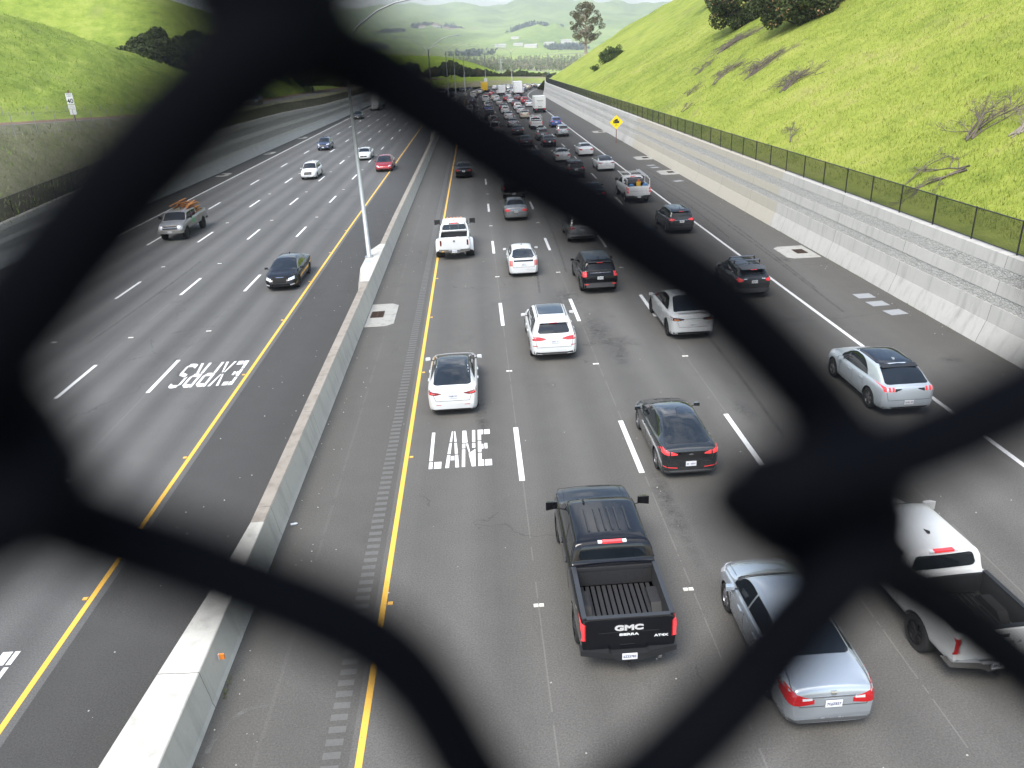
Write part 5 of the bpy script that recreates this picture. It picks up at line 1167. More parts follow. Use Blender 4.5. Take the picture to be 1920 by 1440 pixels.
def pickup(name, pm, L=5.85, W=2.03, H=1.92, bed=1.78, rail=1.42, cabw=.79, R_w=.42, zb=.52, style='gmc', txt=None, rim=BALLOY, bumper=CHROME, linerc=True, single=False, railmat=None, front=False, chrome_m=False, lift=0.):
    cr = bed+.12; rc = L-5.85; ct = cr+(1.95 if not single else 1.15)
    prof = [(0, rail-.06), (.015, rail-.01), (.05, rail), (bed, rail), (cr-.02, rail+.01), (cr+.015, rail+.10), (cr+.09, H-.10), (cr+.17, H-.025), (cr+.5, H), (ct-.25, H-.01), (ct, H-.06), (ct+.72, rail-.06), (ct+.85, rail-.10), (L-.55, rail-.16), (L-.2, rail-.26), (L-.06, rail-.42), (L, .82)]
    belt = [(0, rail-.05), (bed, rail-.04), (cr, rail-.08), (ct, rail-.13), (ct+.8, rail-.18), (L-.5, rail-.28), (L-.1, rail-.45), (L, .78)]
    ends = [(0, .955), (.05, .965), (.2, .975), (.8, .99), (L-1.6, 1), (L-.8, .99), (L-.35, .95), (L-.12, .90), (L, .84)]
    c = Car('pickup', L, W, prof, belt, [(0, .93), (cr-.05, .90), (cr+.25, cabw), (ct, cabw+.01), (ct+.7, .86), (L, .86)], zb, ends, wheels=(1.12 if not single else 1.15, L-.95), wr_r=R_w, tyre_w=.285, paint_m=pm, rim=rim, boxy=.5)
    iw = W/2-.155; c.make_body(cut=(-iw, iw, .11, bed-.03, rail-.52, rail+.3), extra=(bed, cr))
    # bed floor with pressed ribs, wheel tubs, rail caps
    mb = MB(); zf = rail-.525; n = 13
    for k in range(n):
        x = -iw+.06+(2*iw-.12)*(k+.5)/n; mb.box(x-.043, x+.043, .13, bed-.06, zf, zf+.012)
    for sx in (-1, 1):
        a, b = sorted((sx*iw*.999, sx*(iw-.22))); mb.add([(a, 1.12-.42, zf), (b, 1.12-.42, zf), (b, 1.12+.42, zf), (a, 1.12+.42, zf), (a, 1.12-.26, zf+.17), (b, 1.12-.26, zf+.17), (b, 1.12+.26, zf+.17), (a, 1.12+.26, zf+.17)], [(4, 5, 6, 7), (0, 1, 5, 4), (1, 2, 6, 5), (2, 3, 7, 6), (3, 0, 4, 7)])
    for k in range(9):
        x = -iw+.1+(2*iw-.2)*k/8; mb.box(x-.07, x+.07, bed-.036, bed-.031, zf+.05, rail-.16)
    mb.box(-iw+.02, iw-.02, bed-.05, bed-.028, rail-.10, rail-.03)
    fl = mb.build('bed_floor', LINER, c.root)
    mb = MB()
    for sx in (-1, 1):
        a, b = sorted((sx*(iw-.006), sx*(iw+.0))); mb.box(a, b, .112, bed-.032, zf+.01, rail-.013)
    mb.box(-iw+.008, iw-.008, .108, .116, zf+.01, rail-.013); mb.box(-iw+.008, iw-.008, bed-.030, bed-.024, zf+.01, rail-.013); mb.build('bed_liner', LINER, c.root)
    for d, sx in (('S', 1), ('Z', -1)):
        mb = MB(); a, b = sorted((sx*(iw-.012), sx*(iw+.085))); mb.box(a, b, .06, bed-.01, rail-.012, rail+.014); mb.build('bed_rail', railmat or TRIM, c.root)
    mb = MB(); mb.box(-iw+.01, iw-.01, .02, .115, rail-.01, rail+.012); tg = mb.build('tailgate_cap', railmat or pm, c.root)
    # tailgate
    b, t = c.rr(-iw-.02, iw+.02, zb+.16, rail-.035, .03); gate = c.panel('tailgate', 'R', b, t, pm, 20, 6, off_=.014)
    if style == 'gmc':
        c.panel('tailgate_crease', 'R', [(-.62, rail-.34), (.62, rail-.34)], [(-.62, rail-.325), (.62, rail-.325)], TRIM, 8, 1, off_=.017)
        text('GMC', .17, BADGE, gate, 'lettering', (0, -.026, rail-.225), ext=.006, sx=1.55, bold=.008)
        for k, x in enumerate((-.255, -.175, -.10, -.02, .06, .14, .225)): pass
        text('SIERRA', .075, PLATE, gate, 'lettering', (0, -.022, rail-.395), ext=.003, sx=1.7, bold=.003)
        text('AT4X', .075, PLATE, gate, 'lettering', (.66, -.022, rail-.47), ext=.003, sx=1.5, bold=.003)
        c.lights('taillight', 'R', [(.905, rail-.50), (.965, rail-.50)], [(.905, rail-.10), (.965, rail-.10)], REDL, 3, 6, off_=.016)
        c.lights('taillight', 'R', [(.84, rail-.52), (.90, rail-.52)], [(.86, rail-.12), (.90, rail-.12)], RED, 3, 6, off_=.010)
    elif style == 'chevy':
        for z in (rail-.28, rail-.52): c.lights('taillight', 'R', [(.84, z), (.97, z)], [(.84, z+.19), (.97, z+.19)], REDL, 4, 4, off_=.014)
        c.panel('tailgate_crease', 'R', [(-.7, rail-.40), (.7, rail-.40)], [(-.7, rail-.385), (.7, rail-.385)], PLASTIC, 8, 1, off_=.017)
    elif style == 'ram':
        c.lights('taillight', 'R', [(.80, rail-.50), (.90, rail-.50)], [(.80, rail-.16), (.90, rail-.16)], RED, 4, 5, off_=.014); mb = MB(); mb.cyl((0, -.024, rail-.22), (0, 1, 0), .065, .012, 18); mb.build('emblem', ALLOY, gate)
    else:
        wq = W/2*.945; c.lights('taillight', 'R', [(wq-.13, rail-.50), (wq, rail-.50)], [(wq-.11, rail-.14), (wq, rail-.14)], RED, 4, 5, off_=.014)
        c.panel('tailgate_handle', 'R', [(-.17, rail-.20), (.17, rail-.20)], [(-.17, rail-.12), (.17, rail-.12)], TRIM, 6, 2, off_=.018)
        if style == 'taco': 
            for k, ch in enumerate('TACOMA'): text(ch, .10, PLASTIC, gate, 'lettering', (-.42+k*.168, -.022, rail-.33), ext=.003, sx=1.3)
    # rear bumper
    bm_ = MB(); z0, z1 = zb-.04, zb+.16
    bm_.add([(-.99, -.02, z0+.06), (-.30, -.13, z0+.02), (-.24, -.13, z0-.05), (.24, -.13, z0-.05), (.30, -.13, z0+.02), (.99, -.02, z0+.06), (-.99, -.03, z1), (-.42, -.14, z1), (-.36, -.14, z1-.05), (.36, -.14, z1-.05), (.42, -.14, z1), (.99, -.03, z1), (-.99, .14, z1+.005), (-.42, .08, z1+.005), (-.36, .08, z1-.045), (.36, .08, z1-.045), (.42, .08, z1+.005), (.99, .14, z1+.005), (-.99, .3, z0+.06), (.99, .3, z0+.06)],
        [(0, 1, 7, 6), (1, 2, 8, 7), (2, 3, 9, 8), (3, 4, 10, 9), (4, 5, 11, 10), (6, 7, 13, 12), (7, 8, 14, 13), (8, 9, 15, 14), (9, 10, 16, 15), (10, 11, 17, 16), (0, 6, 12, 18), (5, 19, 17, 11), (0, 18, 19, 5, 4, 3, 2, 1)])
    bo = bm_.build('rear_bumper', bumper, c.root); bo.scale = (W/2.03, 1, 1)
    mb = MB(); mb.box(-.155, .155, -.155, -.142, z0+.015, z0+.165); pl = mb.build('licence_plate', PLATE, c.root)
    text(txt or '8K41207', .085, INK, pl, 'plate_number', (0, -.157, z0+.088), ext=.001, sx=.86, bold=.0015)
    mb = MB(); mb.box(-.035, .035, -.16, .1, z0-.16, z0-.09); mb.cyl((0, -.14, z0-.125), (0, 1, 0), .055, .03, 12); mb.build('tow_hitch', TRIM, c.root)
    mb = MB(); mb.tube([(.62, .25, zb-.12), (.66, -.02, zb-.13)], .045, 10); mb.build('exhaust', CHROME, c.root)
    # glass
    z0_, z1_ = rail+.07, H-.13; w0 = W/2*cabw; b, t = c.rr(-w0+.035, w0-.035, z0_, z1_, .07, top_in=.05)
    c.panel('rear_window', 'R', b, t, GLASS, 20, 7); 
    mb = MB(); yb = c.hit('R', 0, H-.055)[0].y; mb.box(-.22, .22, yb-.05, yb+.05, H-.075, H-.03, 0); mb.box(-.32, -.23, yb-.045, yb+.05, H-.07, H-.035, 1); mb.box(.23, .32, yb-.045, yb+.05, H-.07, H-.035, 1); mb.build('brake_light', [REDL, PLATE], c.root)
    c.top_glass('windshield', ct+.70, ct+.06, .04, inset2=.05)
    c.side_windows(cr+.30, ct+.56, (cr+1.08,) if not single else (cr+.55,), drop=.13, lift=.06)
    c.wheels_(6); c.mirrors(ct+.35, rail-.02, big=.8 if style != 'ram' else 1.6, mat=TRIM if style in ('ram', 'chevy', 'old') else None)
    c.seams(sides=[(cr+.02, zb+.1, rail-.03), (cr+.16, zb+.1, rail-.10), (ct+.60, zb+.1, rail-.18)]+([(cr+1.08, zb+.1, rail-.12)] if not single else []), rear=[], tops=[(-.78, ct+.9, -.74, L-.45), (.78, ct+.9, .74, L-.45)])
    c.handles([cr+.5]+([cr+1.3] if not single else []))
    # roof ribs
    if style == 'gmc':
        mb = MB()
        for x in (-.46, -.24, -.08, .08, .24, .46):
            y0 = cr+.45; 
            for a, b_ in ((y0, y0+1.0),): mb.add([(x-.03, a, c.hit('T', x, a)[0].z-.004), (x+.03, a, c.hit('T', x, a)[0].z-.004), (x+.03, b_, c.hit('T', x, b_)[0].z-.004), (x-.03, b_, c.hit('T', x, b_)[0].z-.004), (x-.015, a+.05, c.hit('T', x, a)[0].z+.016), (x+.015, a+.05, c.hit('T', x, a)[0].z+.016), (x+.015, b_-.05, c.hit('T', x, b_)[0].z+.016), (x-.015, b_-.05, c.hit('T', x, b_)[0].z+.016)], [(4, 5, 6, 7), (0, 1, 5, 4), (1, 2, 6, 5), (2, 3, 7, 6), (3, 0, 4, 7)])
        mb.build('roof_rib', pm, c.root); c.fin(ct-.15, -.42, TRIM)
        mb = MB()
        for k, sx in enumerate((-1, 1)): 
            x0, x1 = (-.60, -.57) if sx < 0 else (.57, .60); mb.box(x0, x1, ct+.95, L-.4, rail-.20, float(pchip(L-.9, prof))+.02)
    else: c.fin(cr+.75, .0, TRIM)
    if front or style == 'old':
        c.lights('headlight', 'F', [(.58, rail-.56), (.93, rail-.56)], [(.56, rail-.30), (.90, rail-.30)], LAMP, 6, 4, off_=.012); c.panel('grille', 'F', [(-.55, rail-.56), (.55, rail-.56)], [(-.55, rail-.32), (.55, rail-.32)], TRIM, 10, 4, off_=.012)
        c.panel('grille_bar', 'F', [(-.55, rail-.46), (.55, rail-.46)], [(-.55, rail-.42), (.55, rail-.42)], CHROME, 10, 1, off_=.02)
        mb = MB(); mb.add([(-1.0, L-.12, .62), (1.0, L-.12, .62), (.8, L+.12, .62), (-.8, L+.12, .62), (-1.0, L-.12, .84), (1.0, L-.12, .84), (.8, L+.12, .84), (-.8, L+.12, .84)], [(0, 3, 2, 1), (4, 5, 6, 7), (1, 2, 6, 5), (3, 0, 4, 7), (2, 3, 7, 6)]); mb.build('front_bumper', simple('bumper_steel', (.45, .44, .42), .35, .6), c.root)
        mb = MB(); mb.box(-.155, .155, L+.12, L+.135, .66, .82); mb.build('licence_plate', PLATE, c.root)
    return c
# ================================================================== place vehicles
def set_paint(root, old, new):
    for c in [root]+kids(root)+[g for k in kids(root) for g in kids(k)]:
        if c.type == 'MESH':
            for i, ms in enumerate(c.material_slots):
                if ms.material == old or (c.data.materials[i] == old): ms.link = 'OBJECT'; ms.material = new
def put(c, X, Yrear, label, cat='car', group='cars on the motorway', face=1, rz=0.):
    """c is a Car; X lateral, Yrear the nearest bumper's position along the road"""
    r = c.root
    if not getattr(c, 'placed', False):
        c.placed = True
        for k in r.children: k.location.y -= c.L/2
    else: r = None
    Y = Yrear+c.L/2; z = float(zroad(Y))
    if r is None: r = dup(c.root, (X, Y, z), rz if face > 0 else math.pi+rz)
    else: r.location = (X, Y, z); r.rotation_euler = (0, 0, rz if face > 0 else math.pi+rz)
    r.name = c.name
    return tag(r, label, cat, group)
P_BLACK = paint('black', (.003, .0035, .006), 0, .10, dust=.012); P_WHITE = paint('white', (.66, .67, .67)); P_PEARL = paint('pearl', (.55, .55, .54)); P_DGREY = paint('dark_grey', (.022, .025, .028), .4, .2)
P_SILVER = paint('silver', (.40, .41, .42), .65, .25); P_ICE = paint('ice_blue', (.52, .57, .61), .35, .22); P_LSIL = paint('light_silver', (.46, .50, .54), .6, .22); P_NAVY = paint('navy', (.02, .035, .10), .3, .2); P_BLUE = paint('blue', (.05, .09, .30), .4, .22)
P_RED = paint('red', (.38, .008, .018), .3, .2); P_DRED = paint('dark_red', (.16, .012, .02), .3, .22); P_BEIGE = paint('beige', (.42, .40, .375), .5, .3); P_CHAR = paint('charcoal', (.035, .037, .04), .4, .25); P_CREAM = paint('cream', (.62, .55, .42), .0, .3); P_MGREY = paint('mid_grey', (.12, .125, .13), .5, .25)
P_YEL = paint('yellow', (.80, .50, .01)); P_TAN = paint('tan', (.25, .20, .14), .4, .3); P_OLIVE = paint('grey_green', (.14, .16, .15), .4, .3)
# --- near traffic, away from the viewer
gmc = pickup('pickup', P_BLACK, style='gmc', txt='6Z33783', bumper=simple('bumper_black', (.018, .019, .021), .4), railmat=simple('bed_rail_black', (.03, .032, .036), .35))
put(gmc, 2.50, 12.25, 'large glossy black pickup with empty ribbed bed and lit red taillights, nearest in the photo', 'pickup')
m3 = liftback('car', P_WHITE, 4.69, 1.85, 1.44, y_g=(.37, 2.86), style='tesla', txt='7WJR214', peak=2.2, tail=1.04, sill=.17, rim=BALLOY)
put(m3, -1.36, 25.2, 'white sedan with full dark glass roof, directly behind the word LANE')
x5 = suv('car', P_WHITE, 4.92, 2.0, 1.75, style='bmw', rails=True, moon=True, txt=None, R_w=.38, lit=False)
put(x5, 2.78, 29.9, 'white luxury SUV with panoramic roof and black rails, centre of the photo', 'SUV')
volt = liftback('car', P_DGREY, 4.50, 1.79, 1.43, y_g=(.30, 1.55), style='volt', txt=None, tail=1.06, sill=.17)
volt.top_glass('roof_panel', 1.68, 2.62, .05, mat=simple('gloss_roof', (.006, .007, .01), .06, coat=1.))
put(volt, 5.80, 19.75, 'dark grey hatchback with glossy black tail panel and pinkish lit taillights')
expl = suv('car', P_BLACK, 5.05, 2.0, 1.78, style='explorer', lit=True, txt=None, belt_up=.03, R_w=.38, rim=BALLOY)
put(expl, 6.15, 39.1, 'boxy black SUV with red corner taillights, left of the white car cut by the mesh', 'SUV')
prius = liftback('car', P_WHITE, 4.48, 1.75, 1.49, y_g=(.26, 1.25), style='prius', tail=1.12, belt_z=1.0, sill=.18)
put(prius, 2.37, 43.3, 'white hatchback with split rear window and pale red taillights behind the silver sedan')
ram = pickup('pickup', P_WHITE, 6.3, 2.02, 1.98, bed=1.95, rail=1.45, style='ram', bumper=CHROME, R_w=.41, zb=.56, railmat=P_WHITE, txt='9R1Z408')
put(ram, -1.70, 48.4, 'white dual rear wheel pickup with flared fenders and cab guard, straddling the yellow line', 'pickup')
# flared fenders and outer wheels of the white dually, cab guard
for sx in (-1, 1):
    V = []; F = []; n = 14
    for i in range(n+1):
        a = math.pi*(.02+.96*i/n); cy, cz = 1.12+.66*math.cos(a), .47+.72*math.sin(a)
        V += [(sx*.95, cy, cz+.04), (sx*1.16, cy*.93+.08, cz-.02), (sx*1.215, cy*.9+.11, cz-.12), (sx*1.20, cy*.86+.157, cz*.86-.08)]
    for i in range(n):
        for k in range(3): F.append((i*4+k, i*4+k+1, i*4+k+5, i*4+k+4))
    if sx > 0: F = [f[::-1] for f in F]
    o = mesh('flared_fender', V, F, P_WHITE, ram.root); o.location.y = -ram.L/2
    o = bpy.data.objects.new('wheel', [k for k in ram.root.children if k.name.startswith('wheel')][0].data); link(o, ram.root); o.location = (sx*1.09, 1.12-ram.L/2, .41); o.rotation_euler = (0, 0, 0 if sx > 0 else math.pi)
mb = MB(); mb.tube([(-.80, 2.02, 1.44), (-.70, 2.06, 2.0), (.70, 2.06, 2.0), (.80, 2.02, 1.44)], .03, 6); mb.tube([(-.80, 2.0, 1.50), (.80, 2.0, 1.50)], .03, 6)
for x in (-.27, .27): mb.tube([(x, 2.03, 1.50), (x, 2.05, 2.0)], .02, 6)
o = mb.build('cab_guard', CHROME, ram.root); o.location.y = -ram.L/2
for k, x in enumerate((-.45, -.22, 0, .22, .45)):
    mb = MB(); mb.box(x-.05, x+.05, 3.75, 3.85, 1.95, 2.01); o = mb.build('roof_marker_lamp', AMBER, ram.root); o.location.y = -ram.L/2
def cargo(root, c, name, build, label, cat, off_=(0, 0, 0)):
    o = build; M = root.matrix_basis; o.location = (root.location.x+off_[0], root.location.y-c.L/2+off_[1], root.location.z+off_[2]); tag(o, label, cat); return o
def bucket(name, r, h, m, lid=None):
    mb = MB(); mb.tube([(0, 0, 0), (0, 0, h)], [r*.86, r], 18); mb.tube([(0, 0, h), (0, 0, h+.02)], r*1.05, 18, 1); return mb.build(name, [m, lid or m])
zf = 1.45-.50
cargo(ram.root, ram, '', bucket('bucket', .16, .36, simple('white_plastic', (.72, .72, .70), .4)), 'white plastic bucket standing in the bed of the white dual wheel pickup', 'bucket', (.22, .62, zf))
mb = MB(); mb.box(0, .45, 0, .35, 0, .26); mb.box(.5, .75, .05, .35, 0, .22, 1); cargo(ram.root, ram, '', mb.build('cargo_box', [simple('cardboard', (.42, .30, .18), .8), simple('pale_sack', (.6, .58, .52), .8)]), 'cardboard box and sack beside the bucket in the white pickup bed', 'box', (-.1, .25, zf))
mb = MB()
for k in range(6): a = k*.5; mb.tube([(-.1*k, .1*k, .03), (.3-.1*k, .3+.05*k, .08+.02*k)], .03, 5)
cargo(ram.root, ram, '', mb.build('scrap_wood', simple('scrap', (.30, .22, .17), .8, var=.5)), 'loose scraps of wood at the left of the white pickup bed', 'scrap wood', (-.35, .35, zf))
camry = sedan('car', P_SILVER, lit=True, txt=None)
put(camry, 2.86, 59.6, 'silver sedan with lit red brake lights between two dashed lines, ahead of the white hatchback')
civ = sedan('car', P_LSIL, 4.56, 1.78, 1.44, style='civic', txt='7GJZ837', roofglass=False)
put(civ, 5.92, 10.35, 'light silver sedan partly behind the mesh wires at the bottom right, large red wraparound taillights')
tac = pickup('pickup', P_PEARL, 5.6, 1.92, 1.82, bed=1.72, rail=1.32, cabw=.78, style='taco', R_w=.40, zb=.50, railmat=TRIM, txt='8R20K51')
put(tac, 9.42, 11.3, 'white pickup with black bed liner cut by the right edge of the photo', 'pickup', rz=.055)
mx = liftback('car', P_WHITE, 5.04, 2.0, 1.66, y_g=(.42, 1.5), style='modelx', tail=1.14, belt_z=1.08, sill=.22, rim=BALLOY, R_w=.38)
put(mx, 9.02, 31.45, 'white tall electric car with amber turn signal lit, half hidden by the thick mesh wire', 'SUV')
mach = suv('car', P_ICE, 4.72, 1.88, 1.62, style='mach', fast=.75, wiper=False, R_w=.37, belt_up=-.02, rimstyle=5)
mach.top_glass('glass_roof', 1.14, 2.76, .035, mat=simple('gloss_navy', (.004, .006, .012), .05, coat=.3, spec=.35)); 
put(mach, 14.02, 22.85, 'pale ice blue coupe SUV with black glass roof and triple bar taillights at the right', 'SUV')
chr_ = suv('car', P_CHAR, 4.36, 1.80, 1.58, style='chr', fast=.25, lit=True, R_w=.345, belt_up=.0, rim=BALLOY)
put(chr_, 13.55, 36.75, 'dark grey crossover with two silver roof rack cross bars', 'SUV')
for y in (1.35, 2.15):
    mb = MB(); z = 1.58; mb.tube([(-.62, y, z+.10), (.62, y, z+.10)], .028, 8, 0)
    for sx in (-1, 1): mb.tube([(sx*.62, y, z+.10), (sx*.68, y+.02, z-.07)], .035, 6, 1)
    o = mb.build('roof_rack_bar', [ALLOY, TRIM], chr_.root); o.location.y = -chr_.L/2
rdx = suv('car', P_CHAR, 4.69, 1.87, 1.66, lit=True, R_w=.36)
put(rdx, 13.75, 51.9, 'charcoal SUV with chrome tailgate strip in the lane beside the white edge line', 'SUV')
sil = pickup('pickup', P_WHITE, 5.75, 2.03, 1.92, bed=2.35, rail=1.42, style='chevy', single=True, bumper=simple('bumper_dark', (.05, .05, .052), .4), zb=.54, railmat=P_WHITE, txt=None, rim=ALLOY)
put(sil, 13.25, 64.0, 'white work pickup with ladder rack carrying tools near the white edge line', 'pickup')
mb = MB()
for sx in (-1, 1):
    mb.tube([(sx*.93, .2, 1.95), (sx*.93, 4.6, 2.12)], .035, 6)
    for y in (.25, 2.2): mb.tube([(sx*.95, y, 1.42), (sx*.93, y, 1.97)], .03, 6)
for y in (2.2, 3.9, 4.5): mb.tube([(-.93, y, 2.03), (.93, y, 2.03)], .025, 6)
o = mb.build('ladder_rack', simple('rack_white', (.6, .6, .58), .4), sil.root); o.location.y = -sil.L/2
mb = MB(); 
for x in (.62, .84): mb.tube([(x, .5, 2.12), (x, 4.3, 2.2)], .03, 5)
for k in range(12): y = .7+k*.3; mb.tube([(.62, y, 2.12+.02*k/3), (.84, y, 2.12+.02*k/3)], .015, 4)
cargo(sil.root, sil, '', mb.build('ladder', simple('ladder_alu', (.5, .5, .5), .35, .7)), 'aluminium ladder lying on the rack of the white work pickup', 'ladder')
zf = 1.42-.50
mb = MB(); mb.tube([(0, 0, 0), (0, 0, .62)], [.17, .19], 14); mb.tube([(0, 0, .62), (0, 0, .80)], [.12, .10], 12, 1); cargo(sil.root, sil, '', mb.build('water_cooler', [simple('cooler_yellow', (.75, .42, .03), .5), simple('cooler_red', (.45, .10, .03), .5)]), 'yellow orange drum standing in the bed of the white work pickup', 'cooler', (.12, .75, zf+.15))
for dx, lb in ((-.48, 'blue barrel left of the yellow drum in the work pickup bed'), (.66, 'blue tarp bundle right of the yellow drum in the work pickup bed')):
    mb = MB(); mb.tube([(0, 0, 0), (0, 0, .3), (0.02, 0, .55), (0.02, 0, .62)], [.24, .26, .22, .1], 12); cargo(sil.root, sil, '', mb.build('blue_barrel' if dx < 0 else 'tarp_bundle', simple('blue_tarp', (.06, .16, .34), .5)), lb, 'barrel' if dx < 0 else 'bundle', (dx, .7, zf))
mb = MB(); mb.box(-.75, .75, 0, .35, .5, .85); mb.box(-.75, -.25, -.6, 0, .0, .4, 1); cargo(sil.root, sil, '', mb.build('tool_box', [simple('tool_box_grey', (.09, .09, .10), .4), TRIM]), 'dark tool box across the front of the work pickup bed', 'tool box', (0, 1.75, zf))
# --- everything else in the right carriageway: (builder key, X, Y, paint, label)
gen_sedan = sedan('car', P_SILVER, 4.8, 1.84, 1.45, lit=False); gen_suvL = rdx; gen_sedan2 = sedan('car', P_BLACK, 4.75, 1.82, 1.44, lit=False); gen_suv = suv('car', P_CHAR, 4.65, 1.87, 1.68, lit=False, R_w=.36); gen_glass = m3; gen_pk = None
pk2 = pickup('pickup', P_BLACK, 5.8, 2.0, 1.92, style='gen', bumper=CHROME, txt=None)
van = suv('car', P_MGREY, 4.9, 1.95, 1.95, lit=True, R_w=.36, belt_up=.05)
def rep(c, X, Y, pm, label, cat='car', keep=None, sc=1.):
    o = dup(c.root, (X, Y+c.L/2*sc, float(zroad(Y))), -float(.0040*(Y > 232)*(Y-232)), keep=keep, scale=sc); o.name = c.name
    if pm is not None: set_paint(o, c.pm, pm)
    return tag(o, label, cat, 'cars on the motorway')
FARK = ('body', 'rear_window', 'windshield', 'side_window', 'taillight', 'wheel', 'rear_bumper', 'licence_plate')
put(gen_sedan2, -1.36, 83.7, 'black sedan close to the yellow line ahead of the white dual wheel pickup')
put(pk2, 3.2, 69.1, 'black pickup with chrome bumper half hidden by the wire, ahead of the silver sedan', 'pickup')
put(gen_suv, 6.8, 51.0, 'silver crossover half hidden by the wire, ahead of the boxy black SUV', 'SUV'); set_paint(gen_suv.root, P_CHAR, P_SILVER)
rep(gen_sedan2, 10.5, 46.5, P_DGREY, 'dark sedan almost wholly behind the wire, left of the dark crossover')
rep(gen_glass, 13.73, 83.1, P_WHITE, 'white smooth sedan with dark glass roof beside the far drains')
put(gen_sedan, 13.45, 96.2, 'white sedan with bright red taillights touching the white edge line'); set_paint(gen_sedan.root, P_SILVER, P_WHITE)
rep(gen_sedan2, 10.15, 91.9, P_WHITE, 'white sedan with thin dark red taillights left of the white edge lane')
rep(gen_suv, 10.05, 79.4, P_DGREY, 'dark grey crossover behind the white sedan with thin taillights', 'SUV')
rep(gen_sedan2, 9.9, 65.1, P_BLACK, 'black sedan dimmed by the wire, left of the white work pickup')
rep(gen_sedan2, 7.05, 91.8, P_DGREY, 'dark sedan nearly lost behind the wire in the middle lane')
van.root.location = (3.35, 130.1+2.45, 0); van.placed = True
for k in van.root.children: k.location.y -= van.L/2
tag(van.root, 'grey van dimmed by the wire in the second lane', 'van', 'cars on the motorway'); set_paint(van.root, P_MGREY, paint('van_grey', (.42, .41, .40)))
SPEC = [(0, 10.1, 107.9, P_BLACK, 'black sedan in the fourth lane with a white number plate'), (0, 7.05, 109.4, P_CHAR, 'charcoal sedan in the third lane level with the black sedan'), (1, 9.95, 117., P_MGREY, 'grey SUV with red taillights directly ahead of the black sedan'),
        (1, 13.4, 120.9, P_SILVER, 'silver crossover by the white edge line left of the yellow sign'), (1, 14.0, 136.7, P_BLUE, 'deep blue hatchback by the white edge line'), (0, 6.9, 126.7, P_CHAR, 'dark grey sedan in the third lane ahead of the charcoal sedan'),
        (0, 6.95, 141.2, P_SILVER, 'silver grey sedan in the third lane behind a white red-lit car'), (0, 10.2, 159.8, P_CREAM, 'cream sedan with glowing red taillights ahead of the white utility pickup'), (1, 3.55, 147.9, P_OLIVE, 'grey green hatchback directly ahead of the grey van'), (2, 3.3, 159.8, P_CHAR, 'dark pickup with white tail stripe in the second lane'),
        (0, 7.0, 159.3, P_WHITE, 'white sedan with large glowing brake lights in the third lane'), (1, -.75, 161., P_MGREY, 'grey hatchback dimmed by the wire in the first lane'), (1, -.7, 183., P_SILVER, 'pale grey SUV dimmed by the wire in the first lane'), (1, -.4, 202.4, P_BLACK, 'black SUV ahead of the pale grey SUV'),
        (0, 0., 223.5, P_NAVY, 'navy car in the first lane far away'), (2, .6, 247, P_WHITE, 'white pickup far along the first lane'), (0, 3.5, 181.6, P_BLUE, 'blue grey sedan far along the second lane'), (1, 3.55, 195., P_SILVER, 'silver hatchback with dark rear window far along the second lane'), (2, 3.65, 218.5, P_WHITE, 'white pickup far along the second lane'),
        (0, 4.4, 246, P_DRED, 'purple red car just before the yellow truck'), (1, 7.0, 174.6, P_WHITE, 'white SUV far along the third lane'), (0, 6.9, 186.5, P_DRED, 'dark red sedan just ahead of the far white SUV'), (0, 6.85, 205., P_BEIGE, 'beige sedan far along the third lane'), (1, 6.6, 221., P_WHITE, 'white crossover ahead of the beige sedan'), (0, 6.3, 234, P_CREAM, 'cream car ahead of the far white crossover'),
        (0, 6.35, 258, P_RED, 'bright red car right of the yellow truck'), (0, 13.55, 193.9, P_WHITE, 'white sedan left of the white box truck near the edge line'), (1, 13.2, 206., P_RED, 'red SUV in the fifth lane ahead of the box truck'), (1, 10.25, 184., P_WHITE, 'white SUV in the fourth lane left of the box truck'), (0, 10.2, 173., P_PEARL, 'pearl white sedan ahead of the cream sedan'),
        (0, 10.05, 212.5, P_WHITE, 'white sedan far along the fourth lane'), (0, 10.5, 199., P_DRED, 'dark red car far along the fourth lane'), (0, 12.5, 224., P_DRED, 'maroon car directly behind the tall white truck'), (0, 9.3, 224, P_RED, 'red car far along the fourth lane')]
PR = (gen_sedan, gen_suv, pk2, gen_glass)
for i, (k, X, Y, pm, lb) in enumerate(SPEC):
    c = PR[k] if not (k == 0 and i % 2) else gen_sedan2
    if pm == P_CREAM or 'glowing' in lb or 'red-lit' in lb or 'red taillights' in lb: c = gen_sedan if k == 0 else c
    rep(c, X, Y, pm, lb, {0: 'car', 1: 'SUV', 2: 'pickup'}[k], keep=FARK if Y > 150 else None)
wp = rep(sil, 10.5, 134.6, None, 'white utility pickup with cab rack and yellow marking on its tailgate', 'pickup')
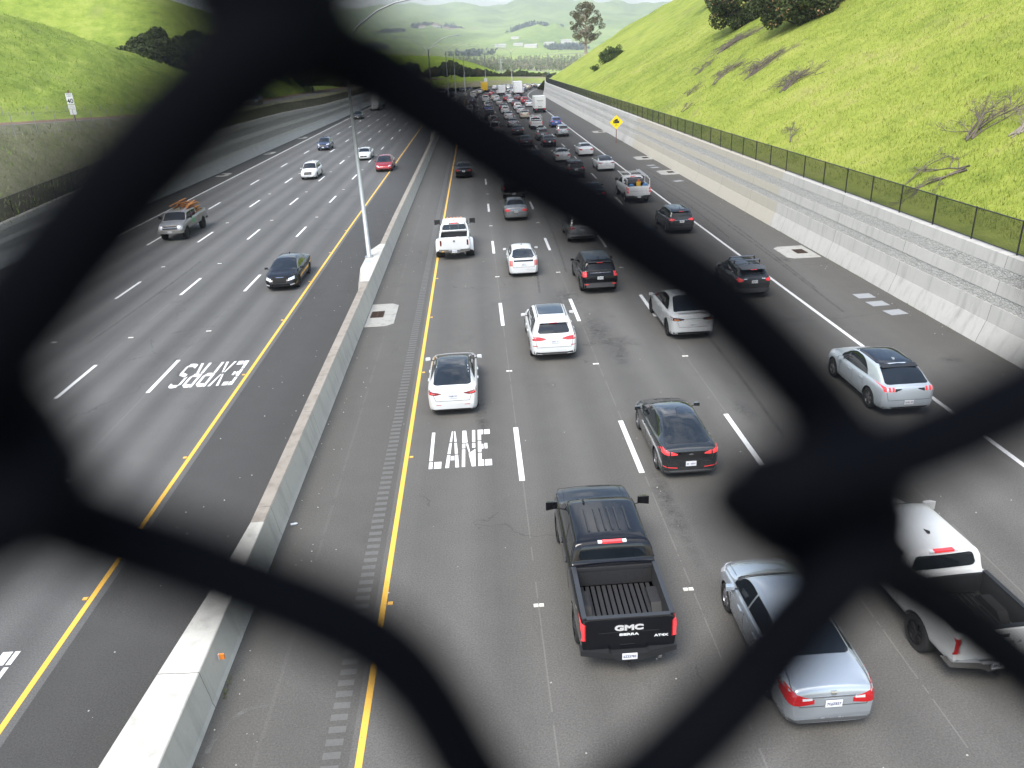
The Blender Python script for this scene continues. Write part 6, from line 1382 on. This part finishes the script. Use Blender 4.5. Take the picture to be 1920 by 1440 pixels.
# packed cars near the crest of the road
CN = {P_WHITE: 'white', P_SILVER: 'silver', P_BLACK: 'black', P_MGREY: 'grey', P_NAVY: 'navy', P_PEARL: 'off white', P_DRED: 'maroon', P_TAN: 'tan', P_BEIGE: 'beige', P_CHAR: 'charcoal'}
LN = ('first', 'second', 'third', 'fourth', 'fifth'); rs = random.Random(44); prev = {}
for li, lat in enumerate((-1.04, 2.63, 6.32, 10.05, 13.8)):
    Y = (262, 292, 266, 236, 262)[li]; n = 0
    while Y < 326:
        k = rs.choice((0, 0, 1, 1, 2)); pm = rs.choice(list(CN)+[P_WHITE]*5+[P_SILVER]*2); c = PR[k]
        if c is gen_sedan and rs.random() < .5: c = gen_sedan2
        if not (li == 4 and 240 < Y < 262):
            kind = ('sedan', 'SUV', 'pickup')[k]; pv = prev.get(li, 'the nearer traffic')
            rep(c, lat+float(off(Y))-.3+rs.uniform(-.25, .25), Y, pm, f'far {CN[pm]} {kind} in the {LN[li]} lane just beyond {pv}', {0: 'car', 1: 'SUV', 2: 'pickup'}[k], keep=FARK)
            prev[li] = ('a ' if n < 2 else 'another ')+f'{CN[pm]} {kind}'; n += 1
        Y += rs.uniform(9.5, 14)
# box trucks and the yellow truck
def boxtruck(name, bm_, H, W, L, zf_, cabm, writing):
    r = empty(name); mb = MB(); mb.box(-W/2, W/2, 0, L*.72, zf_, H); b = mb.build('cargo_box', bm_, r)
    mb = MB(); mb.box(-W/2+.03, W/2-.03, -.02, -.004, zf_+.05, H-.06); b2 = mb.build('rear_door', bm_, r)
    mb = MB()
    for x in (-W/2+.02, W/2-.08): mb.box(x, x+.06, -.03, 0, zf_, H)
    mb.box(-W/2, W/2, -.03, 0, H-.06, H+.01); mb.build('door_frame', simple('frame_alu', (.5, .5, .5), .4, .5), r)
    mb = MB(); mb.add([(-.95, L*.74, .6), (.95, L*.74, .6), (.95, L*.74, 2.3), (-.95, L*.74, 2.3), (-.95, L*.86, .6), (.95, L*.86, .6), (.85, L*.84, 2.3), (-.85, L*.84, 2.3)], [(0, 1, 2, 3), (4, 7, 6, 5), (3, 2, 6, 7), (0, 3, 7, 4), (1, 5, 6, 2)]); mb.box(-.9, .9, L*.86, L, .6, 1.3); mb.build('cab', cabm, r)
    mb = MB(); mb.add([(-.78, L*.845, 1.4), (.78, L*.845, 1.4), (.78, L*.835, 2.15), (-.78, L*.835, 2.15)], [(3, 2, 1, 0)]); mb.build('windshield', GLASS, r)
    mb = MB(); mb.box(-W/2+.1, W/2-.1, -.12, .02, .5, .68); mb.box(-.5, .5, .3, L*.7, .55, zf_); mb.build('rear_bumper', TRIM, r)
    for sx in (-1, 1):
        mb = MB(); a, c_ = sorted((sx*.75, sx*1.0)); mb.box(a, c_, -.05, -.035, zf_-.28, zf_-.14); mb.build('taillight', REDL, r)
        for y in (1.3, L-.9):
            mb = MB(); mb.cyl((0, 0, 0), (1, 0, 0), .45, .3 if y > 2 else .5, 22); o = mb.build('wheel', TYRE, r); o.location = (sx*(W/2-.28), y, .45); mb = MB(); mb.cyl((sx*.16, 0, 0), (1, 0, 0), .24, .02, 16); mb.build('rim', ALLOY, o)
    if writing:
        DK = simple('faded_lettering', (.16, .16, .17), .6); mb = MB()
        for (w_, z, h) in ((1.35, H-.85, .17), (.8, H-1.12, .06), (1.3, H-1.5, .05), (.95, H-1.95, .12), (.9, H-2.12, .10)):
            n = int(w_/.17)
            for k in range(n): x = -w_/2+w_*(k+.5)/n; mb.box(x-w_/n*.36, x+w_/n*.36, -.028, -.021, z-h/2, z+h/2)
        mb.build('faded_lettering', DK, b2)
    return r
bt = boxtruck('box_truck', simple('truck_white', (.70, .70, .67), .5, var=.06, vs=1.5), 3.3, 2.45, 7.5, .95, P_WHITE, True); bt.location = (14.35, 173.1, 0); tag(bt, 'white box truck with dark writing on its rear door beside the right wall', 'truck')
bt2 = boxtruck('box_truck', simple('truck_bright_white', (.80, .80, .80), .5), 4.1, 2.5, 10, 1.1, P_WHITE, False); bt2.location = (14.0, 246, 0); tag(bt2, 'tall plain bright white truck in the packed far traffic', 'truck')
bt3 = boxtruck('box_truck', simple('truck_yellow', (.80, .50, .02), .5), 3.4, 2.4, 7, .9, P_YEL, False); bt3.location = (4.4, 280, 0); tag(bt3, 'yellow truck standing out in the packed far traffic', 'truck')
bt4 = boxtruck('box_truck', simple('truck_bright_white', (.80, .80, .80), .5), 3.0, 2.3, 7, .9, P_WHITE, False); bt4.location = (9.4, 254, 0); tag(bt4, 'smaller white van truck left of the tall white truck', 'truck')
# --- oncoming carriageway
c300 = sedan('car', P_BLACK, 5.05, 1.90, 1.48, style='camry', rim=BALLOY, rimstyle=7); put(c300, -11.62, 43.3, 'black sedan with large mesh grille coming towards the viewer in the express lane', face=-1)
c300.panel('grille', 'F', [(-.36, .50), (.36, .50)], [(-.42, .80), (.42, .80)], simple('grille_mesh', (.012, .012, .012), .8, spec=.2), 10, 4, off_=.012); c300.panel('grille_badge', 'F', [(-.22, .76), (.22, .76)], [(-.22, .785), (.22, .785)], CHROME, 8, 1, off_=.02)
c300.lights('fog_lamp', 'F', [(.58, .36), (.80, .38)], [(.58, .42), (.80, .44)], LAMP, 5, 2, off_=.012)
for k in c300.root.children:
    if k.location.y == 0: k.location.y = -c300.L/2
opk = pickup('pickup', P_BEIGE, 5.9, 2.0, 1.98, bed=2.0, rail=1.46, style='old', R_w=.46, zb=.66, rim=BALLOY, bumper=TRIM, railmat=P_BEIGE)
put(opk, -23.4, 59.3, 'dusty beige silver pickup with big tyres loaded with orange wood, oncoming', 'pickup', face=-1)
mb = MB(); d = opk.panel('', 'Z', [(3.15, .93), (3.6, .93)], [(3.15, 1.30), (3.6, 1.30)], None, 6, 4, .006, .01, mb=mb); o = mb.build('door_sticker', simple('green_sticker', (.10, .48, .16), .5), opk.root); o.location.y = -opk.L/2
WOOD = simple('orange_wood', (.60, .26, .08), .7, var=.35, vs=3); rs = random.Random(3)
mb = MB()
for k in range(48):
    x = rs.uniform(-.78, .78); z = 1.35+rs.uniform(0, .95); a = rs.uniform(-.10, .10); l = rs.uniform(1.6, 3.0); y = 1.25+.5*(z-1.35)+rs.uniform(-.35, .35); T = Matrix.Translation((x*.9, y, z)) @ Matrix.Rotation(a, 4, 'Z') @ Matrix.Rotation(rs.uniform(-.06, .12), 4, 'X'); mb.box(-.06, .06, -l/2, l/2, -.02, .02, 0, T)
    
o = mb.build('lumber_pile', WOOD); o.location = (opk.root.location.x, opk.root.location.y+opk.L/2, .0); o.rotation_euler = (0, 0, math.pi); tag(o, 'pile of orange boards loaded in the bed of the oncoming beige pickup', 'lumber')
xt = suv('car', P_WHITE, 4.65, 1.84, 1.70, R_w=.35, rails=True); put(xt, -18.75, 88.9, 'white crossover with dark V grille coming towards the viewer', 'SUV', face=-1)
xt.panel('grille', 'F', [(-.22, .62), (.22, .62)], [(-.34, .86), (.34, .86)], TRIM, 8, 3, off_=.012)
for k in xt.root.children:
    if k.location.y == 0: k.location.y = -xt.L/2
mxr = liftback('car', P_RED, 5.04, 2.0, 1.66, y_g=(.42, 1.5), style='modelx', tail=1.14, belt_z=1.08, sill=.22, R_w=.37); put(mxr, -10.7, 92.2, 'red tall electric car coming towards the viewer beside the left yellow line', 'SUV', face=-1)
def rep_on(c, X, Y, pm, lb, cat='car', keep=None):
    o = rep(c, X, Y, pm, lb, cat, keep); o.rotation_euler.z += math.pi; return o
rep_on(gen_sedan, -14.55, 104.4, P_WHITE, 'white sedan partly behind the nearest lamp post, coming towards the viewer')
rep_on(xt, -22.4, 119.4, P_NAVY, 'navy blue SUV with white front plate coming towards the viewer', 'SUV')
rep_on(gen_suv, -25.6, 182, P_CHAR, 'dark vehicle behind the wire at the far left lanes', 'SUV', FARK)
semi = boxtruck('semi_truck', simple('trailer_grey', (.45, .45, .46), .5), 3.9, 2.5, 15, 1.1, P_PEARL, False); semi.location = (-25.0, 225, 0); semi.rotation_euler = (0, 0, math.pi); tag(semi, 'oncoming heavy truck with pale cab dimmed by the wire near the left wall', 'truck')
for i, (X, Y, lb) in enumerate(((-8.0, 248, 'far dark oncoming car with lit headlights nearest the median curve'), (-6.2, 262, 'far dark oncoming car directly behind the nearest median one'), (-9.6, 286, 'far dark oncoming car left of the fifth lamp post'), (-3.2, 298, 'far black oncoming car at the bend right of a lamp post'), (-.8, 292, 'far dark oncoming car closest to the white pickup'), (-16, 268, 'far oncoming car in the middle of the left carriageway'))):
    o = rep_on(gen_sedan2 if i % 2 else gen_suv, X, Y, P_BLACK, lb, 'car', FARK+('headlight',))
# vehicle parked on the frontage road
o = rep(gen_suv, -39.6, 150, P_MGREY, 'grey vehicle on the frontage road behind the pale wire fence', 'SUV'); o.location.z = float(ZF(152)); o.rotation_euler.z = math.pi
o['group'] = ''; del o['group']
# ================================================================== DEAD BRANCHES on the right slope
DEAD = simple('dead_wood', (.13, .105, .09), .9, var=.5, vs=4, bmp=.3); DEADP = simple('bleached_wood', (.26, .225, .19), .9, var=.3, vs=4)
def branch_pile(px, py, L, ang, n, lab, up=.5, mat=DEAD, seed=0):
    rs = random.Random(seed+int(px)); x0, y0, z0 = hill_pt(px, py); mb = MB()
    def Zs(x, y): return float(z_right(np.array(x), np.array(y)))
    def grow(p, d, l, r, dep):
        pts = [p]; q = p.copy(); dd = d.copy()
        for k in range(4):
            dd = (dd+Vector((rs.uniform(-.3, .3), rs.uniform(-.3, .3), rs.uniform(-.25, .25)))).normalized(); q = q+dd*l/4
            zz = Zs(q.x, q.y)+.04
            if q.z < zz: q.z = zz
            hm = .22+up*1.3; q.z = min(q.z, zz+hm*(.5+.5*rs.random()))
            pts.append(q.copy())
        mb.tube(pts, [r, r*.8, r*.6, r*.45, r*.25], 4)
        if dep > 0:
            for k in range(rs.randint(3, 5)):
                i = rs.randint(1, 4); grow(pts[i], (dd+Vector((rs.uniform(-.9, .9), rs.uniform(-.9, .9), rs.uniform(-.1, up*.9)))).normalized(), l*rs.uniform(.4, .65), r*.5, dep-1)
    for i in range(n):
        a = ang+rs.uniform(-.35, .35); d = Vector((math.cos(a), math.sin(a), .55*math.cos(a)+rs.uniform(0, up*.45)))
        s = Vector((x0+rs.uniform(-.1, .1)*L, y0+rs.uniform(-.12, .12)*L, 0)); s.z = Zs(s.x, s.y)+.05
        grow(s, d.normalized(), L*rs.uniform(.7, 1.1), .03+.010*L, 3)
    o = mb.build('fallen_branch', mat, None, True); me = o.data
    c = Vector((x0, y0, z0)); me.transform(Matrix.Translation(-c)); o.location = c
    tag(o, lab, 'fallen branch')
G = 'dead branches'
branch_pile(1818, 262, 3.0, .5, 6, 'largest bare dead branch with upright forks low on the right hillside', .9)
branch_pile(1900, 255, 2.4, .3, 9, 'tangled pale dead brush at the right edge of the hillside', .6, DEADP)
branch_pile(1815, 318, 3.0, 2.6, 3, 'long flat dead branch just above the black fence, right part of hillside', .15)
branch_pile(1690, 350, 2.4, .4, 1, 'dark branch lying behind the black fence mesh', .1)
branch_pile(1480, 268, 1.6, .9, 2, 'short curved dead branch just above the fence middle', .5)
branch_pile(1468, 172, 3.4, .6, 9, 'right hand heap of grey dead branches in mid slope', .3)
branch_pile(1400, 148, 3.8, .5, 10, 'middle heap of grey dead branches on the slope below the oaks', .35)
branch_pile(1340, 158, 4.2, .6, 5, 'long thin line of dead branches on the slope', .15)
branch_pile(1308, 140, 3.4, .7, 3, 'left hand small heap of twigs on the slope', .3)
branch_pile(1290, 180, 2.2, .7, 3, 'small dark twig bundle below the left hand heap', .2)
branch_pile(1280, 210, 2.2, .6, 2, 'small brown twig heap closest to the fence on the left', .3)
branch_pile(1347, 100, 4.2, .5, 12, 'dark elongated brush pile directly below the left oak', .12)

# ================================================================== LAMP POSTS
STEEL = simple('galvanised_steel', (.40, .42, .43), .45, .5, var=.15, vs=5)
def lamp(double):
    r = empty('street_lamp'); mb = MB(); mb.tube([(0, 0, 0), (0, 0, 12.2)], [.135, .075], 14); mb.build('pole', STEEL, r, True)
    mb = MB(); mb.box(-.24, .24, -.24, .24, 0, .035)
    for sx in (-.17, .17):
        for sy in (-.17, .17): mb.cyl((sx, sy, .05), (0, 0, 1), .02, .06, 8)
    mb.build('base_plate', STEEL, r)
    for s in ((1, -1) if double else (1,)):
        mb = MB(); pts = [(0, 0, 11.9), (s*.9, 0, 12.75), (s*2.0, 0, 13.45), (s*3.0, 0, 13.8), (s*4.0, 0, 13.95), (s*4.6, 0, 13.98)]
        mb.tube(pts, [.06, .052, .048, .042, .036, .032], 8); a = mb.build('arm', STEEL, r, True)
        mb = MB(); x0, x1 = sorted((s*4.4, s*5.15)); mb.box(x0, x1, -.15, .15, 13.9, 14.02); mb.box(x0+.1, x1-.25, -.11, .11, 13.865, 13.9); mb.box((x0+x1)/2-.05, (x0+x1)/2+.05, -.05, .05, 14.02, 14.12); mb.build('lamp_head', STEEL, r)
    return r
LPX = lambda Y: -6.47+float(off(Y))
l1 = lamp(True); l1.location = (-6.85, 46.6, .95); tag(l1, 'tall grey double arm lamp post standing nearest on the median barrier', 'lamp post', 'lamp posts on the median')
for Y, X, lb in ((130, LPX(130)-.1, 'second double arm lamp post along the median barrier'), (213, LPX(213)-.1, 'third lamp post along the median barrier'), (241, -4.6, 'fourth far lamp post beside the last cars'), (266, -2.0, 'fifth far lamp post left of the yellow truck'), (292, 5.2, 'far lamp post carrying a small white sign'), (322, 16.0, 'far lamp post right of the white box truck roof'), (352, 33.0, 'last lamp post near the end of the right wall')):
    o = dup(l1, (X, Y, .95+float(zroad(Y))), 0); tag(o, lb, 'lamp post', 'lamp posts on the median')
    if Y == 292:
        mb = MB(); mb.box(-.55, .55, -.12, -.08, 1.2, 3.4); mb.build('small_sign', PLATE, o)
    if Y > 230:
        mb = MB(); mb.box(-.45, .45, -.45, .45, -.95, 0); mb.build('footing', C_B, o)
mb = MB(); mb.box(-.17, .17, -.2, .2, 0, .02); o = mb.build('cover_plate', simple('blue_grey_plate', (.38, .45, .55), .5)); o.location = (-6.8, 45.5, .952); tag(o, 'small blue grey metal cover plate on the barrier top beside the lamp post', 'cover plate')
# orange reflector on the barrier face
mb = MB(); mb.box(-.04, .07, -.02, .02, -.065, .065, 1); mb.box(-.05, -.041, -.03, .03, -.07, .07, 0); o = mb.build('reflector', [PLATE, AMBER]); o.location = (-5.98, 12.9, .62); tag(o, 'small square amber reflector on the near face of the median barrier', 'reflector')
# ================================================================== SIGNS
RUST = simple('rusty_post', (.16, .075, .055), .8, var=.3, vs=8); SY = simple('sign_yellow', (.85, .62, .01), .4); SB = simple('sign_black', (.01, .01, .01), .5); SWH = simple('sign_white', (.74, .75, .76), .4)
s = empty('road_sign', (19.35, 109.2, 0)); tag(s, 'yellow diamond steep grade warning sign with a truck on a post by the right wall', 'road sign')
mb = MB(); mb.box(-.05, .05, -.04, .04, -.1, 2.7); mb.build('post', RUST, s)
mb = MB(); d = .92; z = 2.72; mb.add([(0, -.06, z-d), (d, -.06, z), (0, -.06, z+d), (-d, -.06, z), (0, -.045, z-d), (d, -.045, z), (0, -.045, z+d), (-d, -.045, z)], [(0, 1, 2, 3), (7, 6, 5, 4), (0, 4, 5, 1), (1, 5, 6, 2), (2, 6, 7, 3), (3, 7, 4, 0)]); pa = mb.build('sign_panel', SY, s)
mb = MB(); y_ = -.064
mb.poly([(-.42, y_, z-.14), (.40, y_, z-.14), (.40, y_, z+.20), (.36, y_, z+.20), (-.42, y_, z-.06)])
T = Matrix.Rotation(-.30, 4, 'Y')
def rect(x0, x1, z0, z1):
    q = [T @ Vector((a, 0, b)) for a, b in ((x0, z0), (x1, z0), (x1, z1), (x0, z1))]; mb.poly([(p.x, y_-.002, p.z+z+.06) for p in q])
rect(-.22, .26, .08, .34); rect(-.40, -.25, .08, .26); rect(-.44, .26, .04, .07)
for cx in (-.34, -.10, .16): 
    c = T @ Vector((cx, 0, .03)); mb.add([(c.x+.05*math.cos(a*math.pi/5), y_-.003, c.z+z+.06+.05*math.sin(a*math.pi/5)) for a in range(10)], [tuple(range(10))])
mb.build('truck_symbol', SB, s)
text('6%', .26, SB, s, 'sign_text', (0, -.066, z-.36), ext=.002)
s = empty('road_sign', (-41.0, 86.0, float(ZF(86)))); s.scale = (.82,)*3; tag(s, 'white speed limit 40 sign with small plates on a rusty post by the frontage road', 'road sign')
mb = MB(); mb.box(-.06, .06, -.05, .05, -.3, 3.6); mb.build('post', RUST, s)
mb = MB(); mb.box(-.42, .42, -.09, -.06, 1.95, 3.25); mb.build('sign_panel', SWH, s)
mb = MB(); mb.box(-.42, .42, -.09, -.06, 1.35, 1.88); mb.box(-.40, .40, -.09, -.06, .72, 1.30); mb.build('lower_panel', SWH, s)
text('SPEED\nLIMIT', .24, SB, s, 'sign_text', (0, -.097, 3.0), ext=.002); text('40', .74, SB, s, 'sign_text', (0, -.097, 2.3), ext=.002, bold=.012)
text('RADAR', .17, SB, s, 'sign_text', (0, -.097, 1.72), ext=.002); text('ENFORCED', .14, SB, s, 'sign_text', (0, -.097, 1.5), ext=.002); 
# pale chain-link fence along the frontage road
GALV = simple('galv_post', (.26, .27, .26), .6, .2)
fence('metal_fence', 'pale galvanised chain link fence below the frontage road', -36.2, 0, 1.7, 52, 200, 3.4, GALV, CHG, .028, zf=lambda Y: float(ZF(Y))-.75, xo=lambda Y: 0., rail=False)
fence('metal_fence', 'pale wire fence at the foot of the left grassy hill', -45.3, 0, 1.5, 60, 150, 4.2, GALV, chainmat('thin_wire', (.3, .3, .3), .08), .03, zf=lambda Y: float(ZF(Y))+.1, xo=lambda Y: 0., rail=False)
# small litter
mb = MB(); mb.tube([(0, 0, .04), (.14, .03, .04), (.19, .04, .04)], [.035, .035, .015], 8); o = mb.build('plastic_bottle', simple('clear_plastic', (.5, .53, .55), .2)); o.location = (-5.85, 18.7, 0); tag(o, 'crushed clear plastic bottle lying on the shoulder beside the barrier', 'bottle')

# ================================================================== CHAIN-LINK FENCE right in front of the viewer (bridge railing mesh)
FY = R(-8.); FD = .055
ex = Vector((math.cos(FY), -math.sin(FY), 0)); en = Vector((math.sin(FY), math.cos(FY), 0))
def fp(px, py):
    x, y, u = ray(px, py); d = Vector((x, y, u)); t = FD/d.dot(en); p = d*t; return Vector((p.dot(ex), p.z))
Kt, Kr, Kb, Kl = fp(500, 30), fp(1530, 950), fp(1010, 1600), fp(-20, 860)
cen = (Kt+Kr+Kb+Kl)/4; HX = (Kr.x-Kl.x)/2; HZ = (Kt.y-Kb.y)/2; SKX = ((Kt.x-Kb.x)/2, 0); SKZ = (Kr.y-Kl.y)/2
def kn(i, j):
    rs = random.Random(i*131+j*7); dv = Vector((rs.uniform(-1, 1), rs.uniform(-1, 1)))*(.0012 if abs(i)+abs(j) > 1 else 0)+Vector((.015 if i >= 2 else 0, 0))
    return cen+Vector((i*HX+j*SKX[0], j*HZ+i*SKZ))+dv
VINYL = simple('black_vinyl_wire', (.0018, .0022, .0036), .6, spec=.02, var=.2, vs=200)
cf = tag(empty('chain_link_fence', (0, 0, 0)), 'black chain link mesh close in front of the viewer, out of focus', 'fence')
WR = .0038
BENT = {0: [(380, -40), (505, 45), (690, 128), (760, 170), (825, 212), (929, 284), (1039, 350), (1126, 404), (1210, 465), (1316, 537), (1410, 622), (1494, 712), (1580, 815), (1645, 905), (1645, 990), (1560, 1095), (1480, 1185), (1385, 1300), (1240, 1440), (1080, 1570), (960, 1640)],
        -1: [(625, -40), (570, 35), (470, 115), (350, 225), (150, 445), (0, 635), (-120, 760), (-185, 850), (-110, 925), (10, 950), (110, 968), (200, 1003), (330, 1045), (460, 1095), (600, 1150), (720, 1218), (800, 1305), (880, 1440), (960, 1560), (1080, 1640)],
        1: [(2150, 620), (2030, 690), (1920, 745), (1780, 812), (1640, 862), (1480, 890), (1395, 938), (1450, 990), (1600, 1035), (1760, 1128), (1920, 1255), (2050, 1380), (2140, 1500)],
        -2: [(-330, 480), (-110, 690), (30, 790), (75, 872), (30, 960), (-150, 1060), (-330, 1250)]}
def wire(i0):
    """one zigzag wire hooked round its neighbours at the knots between columns i0 and i0+1"""
    pts = []
    for j in range(-23, 30):
        i = i0 if (i0+j) % 2 else i0+1; pts.append((kn(i, j), -1 if i == i0 else 1))
    out = []
    for a in range(len(pts)-1):
        (p, sa), (q, sb) = pts[a], pts[a+1]; ns = 9
        for k in range(ns):
            t = k/ns; c = p.lerp(q, t); e = math.exp(-(t*51/9)**2)*sa+math.exp(-((1-t)*51/9)**2)*sb
            bow = .0032*math.sin(math.pi*t)*(1 if sb < 0 else -1)
            out.append((c.x+e*.0046+bow, c.y+bow*.3))
    if i0 in BENT:
        B = [tuple(fp(*q)) for q in BENT[i0]]; z1, z0 = B[0][1], B[-1][1]
        lo = [p for p in out if p[1] < z0-.004]; hi = [p for p in out if p[1] > z1+.004]
        # resample the bent part smoothly
        L = [0]
        for a, b in zip(B[:-1], B[1:]): L.append(L[-1]+math.hypot(a[0]-b[0], a[1]-b[1]))
        ss = np.linspace(0, L[-1], 46); bx = pchip(ss, list(zip(L, [p[0] for p in B]))); bz = pchip(ss, list(zip(L, [p[1] for p in B])))
        out = lo+[(float(x), float(z)) for x, z in zip(bx[::-1], bz[::-1])]+hi
    res = []
    for k, (x, z) in enumerate(out):
        x2, z2 = out[min(k+2, len(out)-1)]; x1, z1_ = out[max(k-2, 0)]; sl = (x2-x1)/max(1e-6, math.hypot(x2-x1, z2-z1_))
        dd = FD-max(-.0012, min(.0055, .0055*sl*1.4)); k_ = dd/FD          # rising right: nearer; rising left: farther
        res.append(ex*x*k_+Vector((0, 0, z*k_+CAM_H))+en*dd)
    return res
for i0 in range(-22, 24):
    mb = MB(); mb.tube(wire(i0), WR, 10 if -4 < i0 < 4 else 7); mb.build('wire', VINYL, cf, True)

# ================================================================== CAMERA, SUN, SKY, HAZE
cam = bpy.data.cameras.new('camera'); co_ = bpy.data.objects.new('camera', cam); COL.objects.link(co_)
hd = Vector((-math.sin(YAW), math.cos(YAW), 0)); rt = Vector((math.cos(YAW), math.sin(YAW), 0)); zz = Vector((0, 0, 1))
fw = hd*math.cos(PITCH)-zz*math.sin(PITCH); up0 = hd*math.sin(PITCH)+zz*math.cos(PITCH)
cx_ = rt*math.cos(ROLL)-up0*math.sin(ROLL); cy_ = rt*math.sin(ROLL)+up0*math.cos(ROLL)
co_.matrix_world = Matrix(((cx_.x, cy_.x, -fw.x, 0), (cx_.y, cy_.y, -fw.y, 0), (cx_.z, cy_.z, -fw.z, CAM_H), (0, 0, 0, 1)))
cam.sensor_width = 36; cam.lens = 36*FPX/1920; cam.clip_start = .005; cam.clip_end = 30000
cam.dof.use_dof = True; cam.dof.focus_distance = 45; cam.dof.aperture_fstop = cam.lens/5.3; cam.dof.aperture_blades = 0
SC.camera = co_
SUN_EL, SUN_AZ = R(56), R(-148)            # azimuth measured from +Y towards +X: sun stands left and ahead
sd = Vector((math.sin(SUN_AZ)*math.cos(SUN_EL), math.cos(SUN_AZ)*math.cos(SUN_EL), math.sin(SUN_EL)))
su = bpy.data.lights.new('sun', 'SUN'); su.energy = 1.35; su.angle = R(26); su.color = (1, .95, .86)
so = bpy.data.objects.new('sun', su); COL.objects.link(so); so.rotation_euler = sd.to_track_quat('Z', 'Y').to_euler()
w = bpy.data.worlds.new('World'); SC.world = w; w.use_nodes = True; t = w.node_tree; t.nodes.clear()
out = t.nodes.new('ShaderNodeOutputWorld'); bg = t.nodes.new('ShaderNodeBackground'); sky = t.nodes.new('ShaderNodeTexSky'); sky.sky_type = 'NISHITA'; sky.sun_disc = False
sky.sun_elevation = SUN_EL; sky.sun_rotation = SUN_AZ; sky.air_density = 1.2; sky.dust_density = 1.5; sky.ozone_density = 1.2
gc = t.nodes.new('ShaderNodeTexCoord').outputs['Generated']; sp = N(t, 'ShaderNodeSeparateXYZ'); t.links.new(gc, sp.inputs[0])
zc = math_(t, 'ADD', math_(t, 'MAXIMUM', sp.outputs[2], 0.), .16); cb = t.nodes.new('ShaderNodeCombineXYZ')
t.links.new(math_(t, 'DIVIDE', sp.outputs[0], zc), cb.inputs[0]); t.links.new(math_(t, 'DIVIDE', sp.outputs[1], zc), cb.inputs[1])
cn = noise(t, cb.outputs[0], 1.1, 7, .6, dist=.3)
cm = math_(t, 'MULTIPLY', math_(t, 'SUBTRACT', cn, .475), 6, clamp=True)
shade = noise(t, cb.outputs[0], .8, 4, .5)
cc = ramp(t, shade, [(.35, (7.2, 7.3, 7.5)), (.65, (12.6, 12.5, 12.3))])
col = mixc(t, math_(t, 'MULTIPLY', cm, .82), sky.outputs[0], cc); 
t.links.new(col, bg.inputs[0]); bg.inputs[1].default_value = .10; t.links.new(bg.outputs[0], out.inputs[0])
hz = MB(); hz.box(-5200, 5200, -60, 7200, -300, 900); ho = hz.build('haze', []) if False else None
mb = MB(); mb.box(-5400, 5400, -60, 7300, HZ0, HZ1)
hm = bpy.data.materials.new('haze_air'); hm.use_nodes = True; ht = hm.node_tree; ht.nodes.clear(); ho_ = ht.nodes.new('ShaderNodeOutputMaterial'); pv = ht.nodes.new('ShaderNodeVolumePrincipled')
pv.inputs['Color'].default_value = (.88, .93, .95, 1); pv.inputs['Density'].default_value = HDENS; pv.inputs['Anisotropy'].default_value = .2; ht.links.new(pv.outputs[0], ho_.inputs['Volume'])
if HAZE:
    o = mb.build('haze', hm); o['kind'] = 'stuff'; o['label'] = 'thin pale haze filling the air over the valley'; o['category'] = 'haze'
SC.view_settings.view_transform = 'Standard'; SC.view_settings.look = 'None'; SC.view_settings.exposure = EXPO; SC.view_settings.gamma = 1
SC.cycles.max_bounces = 6; SC.cycles.diffuse_bounces = 2; SC.cycles.glossy_bounces = 3; SC.cycles.volume_bounces = 0; SC.cycles.transparent_max_bounces = 12
SC.cycles.caustics_reflective = False; SC.cycles.caustics_refractive = False; SC.cycles.use_denoising = True; SC.cycles.sample_clamp_indirect = 4
